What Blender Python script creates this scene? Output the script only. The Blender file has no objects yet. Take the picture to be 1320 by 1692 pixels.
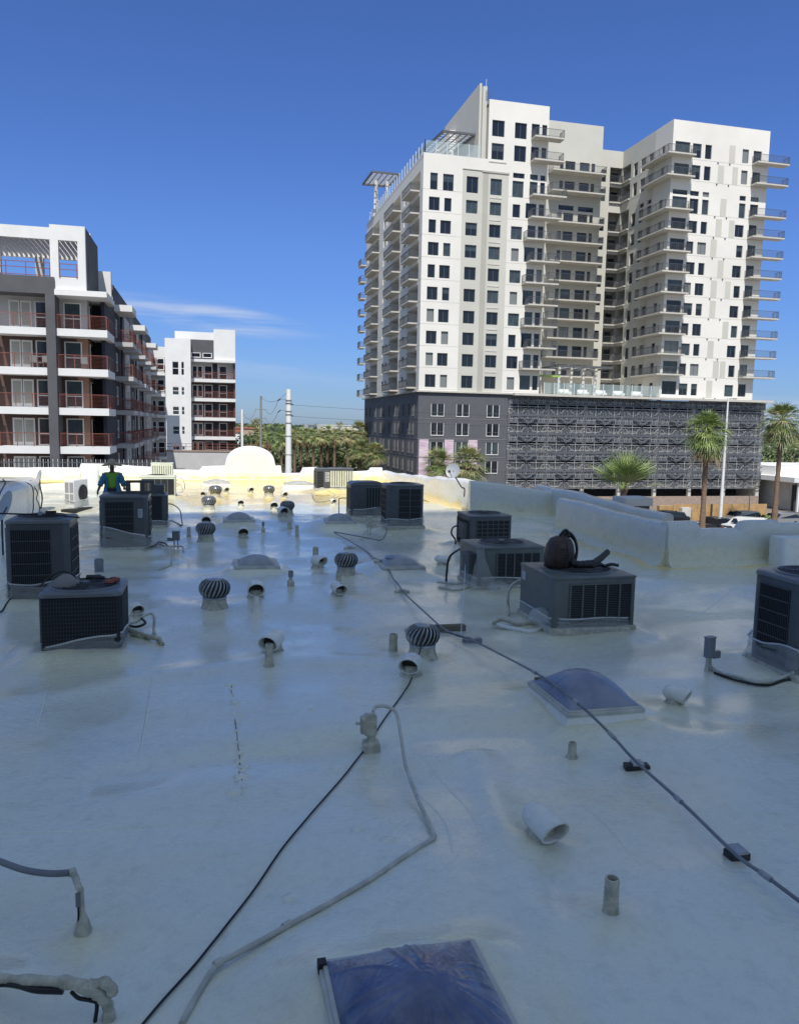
import bpy, math, random
import numpy as np
from math import sin, cos, tan, atan, atan2, radians, pi, sqrt, exp
from mathutils import Vector, Matrix

# ------------------------------------------------------------------ camera
SC = bpy.context.scene
F = 1280.0; YAW = radians(13.8); PITCH = atan(143/F); ROLL = radians(1.1); CZ = 3.0
fw = np.array([sin(YAW)*cos(PITCH), cos(YAW)*cos(PITCH), -sin(PITCH)])
r0 = np.array([cos(YAW), -sin(YAW), 0.0]); u0_ = np.cross(r0, fw)
rr = r0*cos(ROLL)+u0_*sin(ROLL); uu = -r0*sin(ROLL)+u0_*cos(ROLL)
CP = np.array([0, 0, CZ])
def ray(px, py): return fw+rr*(px-660)/F-uu*(py-846)/F
def P(px, py, z=0.0):
    d = ray(px, py); return CP+d*((z-CZ)/d[2])
def PY(px, py, Y):
    d = ray(px, py); return CP+d*(Y/d[1])
def PX(px, py, X):
    d = ray(px, py); return CP+d*(X/d[0])
cam = bpy.data.cameras.new('camera'); co = bpy.data.objects.new('camera', cam); SC.collection.objects.link(co)
co.matrix_world = Matrix(((rr[0], uu[0], -fw[0], 0), (rr[1], uu[1], -fw[1], 0), (rr[2], uu[2], -fw[2], CZ), (0, 0, 0, 1)))
cam.sensor_fit = 'HORIZONTAL'; cam.sensor_width = 36; cam.lens = 36*F/1320
cam.clip_start = 0.05; cam.clip_end = 9000
SC.camera = co
# ------------------------------------------------------------------ light
SUN_EL = radians(56); SUN_AZ = radians(15)        # sun stands behind the camera, a little to its left
S = Vector((-sin(SUN_AZ)*cos(SUN_EL), -cos(SUN_AZ)*cos(SUN_EL), sin(SUN_EL)))
sl = bpy.data.lights.new('sun', 'SUN'); so = bpy.data.objects.new('sun', sl); SC.collection.objects.link(so)
sl.energy = 4.9; sl.angle = radians(0.45); sl.color = (1.0, 0.955, 0.88)
so.rotation_euler = S.to_track_quat('Z', 'Y').to_euler()
W = bpy.data.worlds.new('World'); SC.world = W; W.use_nodes = True
nt = W.node_tree; N = nt.nodes; L = nt.links; N.clear()
out = N.new('ShaderNodeOutputWorld'); bg = N.new('ShaderNodeBackground'); L.new(bg.outputs[0], out.inputs[0])
sky = N.new('ShaderNodeTexSky'); sky.sky_type = 'NISHITA'; sky.sun_disc = False
sky.sun_elevation = SUN_EL; sky.sun_rotation = atan2(S.x, S.y)
sky.altitude = 340; sky.air_density = 1.0; sky.dust_density = 0.35; sky.ozone_density = 3.5
bg.inputs[1].default_value = 0.128
# thin cirrus in the lower sky
tc = N.new('ShaderNodeTexCoord'); mp = N.new('ShaderNodeMapping'); mp.inputs['Scale'].default_value = (2.2, 2.2, 30)
mp.inputs['Rotation'].default_value = (0.05, -0.06, 0)
ns = N.new('ShaderNodeTexNoise'); ns.inputs['Scale'].default_value = 2.0; ns.inputs['Detail'].default_value = 7; ns.inputs['Roughness'].default_value = 0.62
L.new(tc.outputs['Generated'], mp.inputs[0]); L.new(mp.outputs[0], ns.inputs[0])
rp = N.new('ShaderNodeMapRange'); rp.inputs[1].default_value = 0.38; rp.inputs[2].default_value = 0.70
L.new(ns.outputs[0], rp.inputs[0])
sp = N.new('ShaderNodeSeparateXYZ'); L.new(tc.outputs['Generated'], sp.inputs[0])
def blob(cx, cy, sx, sz, amp):
    d = ray(cx, cy); d = d/np.linalg.norm(d)
    az = atan2(d[0], d[1]); el = math.asin(d[2])
    a = N.new('ShaderNodeMath'); a.operation = 'ARCTAN2'; L.new(sp.outputs[0], a.inputs[0]); L.new(sp.outputs[1], a.inputs[1])
    b = N.new('ShaderNodeMath'); b.operation = 'SUBTRACT'; L.new(a.outputs[0], b.inputs[0]); b.inputs[1].default_value = az
    c = N.new('ShaderNodeMath'); c.operation = 'DIVIDE'; L.new(b.outputs[0], c.inputs[0]); c.inputs[1].default_value = sx
    c2 = N.new('ShaderNodeMath'); c2.operation = 'POWER'; L.new(c.outputs[0], c2.inputs[0]); c2.inputs[1].default_value = 2
    e = N.new('ShaderNodeMath'); e.operation = 'SUBTRACT'; L.new(sp.outputs[2], e.inputs[0]); e.inputs[1].default_value = sin(el)
    f = N.new('ShaderNodeMath'); f.operation = 'MULTIPLY_ADD'; L.new(b.outputs[0], f.inputs[0]); f.inputs[1].default_value = 0.10; L.new(e.outputs[0], f.inputs[2])
    g = N.new('ShaderNodeMath'); g.operation = 'DIVIDE'; L.new(f.outputs[0], g.inputs[0]); g.inputs[1].default_value = sz
    g2 = N.new('ShaderNodeMath'); g2.operation = 'POWER'; L.new(g.outputs[0], g2.inputs[0]); g2.inputs[1].default_value = 2
    h = N.new('ShaderNodeMath'); h.operation = 'ADD'; L.new(c2.outputs[0], h.inputs[0]); L.new(g2.outputs[0], h.inputs[1])
    k = N.new('ShaderNodeMapRange'); k.inputs[1].default_value = 1; k.inputs[2].default_value = 0; k.inputs[3].default_value = 0; k.inputs[4].default_value = amp
    k.interpolation_type = 'SMOOTHSTEP'
    L.new(h.outputs[0], k.inputs[0]); return k.outputs[0]
b1 = blob(330, 522, 0.17, 0.021, 0.85); b2 = blob(420, 612, 0.22, 0.014, 0.3); b3 = blob(1290, 690, 0.12, 0.03, 0.9)
ad = N.new('ShaderNodeMath'); ad.operation = 'ADD'; L.new(b1, ad.inputs[0]); L.new(b2, ad.inputs[1])
ad2 = N.new('ShaderNodeMath'); ad2.operation = 'ADD'; L.new(ad.outputs[0], ad2.inputs[0]); L.new(b3, ad2.inputs[1])
mu = N.new('ShaderNodeMath'); mu.operation = 'MULTIPLY'; mu.use_clamp = True; L.new(ad2.outputs[0], mu.inputs[0]); L.new(rp.outputs[0], mu.inputs[1])
mx = N.new('ShaderNodeMix'); mx.data_type = 'RGBA'; L.new(mu.outputs[0], mx.inputs[0])
tint = N.new('ShaderNodeMix'); tint.data_type = 'RGBA'; tint.blend_type = 'MULTIPLY'; tint.inputs[0].default_value = 1
tint.inputs[7].default_value = (0.475, 0.65, 1.05, 1); L.new(sky.outputs[0], tint.inputs[6])
hz = N.new('ShaderNodeMapRange'); hz.inputs[1].default_value = 0.0; hz.inputs[2].default_value = 0.22; hz.inputs[3].default_value = 0.72; hz.inputs[4].default_value = 1.0
L.new(sp.outputs[2], hz.inputs[0])
hm = N.new('ShaderNodeMix'); hm.data_type = 'RGBA'; hm.blend_type = 'MULTIPLY'; hm.inputs[0].default_value = 1; L.new(tint.outputs[2], hm.inputs[6]); L.new(hz.outputs[0], hm.inputs[7]); L.new(hm.outputs[2], mx.inputs[6]); mx.inputs[7].default_value = (4.6, 5.2, 6.4, 1)
# bright cloud veil added to unseen sky overhead and behind, lifting the shaded roof
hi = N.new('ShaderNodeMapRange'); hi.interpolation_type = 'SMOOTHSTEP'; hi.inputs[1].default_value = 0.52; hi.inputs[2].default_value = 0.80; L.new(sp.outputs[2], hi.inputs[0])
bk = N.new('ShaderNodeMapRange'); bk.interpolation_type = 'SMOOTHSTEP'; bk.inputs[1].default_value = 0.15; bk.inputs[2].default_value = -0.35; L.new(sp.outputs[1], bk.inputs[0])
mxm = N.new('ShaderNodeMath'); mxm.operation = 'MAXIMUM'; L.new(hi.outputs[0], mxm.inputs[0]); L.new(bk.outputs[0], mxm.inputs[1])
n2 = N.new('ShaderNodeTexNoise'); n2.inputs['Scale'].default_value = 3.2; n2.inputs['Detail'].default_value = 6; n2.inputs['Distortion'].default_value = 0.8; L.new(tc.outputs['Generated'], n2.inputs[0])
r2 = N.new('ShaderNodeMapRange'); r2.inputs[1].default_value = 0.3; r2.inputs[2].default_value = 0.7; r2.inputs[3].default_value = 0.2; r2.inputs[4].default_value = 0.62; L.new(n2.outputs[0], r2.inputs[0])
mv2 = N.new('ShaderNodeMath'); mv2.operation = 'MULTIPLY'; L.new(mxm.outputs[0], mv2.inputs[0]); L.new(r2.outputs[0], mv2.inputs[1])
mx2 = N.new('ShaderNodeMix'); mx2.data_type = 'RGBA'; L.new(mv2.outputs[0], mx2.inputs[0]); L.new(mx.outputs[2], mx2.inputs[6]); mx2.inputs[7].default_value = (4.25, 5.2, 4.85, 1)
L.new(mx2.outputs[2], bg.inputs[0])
SC.view_settings.view_transform = 'Standard'; SC.view_settings.look = 'None'
SC.view_settings.exposure = 0.0; SC.view_settings.gamma = 1; SC.view_settings.use_curve_mapping = False
SC.cycles.max_bounces = 6; SC.cycles.transparent_max_bounces = 24

# ------------------------------------------------------------------ materials
def M(name, col, rough=0.7, metal=0.0, var=0.0, vscale=3.0, bump=0.0, bscale=30.0, alpha=1.0, spec=0.5, coat=0.0, col2=None, stretch=None):
    m = bpy.data.materials.new(name); m.use_nodes = True
    n = m.node_tree.nodes; l = m.node_tree.links; b = n['Principled BSDF']
    b.inputs['Base Color'].default_value = (*col, 1); b.inputs['Roughness'].default_value = rough
    b.inputs['Metallic'].default_value = metal; b.inputs['Alpha'].default_value = alpha
    b.inputs['Specular IOR Level'].default_value = spec; b.inputs['Coat Weight'].default_value = coat
    tcn = n.new('ShaderNodeTexCoord'); src = tcn.outputs['Object']
    if stretch:
        mpn = n.new('ShaderNodeMapping'); mpn.inputs['Scale'].default_value = stretch; l.new(src, mpn.inputs[0]); src = mpn.outputs[0]
    if var or col2:
        t = n.new('ShaderNodeTexNoise'); t.inputs['Scale'].default_value = vscale; t.inputs['Detail'].default_value = 6; t.inputs['Roughness'].default_value = 0.6
        l.new(src, t.inputs[0])
        mr = n.new('ShaderNodeMapRange'); mr.inputs[1].default_value = 0.35; mr.inputs[2].default_value = 0.65; l.new(t.outputs[0], mr.inputs[0])
        mi = n.new('ShaderNodeMix'); mi.data_type = 'RGBA'; l.new(mr.outputs[0], mi.inputs[0])
        c2 = col2 or tuple(c*(1-var) for c in col); c1 = col if col2 else tuple(min(1, c*(1+var*0.5)) for c in col)
        mi.inputs[6].default_value = (*c1, 1); mi.inputs[7].default_value = (*c2, 1); l.new(mi.outputs[2], b.inputs['Base Color'])
        if rough > 0.15:
            mr2 = n.new('ShaderNodeMapRange'); mr2.inputs[3].default_value = max(0.05, rough-0.08); mr2.inputs[4].default_value = min(1, rough+0.1)
            l.new(t.outputs[0], mr2.inputs[0]); l.new(mr2.outputs[0], b.inputs['Roughness'])
    if bump:
        t2 = n.new('ShaderNodeTexNoise'); t2.inputs['Scale'].default_value = bscale; t2.inputs['Detail'].default_value = 5
        l.new(src, t2.inputs[0]); bp = n.new('ShaderNodeBump'); bp.inputs['Strength'].default_value = bump; bp.inputs['Distance'].default_value = 0.01
        l.new(t2.outputs[0], bp.inputs['Height']); l.new(bp.outputs[0], b.inputs['Normal'])
    return m
def foam_mat(name, attr=False, lower=None, lowmax=0.75, amp=0.42, base=(0.73, 0.755, 0.67), coat=0.7):
    """sprayed roof foam: cream top coat with yellower foam showing; attr: 'foam' vertex colour, lower: height under which foam shows"""
    m = bpy.data.materials.new(name); m.use_nodes = True
    n = m.node_tree.nodes; l = m.node_tree.links; b = n['Principled BSDF']
    g = n.new('ShaderNodeNewGeometry')
    t = n.new('ShaderNodeTexNoise'); t.inputs['Scale'].default_value = 0.42; t.inputs['Detail'].default_value = 5; t.inputs['Roughness'].default_value = 0.55; t.inputs['Distortion'].default_value = 0.6
    l.new(g.outputs['Position'], t.inputs[0])
    mr = n.new('ShaderNodeMapRange'); mr.inputs[1].default_value = 0.42; mr.inputs[2].default_value = 0.62; mr.inputs[4].default_value = amp
    l.new(t.outputs[0], mr.inputs[0]); fac = mr.outputs[0]
    if attr:
        a = n.new('ShaderNodeAttribute'); a.attribute_name = 'foam'
        ad = n.new('ShaderNodeMath'); ad.use_clamp = True; l.new(fac, ad.inputs[0]); l.new(a.outputs['Fac'], ad.inputs[1]); fac = ad.outputs[0]
    if lower is not None:
        s = n.new('ShaderNodeSeparateXYZ'); l.new(g.outputs['Position'], s.inputs[0])
        t3 = n.new('ShaderNodeTexNoise'); t3.inputs['Scale'].default_value = 1.3; t3.inputs['Detail'].default_value = 4; l.new(g.outputs['Position'], t3.inputs[0])
        ma = n.new('ShaderNodeMath'); ma.operation = 'MULTIPLY_ADD'; l.new(t3.outputs[0], ma.inputs[0]); ma.inputs[1].default_value = 0.5; l.new(s.outputs[2], ma.inputs[2])
        mz = n.new('ShaderNodeMapRange'); mz.inputs[1].default_value = lower+0.25+0.2; mz.inputs[2].default_value = lower+0.25-0.12; mz.inputs[4].default_value = lowmax
        l.new(ma.outputs[0], mz.inputs[0])
        mm = n.new('ShaderNodeMath'); mm.operation = 'MAXIMUM'; l.new(fac, mm.inputs[0]); l.new(mz.outputs[0], mm.inputs[1]); fac = mm.outputs[0]
    mi = n.new('ShaderNodeMix'); mi.data_type = 'RGBA'; l.new(fac, mi.inputs[0])
    mi.inputs[6].default_value = (*base, 1); mi.inputs[7].default_value = (0.74, 0.70, 0.46, 1)
    # raw yellow foam where there is no top coat yet
    m3 = n.new('ShaderNodeMapRange'); m3.interpolation_type = 'SMOOTHSTEP'; m3.inputs[1].default_value = 0.78; m3.inputs[2].default_value = 1.0; l.new(fac, m3.inputs[0])
    mi3 = n.new('ShaderNodeMix'); mi3.data_type = 'RGBA'; l.new(m3.outputs[0], mi3.inputs[0]); l.new(mi.outputs[2], mi3.inputs[6]); mi3.inputs[7].default_value = (0.86, 0.67, 0.26, 1); mi = mi3
    # grime specks
    t4 = n.new('ShaderNodeTexNoise'); t4.inputs['Scale'].default_value = 7; t4.inputs['Detail'].default_value = 8; t4.inputs['Roughness'].default_value = 0.75; l.new(g.outputs['Position'], t4.inputs[0])
    m4 = n.new('ShaderNodeMapRange'); m4.inputs[1].default_value = 0.3; m4.inputs[2].default_value = 0.5; m4.inputs[3].default_value = 0.86; m4.inputs[4].default_value = 1.0; l.new(t4.outputs[0], m4.inputs[0])
    mv = n.new('ShaderNodeMix'); mv.data_type = 'RGBA'; mv.blend_type = 'MULTIPLY'; mv.inputs[0].default_value = 1
    l.new(mi.outputs[2], mv.inputs[6]); l.new(m4.outputs[0], mv.inputs[7]); l.new(mv.outputs[2], b.inputs['Base Color'])
    t2 = n.new('ShaderNodeTexNoise'); t2.inputs['Scale'].default_value = 0.8; t2.inputs['Detail'].default_value = 4; l.new(g.outputs['Position'], t2.inputs[0])
    r2 = n.new('ShaderNodeMapRange'); r2.inputs[1].default_value = 0.35; r2.inputs[2].default_value = 0.65; r2.inputs[3].default_value = 0.10; r2.inputs[4].default_value = 0.34
    l.new(t2.outputs[0], r2.inputs[0]); l.new(r2.outputs[0], b.inputs['Roughness'])
    b.inputs['Specular IOR Level'].default_value = 0.7; b.inputs['Coat Weight'].default_value = coat; b.inputs['Coat Roughness'].default_value = 0.20; b.inputs['Coat IOR'].default_value = 1.5
    # orange-peel bump + coarser lumps
    bs = []
    for sc_, st in ((90, 0.55), (22, 0.45), (4.5, 0.25)):
        q = n.new('ShaderNodeTexNoise'); q.inputs['Scale'].default_value = sc_; q.inputs['Detail'].default_value = 3; l.new(g.outputs['Position'], q.inputs[0])
        bp = n.new('ShaderNodeBump'); bp.inputs['Strength'].default_value = st; bp.inputs['Distance'].default_value = {90: 0.009, 22: 0.022, 4.5: 0.05}[sc_]
        l.new(q.outputs[0], bp.inputs['Height'])
        if bs: l.new(bs[-1].outputs[0], bp.inputs['Normal'])
        bs.append(bp)
    l.new(bs[-1].outputs[0], b.inputs['Normal'])
    return m
MT = {}
MT['roof'] = foam_mat('roof_foam', attr=True)
MT['foam'] = foam_mat('foam_object', amp=0.2, base=(0.76, 0.77, 0.73), coat=0.3)
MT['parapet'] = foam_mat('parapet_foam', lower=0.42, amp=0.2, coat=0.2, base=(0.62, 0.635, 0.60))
MT['parapet_lit'] = foam_mat('parapet_raw_foam_sunlit', lower=0.30, lowmax=1.0, amp=0.08, base=(0.82, 0.81, 0.77), coat=0.1)  # raw foam low down; white coat lightened in colour for the sunlit walls
MT['foam_dark'] = M('foam_grubby', (0.50, 0.48, 0.38), 0.5, var=0.35, vscale=14, bump=0.8, bscale=30)
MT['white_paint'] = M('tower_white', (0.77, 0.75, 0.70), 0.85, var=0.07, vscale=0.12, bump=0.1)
MT['beige'] = M('tower_beige', (0.56, 0.55, 0.495), 0.85, var=0.04, vscale=0.3)
MT['greige'] = M('tower_greige', (0.43, 0.42, 0.37), 0.85, var=0.05, vscale=0.3)
MT['side'] = M('tower_side_tone', (0.68, 0.665, 0.61), 0.85, var=0.03, vscale=0.3)  # tower white a step darker, for the flank walls
MT['slab'] = M('balcony_concrete', (0.55, 0.53, 0.48), 0.8, var=0.1, vscale=1.0)
MT['rail'] = M('railing_grey', (0.10, 0.105, 0.115), 0.5)
MT['glass'] = M('window_glass', (0.010, 0.014, 0.022), 0.06, spec=0.6)
MT['glass2'] = M('window_glass_blind', (0.05, 0.07, 0.08), 0.12, spec=0.6, var=0.3, vscale=0.8)
MT['glass3'] = M('window_shade', (0.20, 0.22, 0.22), 0.35)
MT['frame'] = M('window_frame', (0.09, 0.10, 0.11), 0.5)
MT['frame_w'] = M('window_frame_white', (0.78, 0.78, 0.76), 0.6)
MT['podium'] = M('podium_siding', (0.105, 0.11, 0.125), 0.75, var=0.08, vscale=1.0)
MT['podium2'] = M('podium_trim', (0.20, 0.20, 0.20), 0.75)
MT['mural'] = M('pink_mural', (0.72, 0.60, 0.66), 0.8, col2=(0.50, 0.36, 0.46), vscale=0.9, stretch=(0.6, 1, 2.5))
MT['concrete'] = M('concrete', (0.42, 0.40, 0.37), 0.85, var=0.15, vscale=0.8, bump=0.2)
MT['concrete_l'] = M('concrete_light', (0.60, 0.58, 0.54), 0.85, var=0.12, vscale=0.8)
MT['interior'] = M('interior_shade', (0.045, 0.045, 0.05), 0.9)  # near-black colour stands for the shade inside garage, bay and openings
MT['mesh_d'] = M('screen_metal', (0.16, 0.17, 0.19), 0.45, metal=0.3)
MT['mesh_m'] = M('screen_metal_mid', (0.42, 0.43, 0.44), 0.45, metal=0.3)
MT['tglass'] = M('railing_glass', (0.50, 0.62, 0.62), 0.1, alpha=0.38)
MT['steel_w'] = M('pale_steel', (0.62, 0.66, 0.68), 0.5)
MT['lb_white'] = M('stucco_white', (0.74, 0.745, 0.74), 0.9, var=0.06, vscale=0.6, bump=0.4, bscale=18)
MT['lb_light'] = M('stucco_light_grey', (0.50, 0.50, 0.51), 0.9, var=0.06, vscale=0.8)
MT['lb_grey'] = M('stucco_dark_grey', (0.10, 0.103, 0.115), 0.9, var=0.10, vscale=0.8)
MT['lb_navy'] = M('navy_panel_shade', (0.018, 0.023, 0.042), 0.7, var=0.1)
MT['lb_brown_shaded'] = M('brown_siding_shaded', (0.095, 0.058, 0.05), 0.7, var=0.12, vscale=2, stretch=(0.4, 0.4, 8))  # dark brown: shade under the balconies is put into the colour
MT['lb_brown_sunlit'] = M('brown_siding_sunlit', (0.34, 0.20, 0.14), 0.7, var=0.12, vscale=2, stretch=(0.4, 0.4, 8))  # same siding where sun reaches it, the light put into its colour
MT['lb_rail'] = M('red_rail', (0.26, 0.09, 0.065), 0.5)
MT['blind'] = M('window_blind', (0.42, 0.43, 0.38), 0.6, stretch=(0.2, 0.2, 20), var=0.15, vscale=3)
MT['ac_grey'] = M('ac_grey_steel', (0.075, 0.083, 0.088), 0.42, metal=0.15, var=0.12, vscale=5, bump=0.05)
MT['ac_green'] = M('ac_green_grey_steel', (0.12, 0.135, 0.128), 0.42, metal=0.1, var=0.12, vscale=5)
MT['ac_top'] = M('ac_top_grey', (0.15, 0.16, 0.165), 0.35, metal=0.2, var=0.1, vscale=5)
MT['ac_dark'] = M('ac_coil_dark', (0.012, 0.013, 0.016), 0.55, metal=0.2)
MT['ac_bar'] = M('ac_bar', (0.085, 0.09, 0.10), 0.4, metal=0.3)
MT['ac_beige'] = M('ac_beige_steel', (0.62, 0.64, 0.52), 0.5, var=0.1, vscale=5)
MT['ac_white'] = M('ac_white_steel', (0.72, 0.70, 0.66), 0.45, var=0.06, vscale=5)
MT['galv'] = M('galvanised', (0.40, 0.41, 0.42), 0.35, metal=0.55, var=0.25, vscale=9)
MT['galv_d'] = M('galvanised_dark', (0.05, 0.055, 0.06), 0.5, metal=0.5)
MT['wrap'] = M('plastic_wrap', (0.66, 0.68, 0.66), 0.16, alpha=0.30, bump=1.6, bscale=9, stretch=(1, 1, 4), spec=0.8)
MT['film'] = M('skylight_film', (0.15, 0.175, 0.26), 0.34, bump=0.9, bscale=3.2, col2=(0.26, 0.29, 0.36), vscale=2.0, spec=0.7)
MT['film_near'] = M('skylight_film_navy', (0.055, 0.07, 0.15), 0.20, bump=0.5, bscale=6, col2=(0.20, 0.22, 0.32), vscale=2.2, spec=0.6)
MT['film_grey'] = M('skylight_dome', (0.30, 0.32, 0.34), 0.35, bump=0.3, bscale=5, spec=0.6, var=0.25)
MT['film_folds'] = M('film_folds', (0.13, 0.17, 0.32), 0.2, spec=0.8)
MT['alu'] = M('aluminium_frame', (0.52, 0.52, 0.47), 0.45, metal=0.2, var=0.15, vscale=6)
MT['black'] = M('black_rubber', (0.012, 0.012, 0.014), 0.55)
MT['hose'] = M('grey_conduit', (0.20, 0.215, 0.24), 0.5, metal=0.1, var=0.25, vscale=3)
MT['hose_l'] = M('cream_conduit', (0.50, 0.50, 0.44), 0.5, var=0.2, vscale=8)
MT['wood'] = M('old_wood', (0.16, 0.14, 0.10), 0.85, var=0.35, vscale=6, stretch=(1, 8, 8))
MT['paper'] = M('label_paper', (0.42, 0.44, 0.46), 0.6, var=0.25, vscale=40)
MT['label_print'] = M('label_print', (0.12, 0.12, 0.13), 0.6)
MT['bp'] = M('blower_brown', (0.05, 0.028, 0.02), 0.5, var=0.4, vscale=12)
MT['bp2'] = M('blower_black', (0.014, 0.013, 0.015), 0.42)
MT['glove'] = M('glove_red', (0.20, 0.06, 0.04), 0.8, bump=0.5)
MT['cloth'] = M('rag', (0.22, 0.21, 0.20), 0.9, bump=0.5)
MT['skin'] = M('skin', (0.10, 0.055, 0.04), 0.6)
MT['tshirt'] = M('tshirt_lime', (0.16, 0.36, 0.04), 0.9)
MT['shirt'] = M('blue_shirt', (0.05, 0.17, 0.30), 0.9, bump=0.4)
MT['trouser'] = M('trousers', (0.03, 0.05, 0.07), 0.9)
MT['hat'] = M('straw_hat', (0.40, 0.33, 0.23), 0.9, bump=0.5, bscale=80)
MT['boot'] = M('boots', (0.05, 0.035, 0.025), 0.7)
MT['bark'] = M('bark', (0.14, 0.105, 0.075), 0.95, var=0.4, vscale=5, bump=1.0, bscale=8, stretch=(1, 1, 0.5))
MT['palm_bark'] = M('palm_bark', (0.22, 0.15, 0.105), 0.95, var=0.45, vscale=3, bump=1.0, bscale=5, stretch=(1, 1, 6))
MT['frond'] = M('frond', (0.16, 0.22, 0.075), 0.5, var=0.3, vscale=1.2)
MT['frond_l'] = M('frond_light', (0.30, 0.38, 0.13), 0.5, var=0.25, vscale=1.2)
MT['frond_y'] = M('frond_pale', (0.40, 0.38, 0.19), 0.6, var=0.25, vscale=1.2)
MT['dead'] = M('dead_frond', (0.36, 0.26, 0.15), 0.9, var=0.3)
MT['leaf'] = M('leaf', (0.10, 0.145, 0.055), 0.7, var=0.4, vscale=0.6)
MT['leaf2'] = M('leaf_light', (0.17, 0.21, 0.085), 0.7, var=0.35, vscale=0.6)
MT['leaf3'] = M('leaf_dark', (0.05, 0.08, 0.035), 0.7, var=0.35, vscale=0.6)
MT['ground'] = M('dry_ground', (0.25, 0.215, 0.17), 0.95, var=0.3, vscale=0.02, bump=0.2)
MT['asphalt'] = M('asphalt', (0.07, 0.07, 0.072), 0.9, var=0.2, vscale=0.3)
MT['line'] = M('road_paint', (0.7, 0.7, 0.68), 0.8)
MT['plywood'] = M('plywood', (0.46, 0.29, 0.13), 0.8, var=0.2, vscale=1.2)
MT['carw'] = M('car_white', (0.75, 0.75, 0.74), 0.25, coat=0.5)
MT['cars'] = M('car_silver', (0.36, 0.35, 0.33), 0.3, metal=0.5, coat=0.5)
MT['cark'] = M('car_black', (0.015, 0.015, 0.018), 0.2, coat=0.6)
MT['tyre'] = M('tyre', (0.02, 0.02, 0.02), 0.9)
MT['rim'] = M('rim', (0.4, 0.4, 0.42), 0.4, metal=0.7)
MT['lamp_r'] = M('tail_lamp', (0.35, 0.02, 0.02), 0.3)
MT['pinkst'] = M('peach_stucco', (0.46, 0.35, 0.26), 0.9, var=0.08)
MT['redroof'] = M('clay_tile', (0.36, 0.13, 0.07), 0.9, var=0.2, vscale=1)
MT['dish'] = M('dish_grey', (0.38, 0.40, 0.42), 0.45)
MT['pole_w'] = M('pole_pale', (0.78, 0.79, 0.78), 0.6, var=0.05)
MT['pole_g'] = M('pole_galv', (0.24, 0.25, 0.26), 0.6)
MT['brick'] = M('brick_brown', (0.34, 0.265, 0.22), 0.9, var=0.2, vscale=3)
MT['cinder'] = M('cinder_block', (0.085, 0.085, 0.09), 0.95, bump=0.6, bscale=60)
MT['green'] = M('lime_strip', (0.30, 0.48, 0.08), 0.6)
MT['shade_bldg'] = M('block_stucco', (0.52, 0.50, 0.47), 0.9, var=0.05)
MT['mini_grille'] = M('mini_grille', (0.30, 0.30, 0.30), 0.6)

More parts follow.
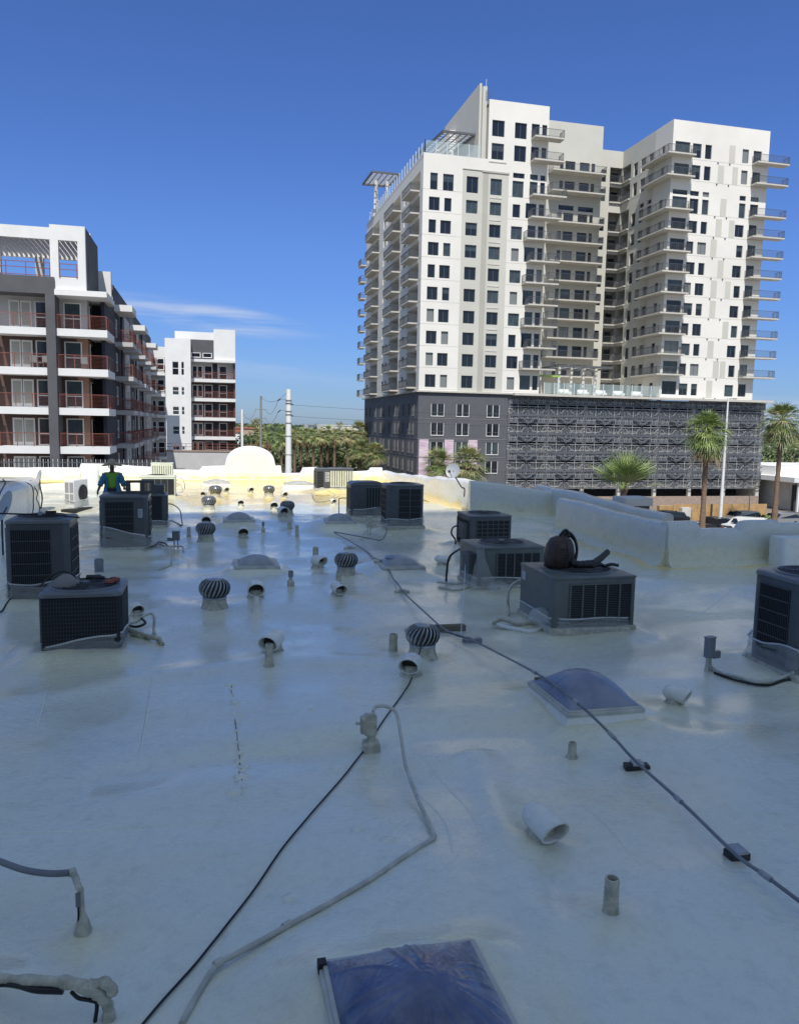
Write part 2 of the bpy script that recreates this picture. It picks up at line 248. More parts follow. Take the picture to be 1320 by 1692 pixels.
# ------------------------------------------------------------------ mesh helpers
class MB:
    def __init__(s, xf=None):
        s.v = []; s.f = []; s.m = []; s.xf = xf; s.mats = []
    def mi(s, m):
        if isinstance(m, str): m = MT[m]
        if m not in s.mats: s.mats.append(m)
        return s.mats.index(m)
    def vert(s, p):
        if s.xf is not None: p = s.xf @ Vector(p)
        s.v.append((p[0], p[1], p[2])); return len(s.v)-1
    def face(s, pts, m):
        s.f.append([s.vert(p) for p in pts]); s.m.append(s.mi(m))
    def box(s, a, b, m, skip=''):
        x0, y0, z0 = a; x1, y1, z1 = b
        i = [s.vert(p) for p in ((x0, y0, z0), (x1, y0, z0), (x1, y1, z0), (x0, y1, z0), (x0, y0, z1), (x1, y0, z1), (x1, y1, z1), (x0, y1, z1))]
        k = s.mi(m)
        for q, n in (((0, 3, 2, 1), 'b'), ((4, 5, 6, 7), 't'), ((0, 1, 5, 4), 'f'), ((1, 2, 6, 5), 'r'), ((2, 3, 7, 6), 'k'), ((3, 0, 4, 7), 'l')):
            if n in skip: continue
            s.f.append([i[t] for t in q]); s.m.append(k)
    def bar(s, a, b, w, m, h=None):
        """square bar between two points"""
        a = Vector(a); b = Vector(b); d = (b-a)
        if d.length < 1e-6: return
        d.normalize(); up = Vector((0, 0, 1)) if abs(d.z) < 0.95 else Vector((0, 1, 0))
        x = d.cross(up).normalized(); y = x.cross(d); h = h or w
        c = [(-w/2, -h/2), (w/2, -h/2), (w/2, h/2), (-w/2, h/2)]
        i = [s.vert(a+x*p+y*q) for p, q in c]+[s.vert(b+x*p+y*q) for p, q in c]; k = s.mi(m)
        for q in ((0, 1, 5, 4), (1, 2, 6, 5), (2, 3, 7, 6), (3, 0, 4, 7), (3, 2, 1, 0), (4, 5, 6, 7)):
            s.f.append([i[t] for t in q]); s.m.append(k)
    def tube(s, pts, r, m, seg=8, cap=True, rfun=None):
        pts = [Vector(p) for p in pts]; n = len(pts); k = s.mi(m); rings = []
        up = None
        for j in range(n):
            d = (pts[min(n-1, j+1)]-pts[max(0, j-1)]).normalized()
            if up is None:
                up = Vector((0, 0, 1)) if abs(d.z) < 0.9 else Vector((0, 1, 0))
            x = d.cross(up).normalized(); y = x.cross(d).normalized(); up = y
            rad = rfun(j/(n-1)) if rfun else (r[j] if isinstance(r, (list, tuple)) else r)
            rings.append([s.vert(pts[j]+x*rad*cos(2*pi*t/seg)+y*rad*sin(2*pi*t/seg)) for t in range(seg)])
        for j in range(n-1):
            for t in range(seg):
                s.f.append([rings[j][t], rings[j][(t+1) % seg], rings[j+1][(t+1) % seg], rings[j+1][t]]); s.m.append(k)
        if cap:
            s.f.append(rings[0][::-1]); s.m.append(k); s.f.append(rings[-1]); s.m.append(k)
    def lathe(s, prof, m, seg=24, c=(0, 0, 0), noise=0, cap=True):
        k = s.mi(m); rings = []
        for (r, z) in prof:
            rings.append([s.vert((c[0]+(r*(1+noise*random.uniform(-1, 1)))*cos(2*pi*t/seg), c[1]+(r*(1+noise*random.uniform(-1, 1)))*sin(2*pi*t/seg), c[2]+z)) for t in range(seg)])
        for j in range(len(prof)-1):
            for t in range(seg):
                s.f.append([rings[j][t], rings[j][(t+1) % seg], rings[j+1][(t+1) % seg], rings[j+1][t]]); s.m.append(k)
        if cap and prof[-1][0] > 1e-4: s.f.append(rings[-1]); s.m.append(k)
    def rprism(s, w, d, z0, z1, r, m, seg=5, top=True, bevel=0.0, cx=0, cy=0):
        """rounded-corner upright prism"""
        def ring(rr_, ins, z):
            o = []
            for (sx, sy, a0) in ((1, -1, -pi/2), (1, 1, 0), (-1, 1, pi/2), (-1, -1, pi)):
                for j in range(seg+1):
                    a = a0+j*pi/2/seg; q = max(rr_-ins, 0.001)
                    o.append(s.vert((cx+sx*(w/2-rr_)+q*cos(a), cy+sy*(d/2-rr_)+q*sin(a), z)))
            return o
        k = s.mi(m); R = [ring(r, 0, z0)]
        if bevel: R += [ring(r, 0, z1-bevel), ring(r, bevel*0.3, z1-bevel*0.3), ring(r, bevel, z1)]
        else: R.append(ring(r, 0, z1))
        n = len(R[0])
        for a, b in zip(R, R[1:]):
            for t in range(n):
                s.f.append([a[t], a[(t+1) % n], b[(t+1) % n], b[t]]); s.m.append(k)
        if top: s.f.append(R[-1]); s.m.append(k)
        s.f.append(R[0][::-1]); s.m.append(k)
    def mesh(s, name, smooth=None):
        me = bpy.data.meshes.new(name); me.from_pydata(s.v, [], s.f)
        for m in s.mats: me.materials.append(m)
        me.polygons.foreach_set('material_index', s.m)
        if smooth is not None:
            me.shade_smooth(); me.set_sharp_from_angle(angle=radians(smooth))
        me.update(); return me
    def build(s, name, parent=None, smooth=None, loc=None):
        o = bpy.data.objects.new(name, s.mesh(name, smooth)); SC.collection.objects.link(o)
        if parent: o.parent = parent
        if loc: o.location = loc
        return o
def inst(name, me, parent=None, loc=(0, 0, 0), rot=(0, 0, 0), scale=None):
    o = bpy.data.objects.new(name, me); SC.collection.objects.link(o); o.location = loc; o.rotation_euler = rot
    if scale: o.scale = (scale,)*3 if not isinstance(scale, tuple) else scale
    if parent: o.parent = parent
    return o
def tag(o, label, cat, group=None):
    o['label'] = label; o['category'] = cat
    if group: o['group'] = group
    return o
def thing(name, label, cat, loc=(0, 0, 0), rz=0, group=None):
    o = bpy.data.objects.new(name, None); SC.collection.objects.link(o); o.location = [float(c) for c in loc]; o.rotation_euler = (0, 0, rz)
    o.empty_display_size = 0.2
    return tag(o, label, cat, group)
def structure(o): o['kind'] = 'structure'; return o
def cat(pts, n=8):
    """smooth curve through the points (Catmull-Rom)"""
    pts = [Vector(p) for p in pts]; P_ = [pts[0]*2-pts[1]]+pts+[pts[-1]*2-pts[-2]]; o = []
    for i in range(1, len(P_)-2):
        a, b, c, d = P_[i-1:i+3]
        for j in range(n):
            t = j/n; o.append(0.5*((2*b)+(c-a)*t+(2*a-5*b+4*c-d)*t*t+(3*b-a-3*c+d)*t**3))
    o.append(pts[-1]); return o
def FR(ox, oy, th, oz=0): return Matrix.Translation((ox, oy, oz)) @ Matrix.Rotation(th, 4, 'Z')
rng = np.random.RandomState(7)
_g = rng.rand(64, 64)
def vnoise(x, y):
    x = np.asarray(x, float); y = np.asarray(y, float)
    xi = np.floor(x).astype(int); yi = np.floor(y).astype(int); fx = x-xi; fy = y-yi
    fx = fx*fx*(3-2*fx); fy = fy*fy*(3-2*fy); a = _g[yi % 64, xi % 64]; b = _g[yi % 64, (xi+1) % 64]; c = _g[(yi+1) % 64, xi % 64]; d = _g[(yi+1) % 64, (xi+1) % 64]
    return (a*(1-fx)+b*fx)*(1-fy)+(c*(1-fx)+d*fx)*fy-0.5

# ------------------------------------------------------------------ ground
GZ = -9.5
def sheet(name, x0, y0, x1, y1, z, m):
    b = MB(); b.face([(x0, y0, z), (x1, y0, z), (x1, y1, z), (x0, y1, z)], m); return structure(b.build(name))
sheet('ground', -4000, -3000, 4000, 6000, GZ, 'ground')
sheet('road', -400, 46, 400, 60, GZ+0.004, 'asphalt')
sheet('car_park', 25, 72, 95, 101.5, GZ+0.004, 'asphalt')
sheet('driveway', 89.5, 98, 120, 140, GZ+0.008, 'asphalt')
sheet('side_street', 8, 61, 24, 420, GZ+0.008, 'asphalt')
b = MB()
for y in (49.5, 56.5): b.box((-400, y, GZ+0.006), (400, y+0.12, GZ+0.012), 'line')
for i in range(22): b.box((30+i*2.7, 88, GZ+0.008), (30.12+i*2.7, 93, GZ+0.013), 'line')
structure(b.build('road_markings'))
b = MB()
b.box((-400, 60, GZ), (7.5, 62, GZ+0.14), 'concrete_l'); b.box((24.5, 60, GZ), (400, 62, GZ+0.14), 'concrete_l'); b.box((24.5, 62, GZ), (26, 71, GZ+0.14), 'concrete_l')
structure(b.build('pavement'))

# ------------------------------------------------------------------ things standing on the roof: where the foam swells up around them
FEAT = []   # x0,x1,y0,y1,height,spread,foam
def feat(x0, x1, y0, y1, h, s, f=0.5): FEAT.append((x0, x1, y0, y1, h, s, f))
UN = {}     # condensers: front-left / front-right base pixels -> metres
def unit(k, pl, pr, d, z=0.1):
    a = P(*pl, z); c = P(*pr, z); w = c[0]-a[0]; y = (a[1]+c[1])/2
    UN[k] = (a[0]+w/2, y+d/2, w, d); feat(a[0]-0.06, c[0]+0.06, y-0.06, y+d+0.06, 0.1, 0.3, 0.6)
unit('A', (67, 1082), (200, 1079), 0.92)
unit('B', (10, 1000), (118, 994), 0.95)
unit('C', (165, 909), (246, 906), 0.95)
unit('C2', (247, 872), (276, 869), 0.8)
unit('D', (641, 873), (698, 870), 0.9)
unit('E', (580, 855), (634, 854), 0.8)
unit('F', (776, 908), (843, 906), 1.0)
unit('G', (788, 972), (898, 969), 1.05)
unit('H', (912, 1043), (1048, 1038), 1.25)
unit('J', (229, 822), (290, 821), 0.9)
unit('K', (249, 797), (286, 796), 0.8)
unit('N', (523, 809), (545, 808), 0.8)
unit('O', (546, 809), (583, 808), 0.8)
UN['D'] = (UN['D'][0]+0.0, UN['D'][1], UN['D'][2], UN['D'][3])
UN['I'] = (7.23, 7.95, 1.05, 0.95); feat(6.62, 7.9, 7.4, 8.5, 0.1, 0.35, 0.6)
feat(UN['C'][0]-1.0, UN['C'][0]+1.2, UN['C'][1]-1.5, UN['C'][1], 0.07, 0.25, 0.6)
SKY = {}
def skyl(k, x0, x1, y0, y1, h=0.12):
    SKY[k] = (x0, x1, y0, y1); feat(x0-0.02, x1+0.02, y0-0.02, y1+0.02, h, 0.25, 0.55)
def skyp(k, l, r, d, z=0.2):
    a = P(*l, z); c = P(*r, z); y = (a[1]+c[1])/2; skyl(k, a[0], c[0], y, y+d, 0.12)
a_ = P(535, 1593, .2); c_ = P(775, 1556, .2); skyl('near', a_[0], c_[0]+.01, a_[1]-1.0, a_[1])
skyp('right', (942, 1180), (1058, 1168), .95); skyp('mid_left', (389, 938), (461, 937), .9); skyp('mid_right', (634, 939), (701, 937), .9)
skyp('far_left', (371, 861), (420, 860), .9); skyp('far_right', (540, 863), (588, 862), .9)
skyl('lit_left', -0.3, 0.9, 36.8, 37.8, 0.05); skyl('lit_right', 3.4, 4.7, 36.0, 37.0, 0.05)
TURB = [((705, 1103), 63), ((355, 1018), 53), ((340, 898), 33), ((575, 960), 42), ((345, 845), 25), ((476, 853), 25), ((445, 823), 20), ((356, 823), 22)]
TUR = []
for (px, py), w in TURB:
    p = P(px, py, 0.02); d = p[1]*0.99; TUR.append((p[0], p[1]+w/1280*d*0.5, w/1280*d)); feat(p[0]-.1, p[0]+.1, p[1]+.1, p[1]+.25, 0.05, 0.22, 0.5)
PAR = []  # parapets
ROOFX0, ROOFX1 = -13.0, 14.0
def roofh(x, y):
    x = np.asarray(x, float); y = np.asarray(y, float)
    wx = x+0.5*vnoise(x*0.4+3, y*0.4); wy = y+0.6*vnoise(x*0.35, y*0.35+9)
    h = 0.14*vnoise(wx*0.30+1.7, wy*0.42+2.2)+0.13*vnoise(wx*0.62, wy*0.80+5)+0.030*vnoise(wx*1.7, wy*2.1)-0.05*np.exp(-((y-6.75-0.25*np.sin(x*.7))/0.28)**2)*(x > -1.0)+0.045*np.exp(-((y-9.1-0.5*np.sin(x*.9+1))/0.30)**2)*(x < 2.6)+0.04*np.exp(-((x-2.15-.18*(y-5.2))/0.16)**2)*(y < 6.6)*(y > 2.5)+0.004*vnoise(x*8, y*8)
    nz = vnoise(x*1.7+11, y*1.7+4); nz2 = vnoise(x*5+1, y*5+7)
    for (x0, x1, y0, y1, fh, s, ff) in FEAT:
        dx = np.maximum(np.maximum(x0-x, x-x1), 0); dy = np.maximum(np.maximum(y0-y, y-y1), 0)
        d = np.sqrt(dx*dx+dy*dy)/(s*(1+0.7*nz)); h = h+(fh*(1+0.25*nz2))*np.exp(-d**1.7)
    return h
def foamf(x, y):
    x = np.asarray(x, float); y = np.asarray(y, float); f = np.zeros_like(x); nz = vnoise(x*1.3+5, y*1.3)
    for (x0, x1, y0, y1, fh, s, ff) in FEAT:
        dx = np.maximum(np.maximum(x0-x, x-x1), 0); dy = np.maximum(np.maximum(y0-y, y-y1), 0)
        d = np.sqrt(dx*dx+dy*dy)/(s*1.5*(1+0.8*nz)); f = np.maximum(f, 0.75*ff*np.exp(-d**2))
    far = np.clip((y-26.5)/4, 0, 1)*np.clip((x+3.5)/2.5, 0, 1); f = np.maximum(f, far*(1.05+0.9*vnoise(x*0.45, y*0.22)))
    w = np.exp(-(((x-9.6)/0.6)**2))*(y > 14.5)*(y < 21)+np.exp(-((y-14.8)/0.6)**2)*(x > 9.3)
    return np.clip(np.maximum(f, 0.8*w), 0, 1)
def Z(x, y): return float(roofh(x, y))
def make_roof():
    ys = [-2.0]
    while ys[-1] < 40.3: ys.append(ys[-1]+max(0.045, 0.0085*max(ys[-1], 0)))
    xs = list(np.arange(ROOFX0, -6, 0.25))+list(np.arange(-6, 9.9, 0.055))+list(np.arange(9.9, ROOFX1, 0.15))
    X, Y = np.meshgrid(xs, ys); H = roofh(X, Y); Fm = foamf(X, Y)
    def inside(x, y):
        if x > 9.85 and 15.05 < y < 20.5: return False
        if x > 8.95 and y > 24.9: return False
        if x > 11.3 and y > 15.05: return False
        return True
    nx, ny = len(xs), len(ys); V = np.stack([X, Y, H], -1).reshape(-1, 3)
    fc = []
    for j in range(ny-1):
        yc = (ys[j]+ys[j+1])/2
        for i in range(nx-1):
            if inside((xs[i]+xs[i+1])/2, yc): a = j*nx+i; fc.append((a, a+1, a+nx+1, a+nx))
    me = bpy.data.meshes.new('roof_deck'); me.from_pydata(V.tolist(), [], fc); me.materials.append(MT['roof'])
    at = me.color_attributes.new('foam', 'FLOAT_COLOR', 'POINT'); c4 = np.ones((nx*ny, 4), 'f'); c4[:, :3] = Fm.reshape(-1, 1); at.data.foreach_set('color', c4.ravel())
    me.shade_smooth(); me.update(); ro = bpy.data.objects.new('roof_deck', me); SC.collection.objects.link(ro); structure(ro)
# the building under the roof
b = MB()
b.box((-13.2, -1.9, GZ), (9.75, 40.2, -0.25), 'shade_bldg', 't'); b.box((9.75, -1.9, GZ), (14.2, 14.9, -0.25), 'shade_bldg', 't'); b.box((9.75, 20.6, GZ), (11.25, 24.8, -0.25), 'shade_bldg', 't')
tag(b.build('flat_roofed_building'), 'low stucco building under the white foam roof', 'building')

def parapet(label, path, top, side, th=0.3, cant=0.3, step=0.12, mat='parapet', group='foam coated parapet walls'):
    """path: list of (x,y); top(s) -> z along the length; side: +1 roof is left of the path"""
    pts = []; s = 0
    for (a, c) in zip(path, path[1:]):
        L_ = sqrt((c[0]-a[0])**2+(c[1]-a[1])**2); n = max(2, int(L_/step)); nxn = (-(c[1]-a[1])/L_*side, (c[0]-a[0])/L_*side)
        for j in range(n+1):
            t = j/n; pts.append((a[0]+(c[0]-a[0])*t, a[1]+(c[1]-a[1])*t, nxn, s+L_*t))
        s += L_
    b = MB(); k = b.mi(mat); rings = []
    for (x, y, nn, sv) in pts:
        zt = top(sv); r = []
        prof = [(cant, -0.02), (cant*0.55, 0.06), (cant*0.25, 0.16), (0.07, 0.3), (0.03, zt*0.55), (0.03, zt*0.8), (0.01, zt-0.07), (-0.03, zt-0.015), (-0.10, zt+0.01), (-th+0.08, zt+0.01), (-th+0.01, zt-0.03), (-th, zt-0.09), (-th, -0.6)]
        for q, (o, z) in enumerate(prof):
            w = 0.035*vnoise(sv*1.1+7*q*0.15, z*2.2+path[0][0])+0.025*vnoise(sv*4.5, z*6+3)
            zz = z+(0.022*vnoise(sv*1.6+2, 3.3) if q > 4 and q < 12 else 0)
            r.append(b.vert((x+nn[0]*(o+w), y+nn[1]*(o+w), zz)))
        rings.append(r)
    for a, c in zip(rings, rings[1:]):
        for q in range(len(a)-1):
            f_ = [a[q], a[q+1], c[q+1], c[q]]
            b.f.append(f_ if side > 0 else f_[::-1]); b.m.append(k)
    for r, fl in ((rings[0], 0), (rings[-1], 1)):
        b.f.append(r if fl else r[::-1]); b.m.append(k)
    o = b.build('parapet_wall', smooth=50); tag(o, label, 'parapet', group); return o
def steps(tab, soft=0.06):
    def f(s):
        z = tab[0][1]
        for i, (s0, z0) in enumerate(tab):
            if s >= s0: z = z0
            elif s > s0-soft and i > 0: t = (s-(s0-soft))/soft; return tab[i-1][1]+(z0-tab[i-1][1])*t
        return z
    return f
# back wall with its scalloped top, profile read along its length (x at y=40)
def bx(px, py): p = PY(px, py, 40.0); return float(p[0]), float(p[2])
prof = [bx(13, 773), bx(131, 773), bx(133, 766), bx(180, 767), bx(248, 772), bx(284, 768), bx(286, 776), bx(330, 777), bx(333, 771), bx(366, 770)]
cxh, _ = bx(414, 770); xl = bx(368, 770)[0]; xr = bx(459, 770)[0]; R0 = (bx(455, 768)[0]-bx(372, 768)[0])/2; zt0 = bx(414, 737)[1]; zb0 = bx(414, 770)[1]
for i in range(0, 25):
    a = pi-pi*i/24; prof.append((cxh+R0*cos(a), zb0+(zt0-zb0)*sin(a)**0.8 if 0 < i < 24 else zb0))
prof += [bx(464, 769), bx(466, 782), bx(497, 782), bx(500, 773), bx(523, 772), bx(585, 779), bx(610, 778), bx(612, 773), bx(655, 773), bx(657, 780), bx(700, 780), bx(720, 782)]
prof.sort(); px_ = [p[0] for p in prof]; pz_ = [p[1] for p in prof]; X0B = -13.0
backtop = lambda s: float(np.interp(s+X0B, px_, pz_))
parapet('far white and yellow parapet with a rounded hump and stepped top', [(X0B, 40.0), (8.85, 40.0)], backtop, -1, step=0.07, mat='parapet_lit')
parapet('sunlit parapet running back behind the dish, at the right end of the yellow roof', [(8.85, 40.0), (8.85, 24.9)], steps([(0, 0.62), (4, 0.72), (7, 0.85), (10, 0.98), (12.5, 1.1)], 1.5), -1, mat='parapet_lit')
def w2top(s): x = s+8.5; return float(np.interp(x, [8.2, 8.9, 9.8, 10.2, 10.25, 10.95, 11.0, 11.5], [1.2, 1.16, 1.05, 0.98, 0.98, 0.9, 0.86, 0.86]))
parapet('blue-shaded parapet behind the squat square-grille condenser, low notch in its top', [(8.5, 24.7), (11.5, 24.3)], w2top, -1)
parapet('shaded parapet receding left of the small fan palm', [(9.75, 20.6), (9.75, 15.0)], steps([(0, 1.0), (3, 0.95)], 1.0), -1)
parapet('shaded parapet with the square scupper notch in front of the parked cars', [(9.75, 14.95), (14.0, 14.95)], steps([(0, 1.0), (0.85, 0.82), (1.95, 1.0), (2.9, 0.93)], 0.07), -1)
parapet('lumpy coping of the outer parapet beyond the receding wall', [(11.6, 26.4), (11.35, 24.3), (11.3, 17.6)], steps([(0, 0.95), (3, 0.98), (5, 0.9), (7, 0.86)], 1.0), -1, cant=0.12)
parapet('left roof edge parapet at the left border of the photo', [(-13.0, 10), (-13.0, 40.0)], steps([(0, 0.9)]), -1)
# coping block with dark opening
t = thing('coping_block', 'grey coping block over a dark opening beside the fan palm', 'coping', (*P(1052, 851, 0.45)[:2], 0.0))
cx_, cy_ = 12.35, 20.9; t.location = (cx_, cy_, 0)
b = MB(); b.rprism(0.95, 0.8, 0.76, 1.0, 0.06, 'concrete_l', bevel=0.03); b.build('coping', t, 40)
b = MB(); b.box((-0.40, -0.3, -9.5), (0.40, 0.3, 0.76), 'lb_grey'); b.build('opening_shade_box', t)  # solid dark box stands for the shaded opening
# tall white end wall at the right edge
t = tag(None or thing('end_wall', 'plain white wall end at the right edge behind the round-cornered condenser', 'wall', (12.9, 14.6, 0)), 'plain white wall end at the right edge behind the round-cornered condenser', 'wall')
b = MB(); p0 = P(1270, 945, 0); b.rprism(2.6, 0.5, -0.05, 0.72, 0.08, 'foam', bevel=0.05)
t.location = (p0[0]+1.72, p0[1]+0.35, 0); b.build('wall_body', t, 40)
# foam-coated box structure at left, in the sun
t = thing('roof_box', 'large foam-covered box at the left edge with cables over its sunlit top', 'roof box', (-7.35, 24.0, 0))
b = MB(); b.rprism(4.0, 6.6, -0.05, 1.12, 0.35, 'foam', seg=7, bevel=0.22)
o = b.build('box_body', t, 60)
b = MB(); b.rprism(1.5, 1.2, 1.05, 1.5, 0.22, 'foam', seg=6, bevel=0.16, cx=0.2, cy=1.4); b.build('box_cap', t, 60)
for q in ([(-1.9, -1, 1.13), (-.6, -.6, 1.15), (.7, -1.4, 1.14), (1.5, -2.2, 1.12), (2.02, -2.8, .75), (1.95, -1.6, 1.05), (1.6, .4, 1.14), (1.2, 1.8, 1.14)],
          [(-1.6, 1.2, 1.13), (.2, .3, 1.14), (1.3, 1.0, 1.14), (2.0, 1.6, 1.0), (2.06, 1.7, .4), (2.1, 1.5, .05), (2.5, 1.3, .04)],
          [(1.9, 2.2, 1.08), (2.06, 2.3, .7), (2.05, 2.2, .5), (2.1, 2.3, .3), (2.1, 2.4, .05)]):
    b = MB(); b.tube(cat(q), 0.016, 'black', 6); b.build('cable', t, 60)

# building behind the photographer: its shadow lies over the near roof
t = thing('tower_block', 'tall stucco tower behind the photographer whose shade covers the near roof', 'building', (0, -22.0, GZ))
b = MB(); b.box((-29, -24, 0), (-3.6, 0, 83.2), 'shade_bldg'); b.box((-3.597, -24, 0), (5.5, .2, 95.0), 'shade_bldg'); b.build('wall', t)
b = MB(); b.box((-28, -23, 83.203), (-3.6, -1, 83.25), 'concrete_l'); b.box((-3.4, -23, 95.003), (5.3, -.5, 95.3), 'concrete_l'); b.build('roof', t)
wm = MB(); wm.box((0, 0, 0), (1.6, .05, 1.6), 'frame_w'); wm.box((0.08, 0.03, .08), (1.52, .07, 1.52), 'glass'); wmm = wm.mesh('block_window')
for r_ in range(12):
    for c_ in range(7): inst('window', wmm, t, (-27.5+c_*3.4, 0.003, 6.5+r_*6))

# ------------------------------------------------------------------ air-conditioning condensers
MT['film_edge'] = M('wrap_fold', (0.70, 0.72, 0.72), 0.25, alpha=0.6, spec=0.8)
def panel(b, fr, u0, u1, z0, z1, style, nb=None):
    """grille on a face; fr maps (u, out, z): local x = u, local -y = outward"""
    old = b.xf; b.xf = fr
    b.box((u0, -0.004, z0), (u1, 0.0, z1), 'ac_dark')
    if style == 'louver':
        n = nb or 6
        for i in range(n+1): z = z0+(z1-z0)*i/n; b.box((u0, -0.022, z-0.007), (u1, -0.006, z+0.007), 'ac_bar')
        m = int((u1-u0)/0.03)
        for i in range(m+1): u = u0+(u1-u0)*i/m; b.box((u-0.0025, -0.014, z0), (u+0.0025, -0.0065, z1), 'ac_bar')
    elif style == 'columns':
        n = nb or 5; b.box((u0-.01, -0.018, z1), (u1+.01, -0.0, z1+0.02), 'ac_green')
        for i in range(n+1): u = u0+(u1-u0)*i/n; b.box((u-0.012, -0.02, z0), (u+0.012, -0.005, z1), 'ac_green')
        m = int((z1-z0)/0.025)
        for i in range(m+1): z = z0+(z1-z0)*i/m; b.box((u0, -0.012, z-0.003), (u1, -0.006, z+0.003), 'ac_bar')
    elif style == 'grid':
        n = nb or 6; m = 6
        for i in range(n+1): u = u0+(u1-u0)*i/n; b.box((u-0.009, -0.018, z0), (u+0.009, -0.005, z1), 'ac_grey')
        for i in range(m+1): z = z0+(z1-z0)*i/m; b.box((u0, -0.0175, z-0.009), (u1, -0.0055, z+0.009), 'ac_grey')
    elif style == 'mesh':
        for i in range(int((u1-u0)/0.035)+1): u = u0+i*0.035; b.box((u-0.002, -0.010, z0), (u+0.002, -0.005, z1), 'ac_bar')
        for i in range(int((z1-z0)/0.05)+1): z = z0+i*0.05; b.box((u0, -0.0098, z-0.002), (u1, -0.0052, z+0.002), 'ac_bar')
    elif style == 'fins':
        n = nb or 9
        for i in range(n+1): u = u0+(u1-u0)*i/n; b.box((u-0.035, -0.018, z0), (u+0.035, -0.005, z1), 'ac_beige')
    b.xf = old
def faces(w, d):
    return {'f': FR(0, -d/2-0.001, 0), 'r': FR(w/2+0.001, 0, pi/2), 'l': FR(-w/2-0.001, 0, -pi/2), 'k': FR(0, d/2+0.001, pi)}
def wrapskirt(parent, w, d, h, seed, slope=0.0, mat='wrap', z0=-0.02):
    """crumpled clear plastic taped around the base"""
    random.seed(seed); b = MB(); k = b.mi(mat); rows = 9; ring = []
    per = []
    n = 20
    for (sx, sy, ex, ey) in ((-1, -1, 1, -1), (1, -1, 1, 1), (1, 1, -1, 1), (-1, 1, -1, -1)):
        for i in range(n): t = i/n; per.append((sx+(ex-sx)*t, sy+(ey-sy)*t))
    for j in range(rows+1):
        t = j/rows; r = []
        for i, (x, y) in enumerate(per):
            s_ = i/len(per); hh = h*(1+slope*x+0.07*sin(s_*15+seed)+0.05*sin(s_*31+seed*2))
            fl = 0.022+0.03*(1-t)**2+0.022*float(vnoise(i*0.35+seed*3, j*0.6))+0.012*sin(j*1.9+i*0.35+seed)
            c = 0.88 if abs(x) > .96 and abs(y) > .96 else (0.95 if abs(x) > .85 and abs(y) > .85 else 1)
            r.append(b.vert((x*(w/2+fl)*c, y*(d/2+fl)*c, z0+t*hh)))
        ring.append(r)
    N_ = len(per)
    for a, c in zip(ring, ring[1:]):
        for i in range(N_): b.f.append([a[i], a[(i+1) % N_], c[(i+1) % N_], c[i]]); b.m.append(k)
    o = b.build('plastic_wrap', parent, smooth=70)
    b = MB(); top = [Vector(b_) for b_ in [o.data.vertices[q].co[:] for q in ring[-1]]]; b.tube(top+[top[0]], 0.012, 'film_edge', 5, cap=False); b.build('wrap_edge', parent, smooth=70)
    return o
def fanguard(parent, cx, cy, z, r, mat='ac_top', n=9):
    b = MB(); b.lathe([(r, 0.0), (r, 0.004)], 'ac_dark', 36, (cx, cy, z)); b.build('fan_well', parent)
    b = MB()
    for i in range(1, n+1):
        q = r*i/n; pts = [(cx+q*cos(2*pi*t/30), cy+q*sin(2*pi*t/30), z+0.022+0.02*(1-(i/n)**2)) for t in range(31)]; b.tube(pts, 0.003, 'ac_bar', 4, cap=False)
    for t in range(8):
        a = 2*pi*t/8; b.bar((cx, cy, z+0.043), (cx+r*cos(a), cy+r*sin(a), z+0.018), 0.007, 'ac_bar')
    b.lathe([(r*0.16, 0.03), (r*0.15, 0.052), (r*0.05, 0.056)], 'ac_bar', 16, (cx, cy, z))
    b.build('fan_guard', parent)
    b = MB()
    for t in range(4):
        a = 2*pi*t/4+.4; q = [(cx+r*.12*cos(a), cy+r*.12*sin(a), z+.008), (cx+r*.9*cos(a-.25), cy+r*.9*sin(a-.25), z+.006), (cx+r*.9*cos(a+.35), cy+r*.9*sin(a+.35), z+.013)]
        b.face(q, 'ac_grey')
    b.build('fan_blade', parent)
CG = 'condenser units standing about the roof'
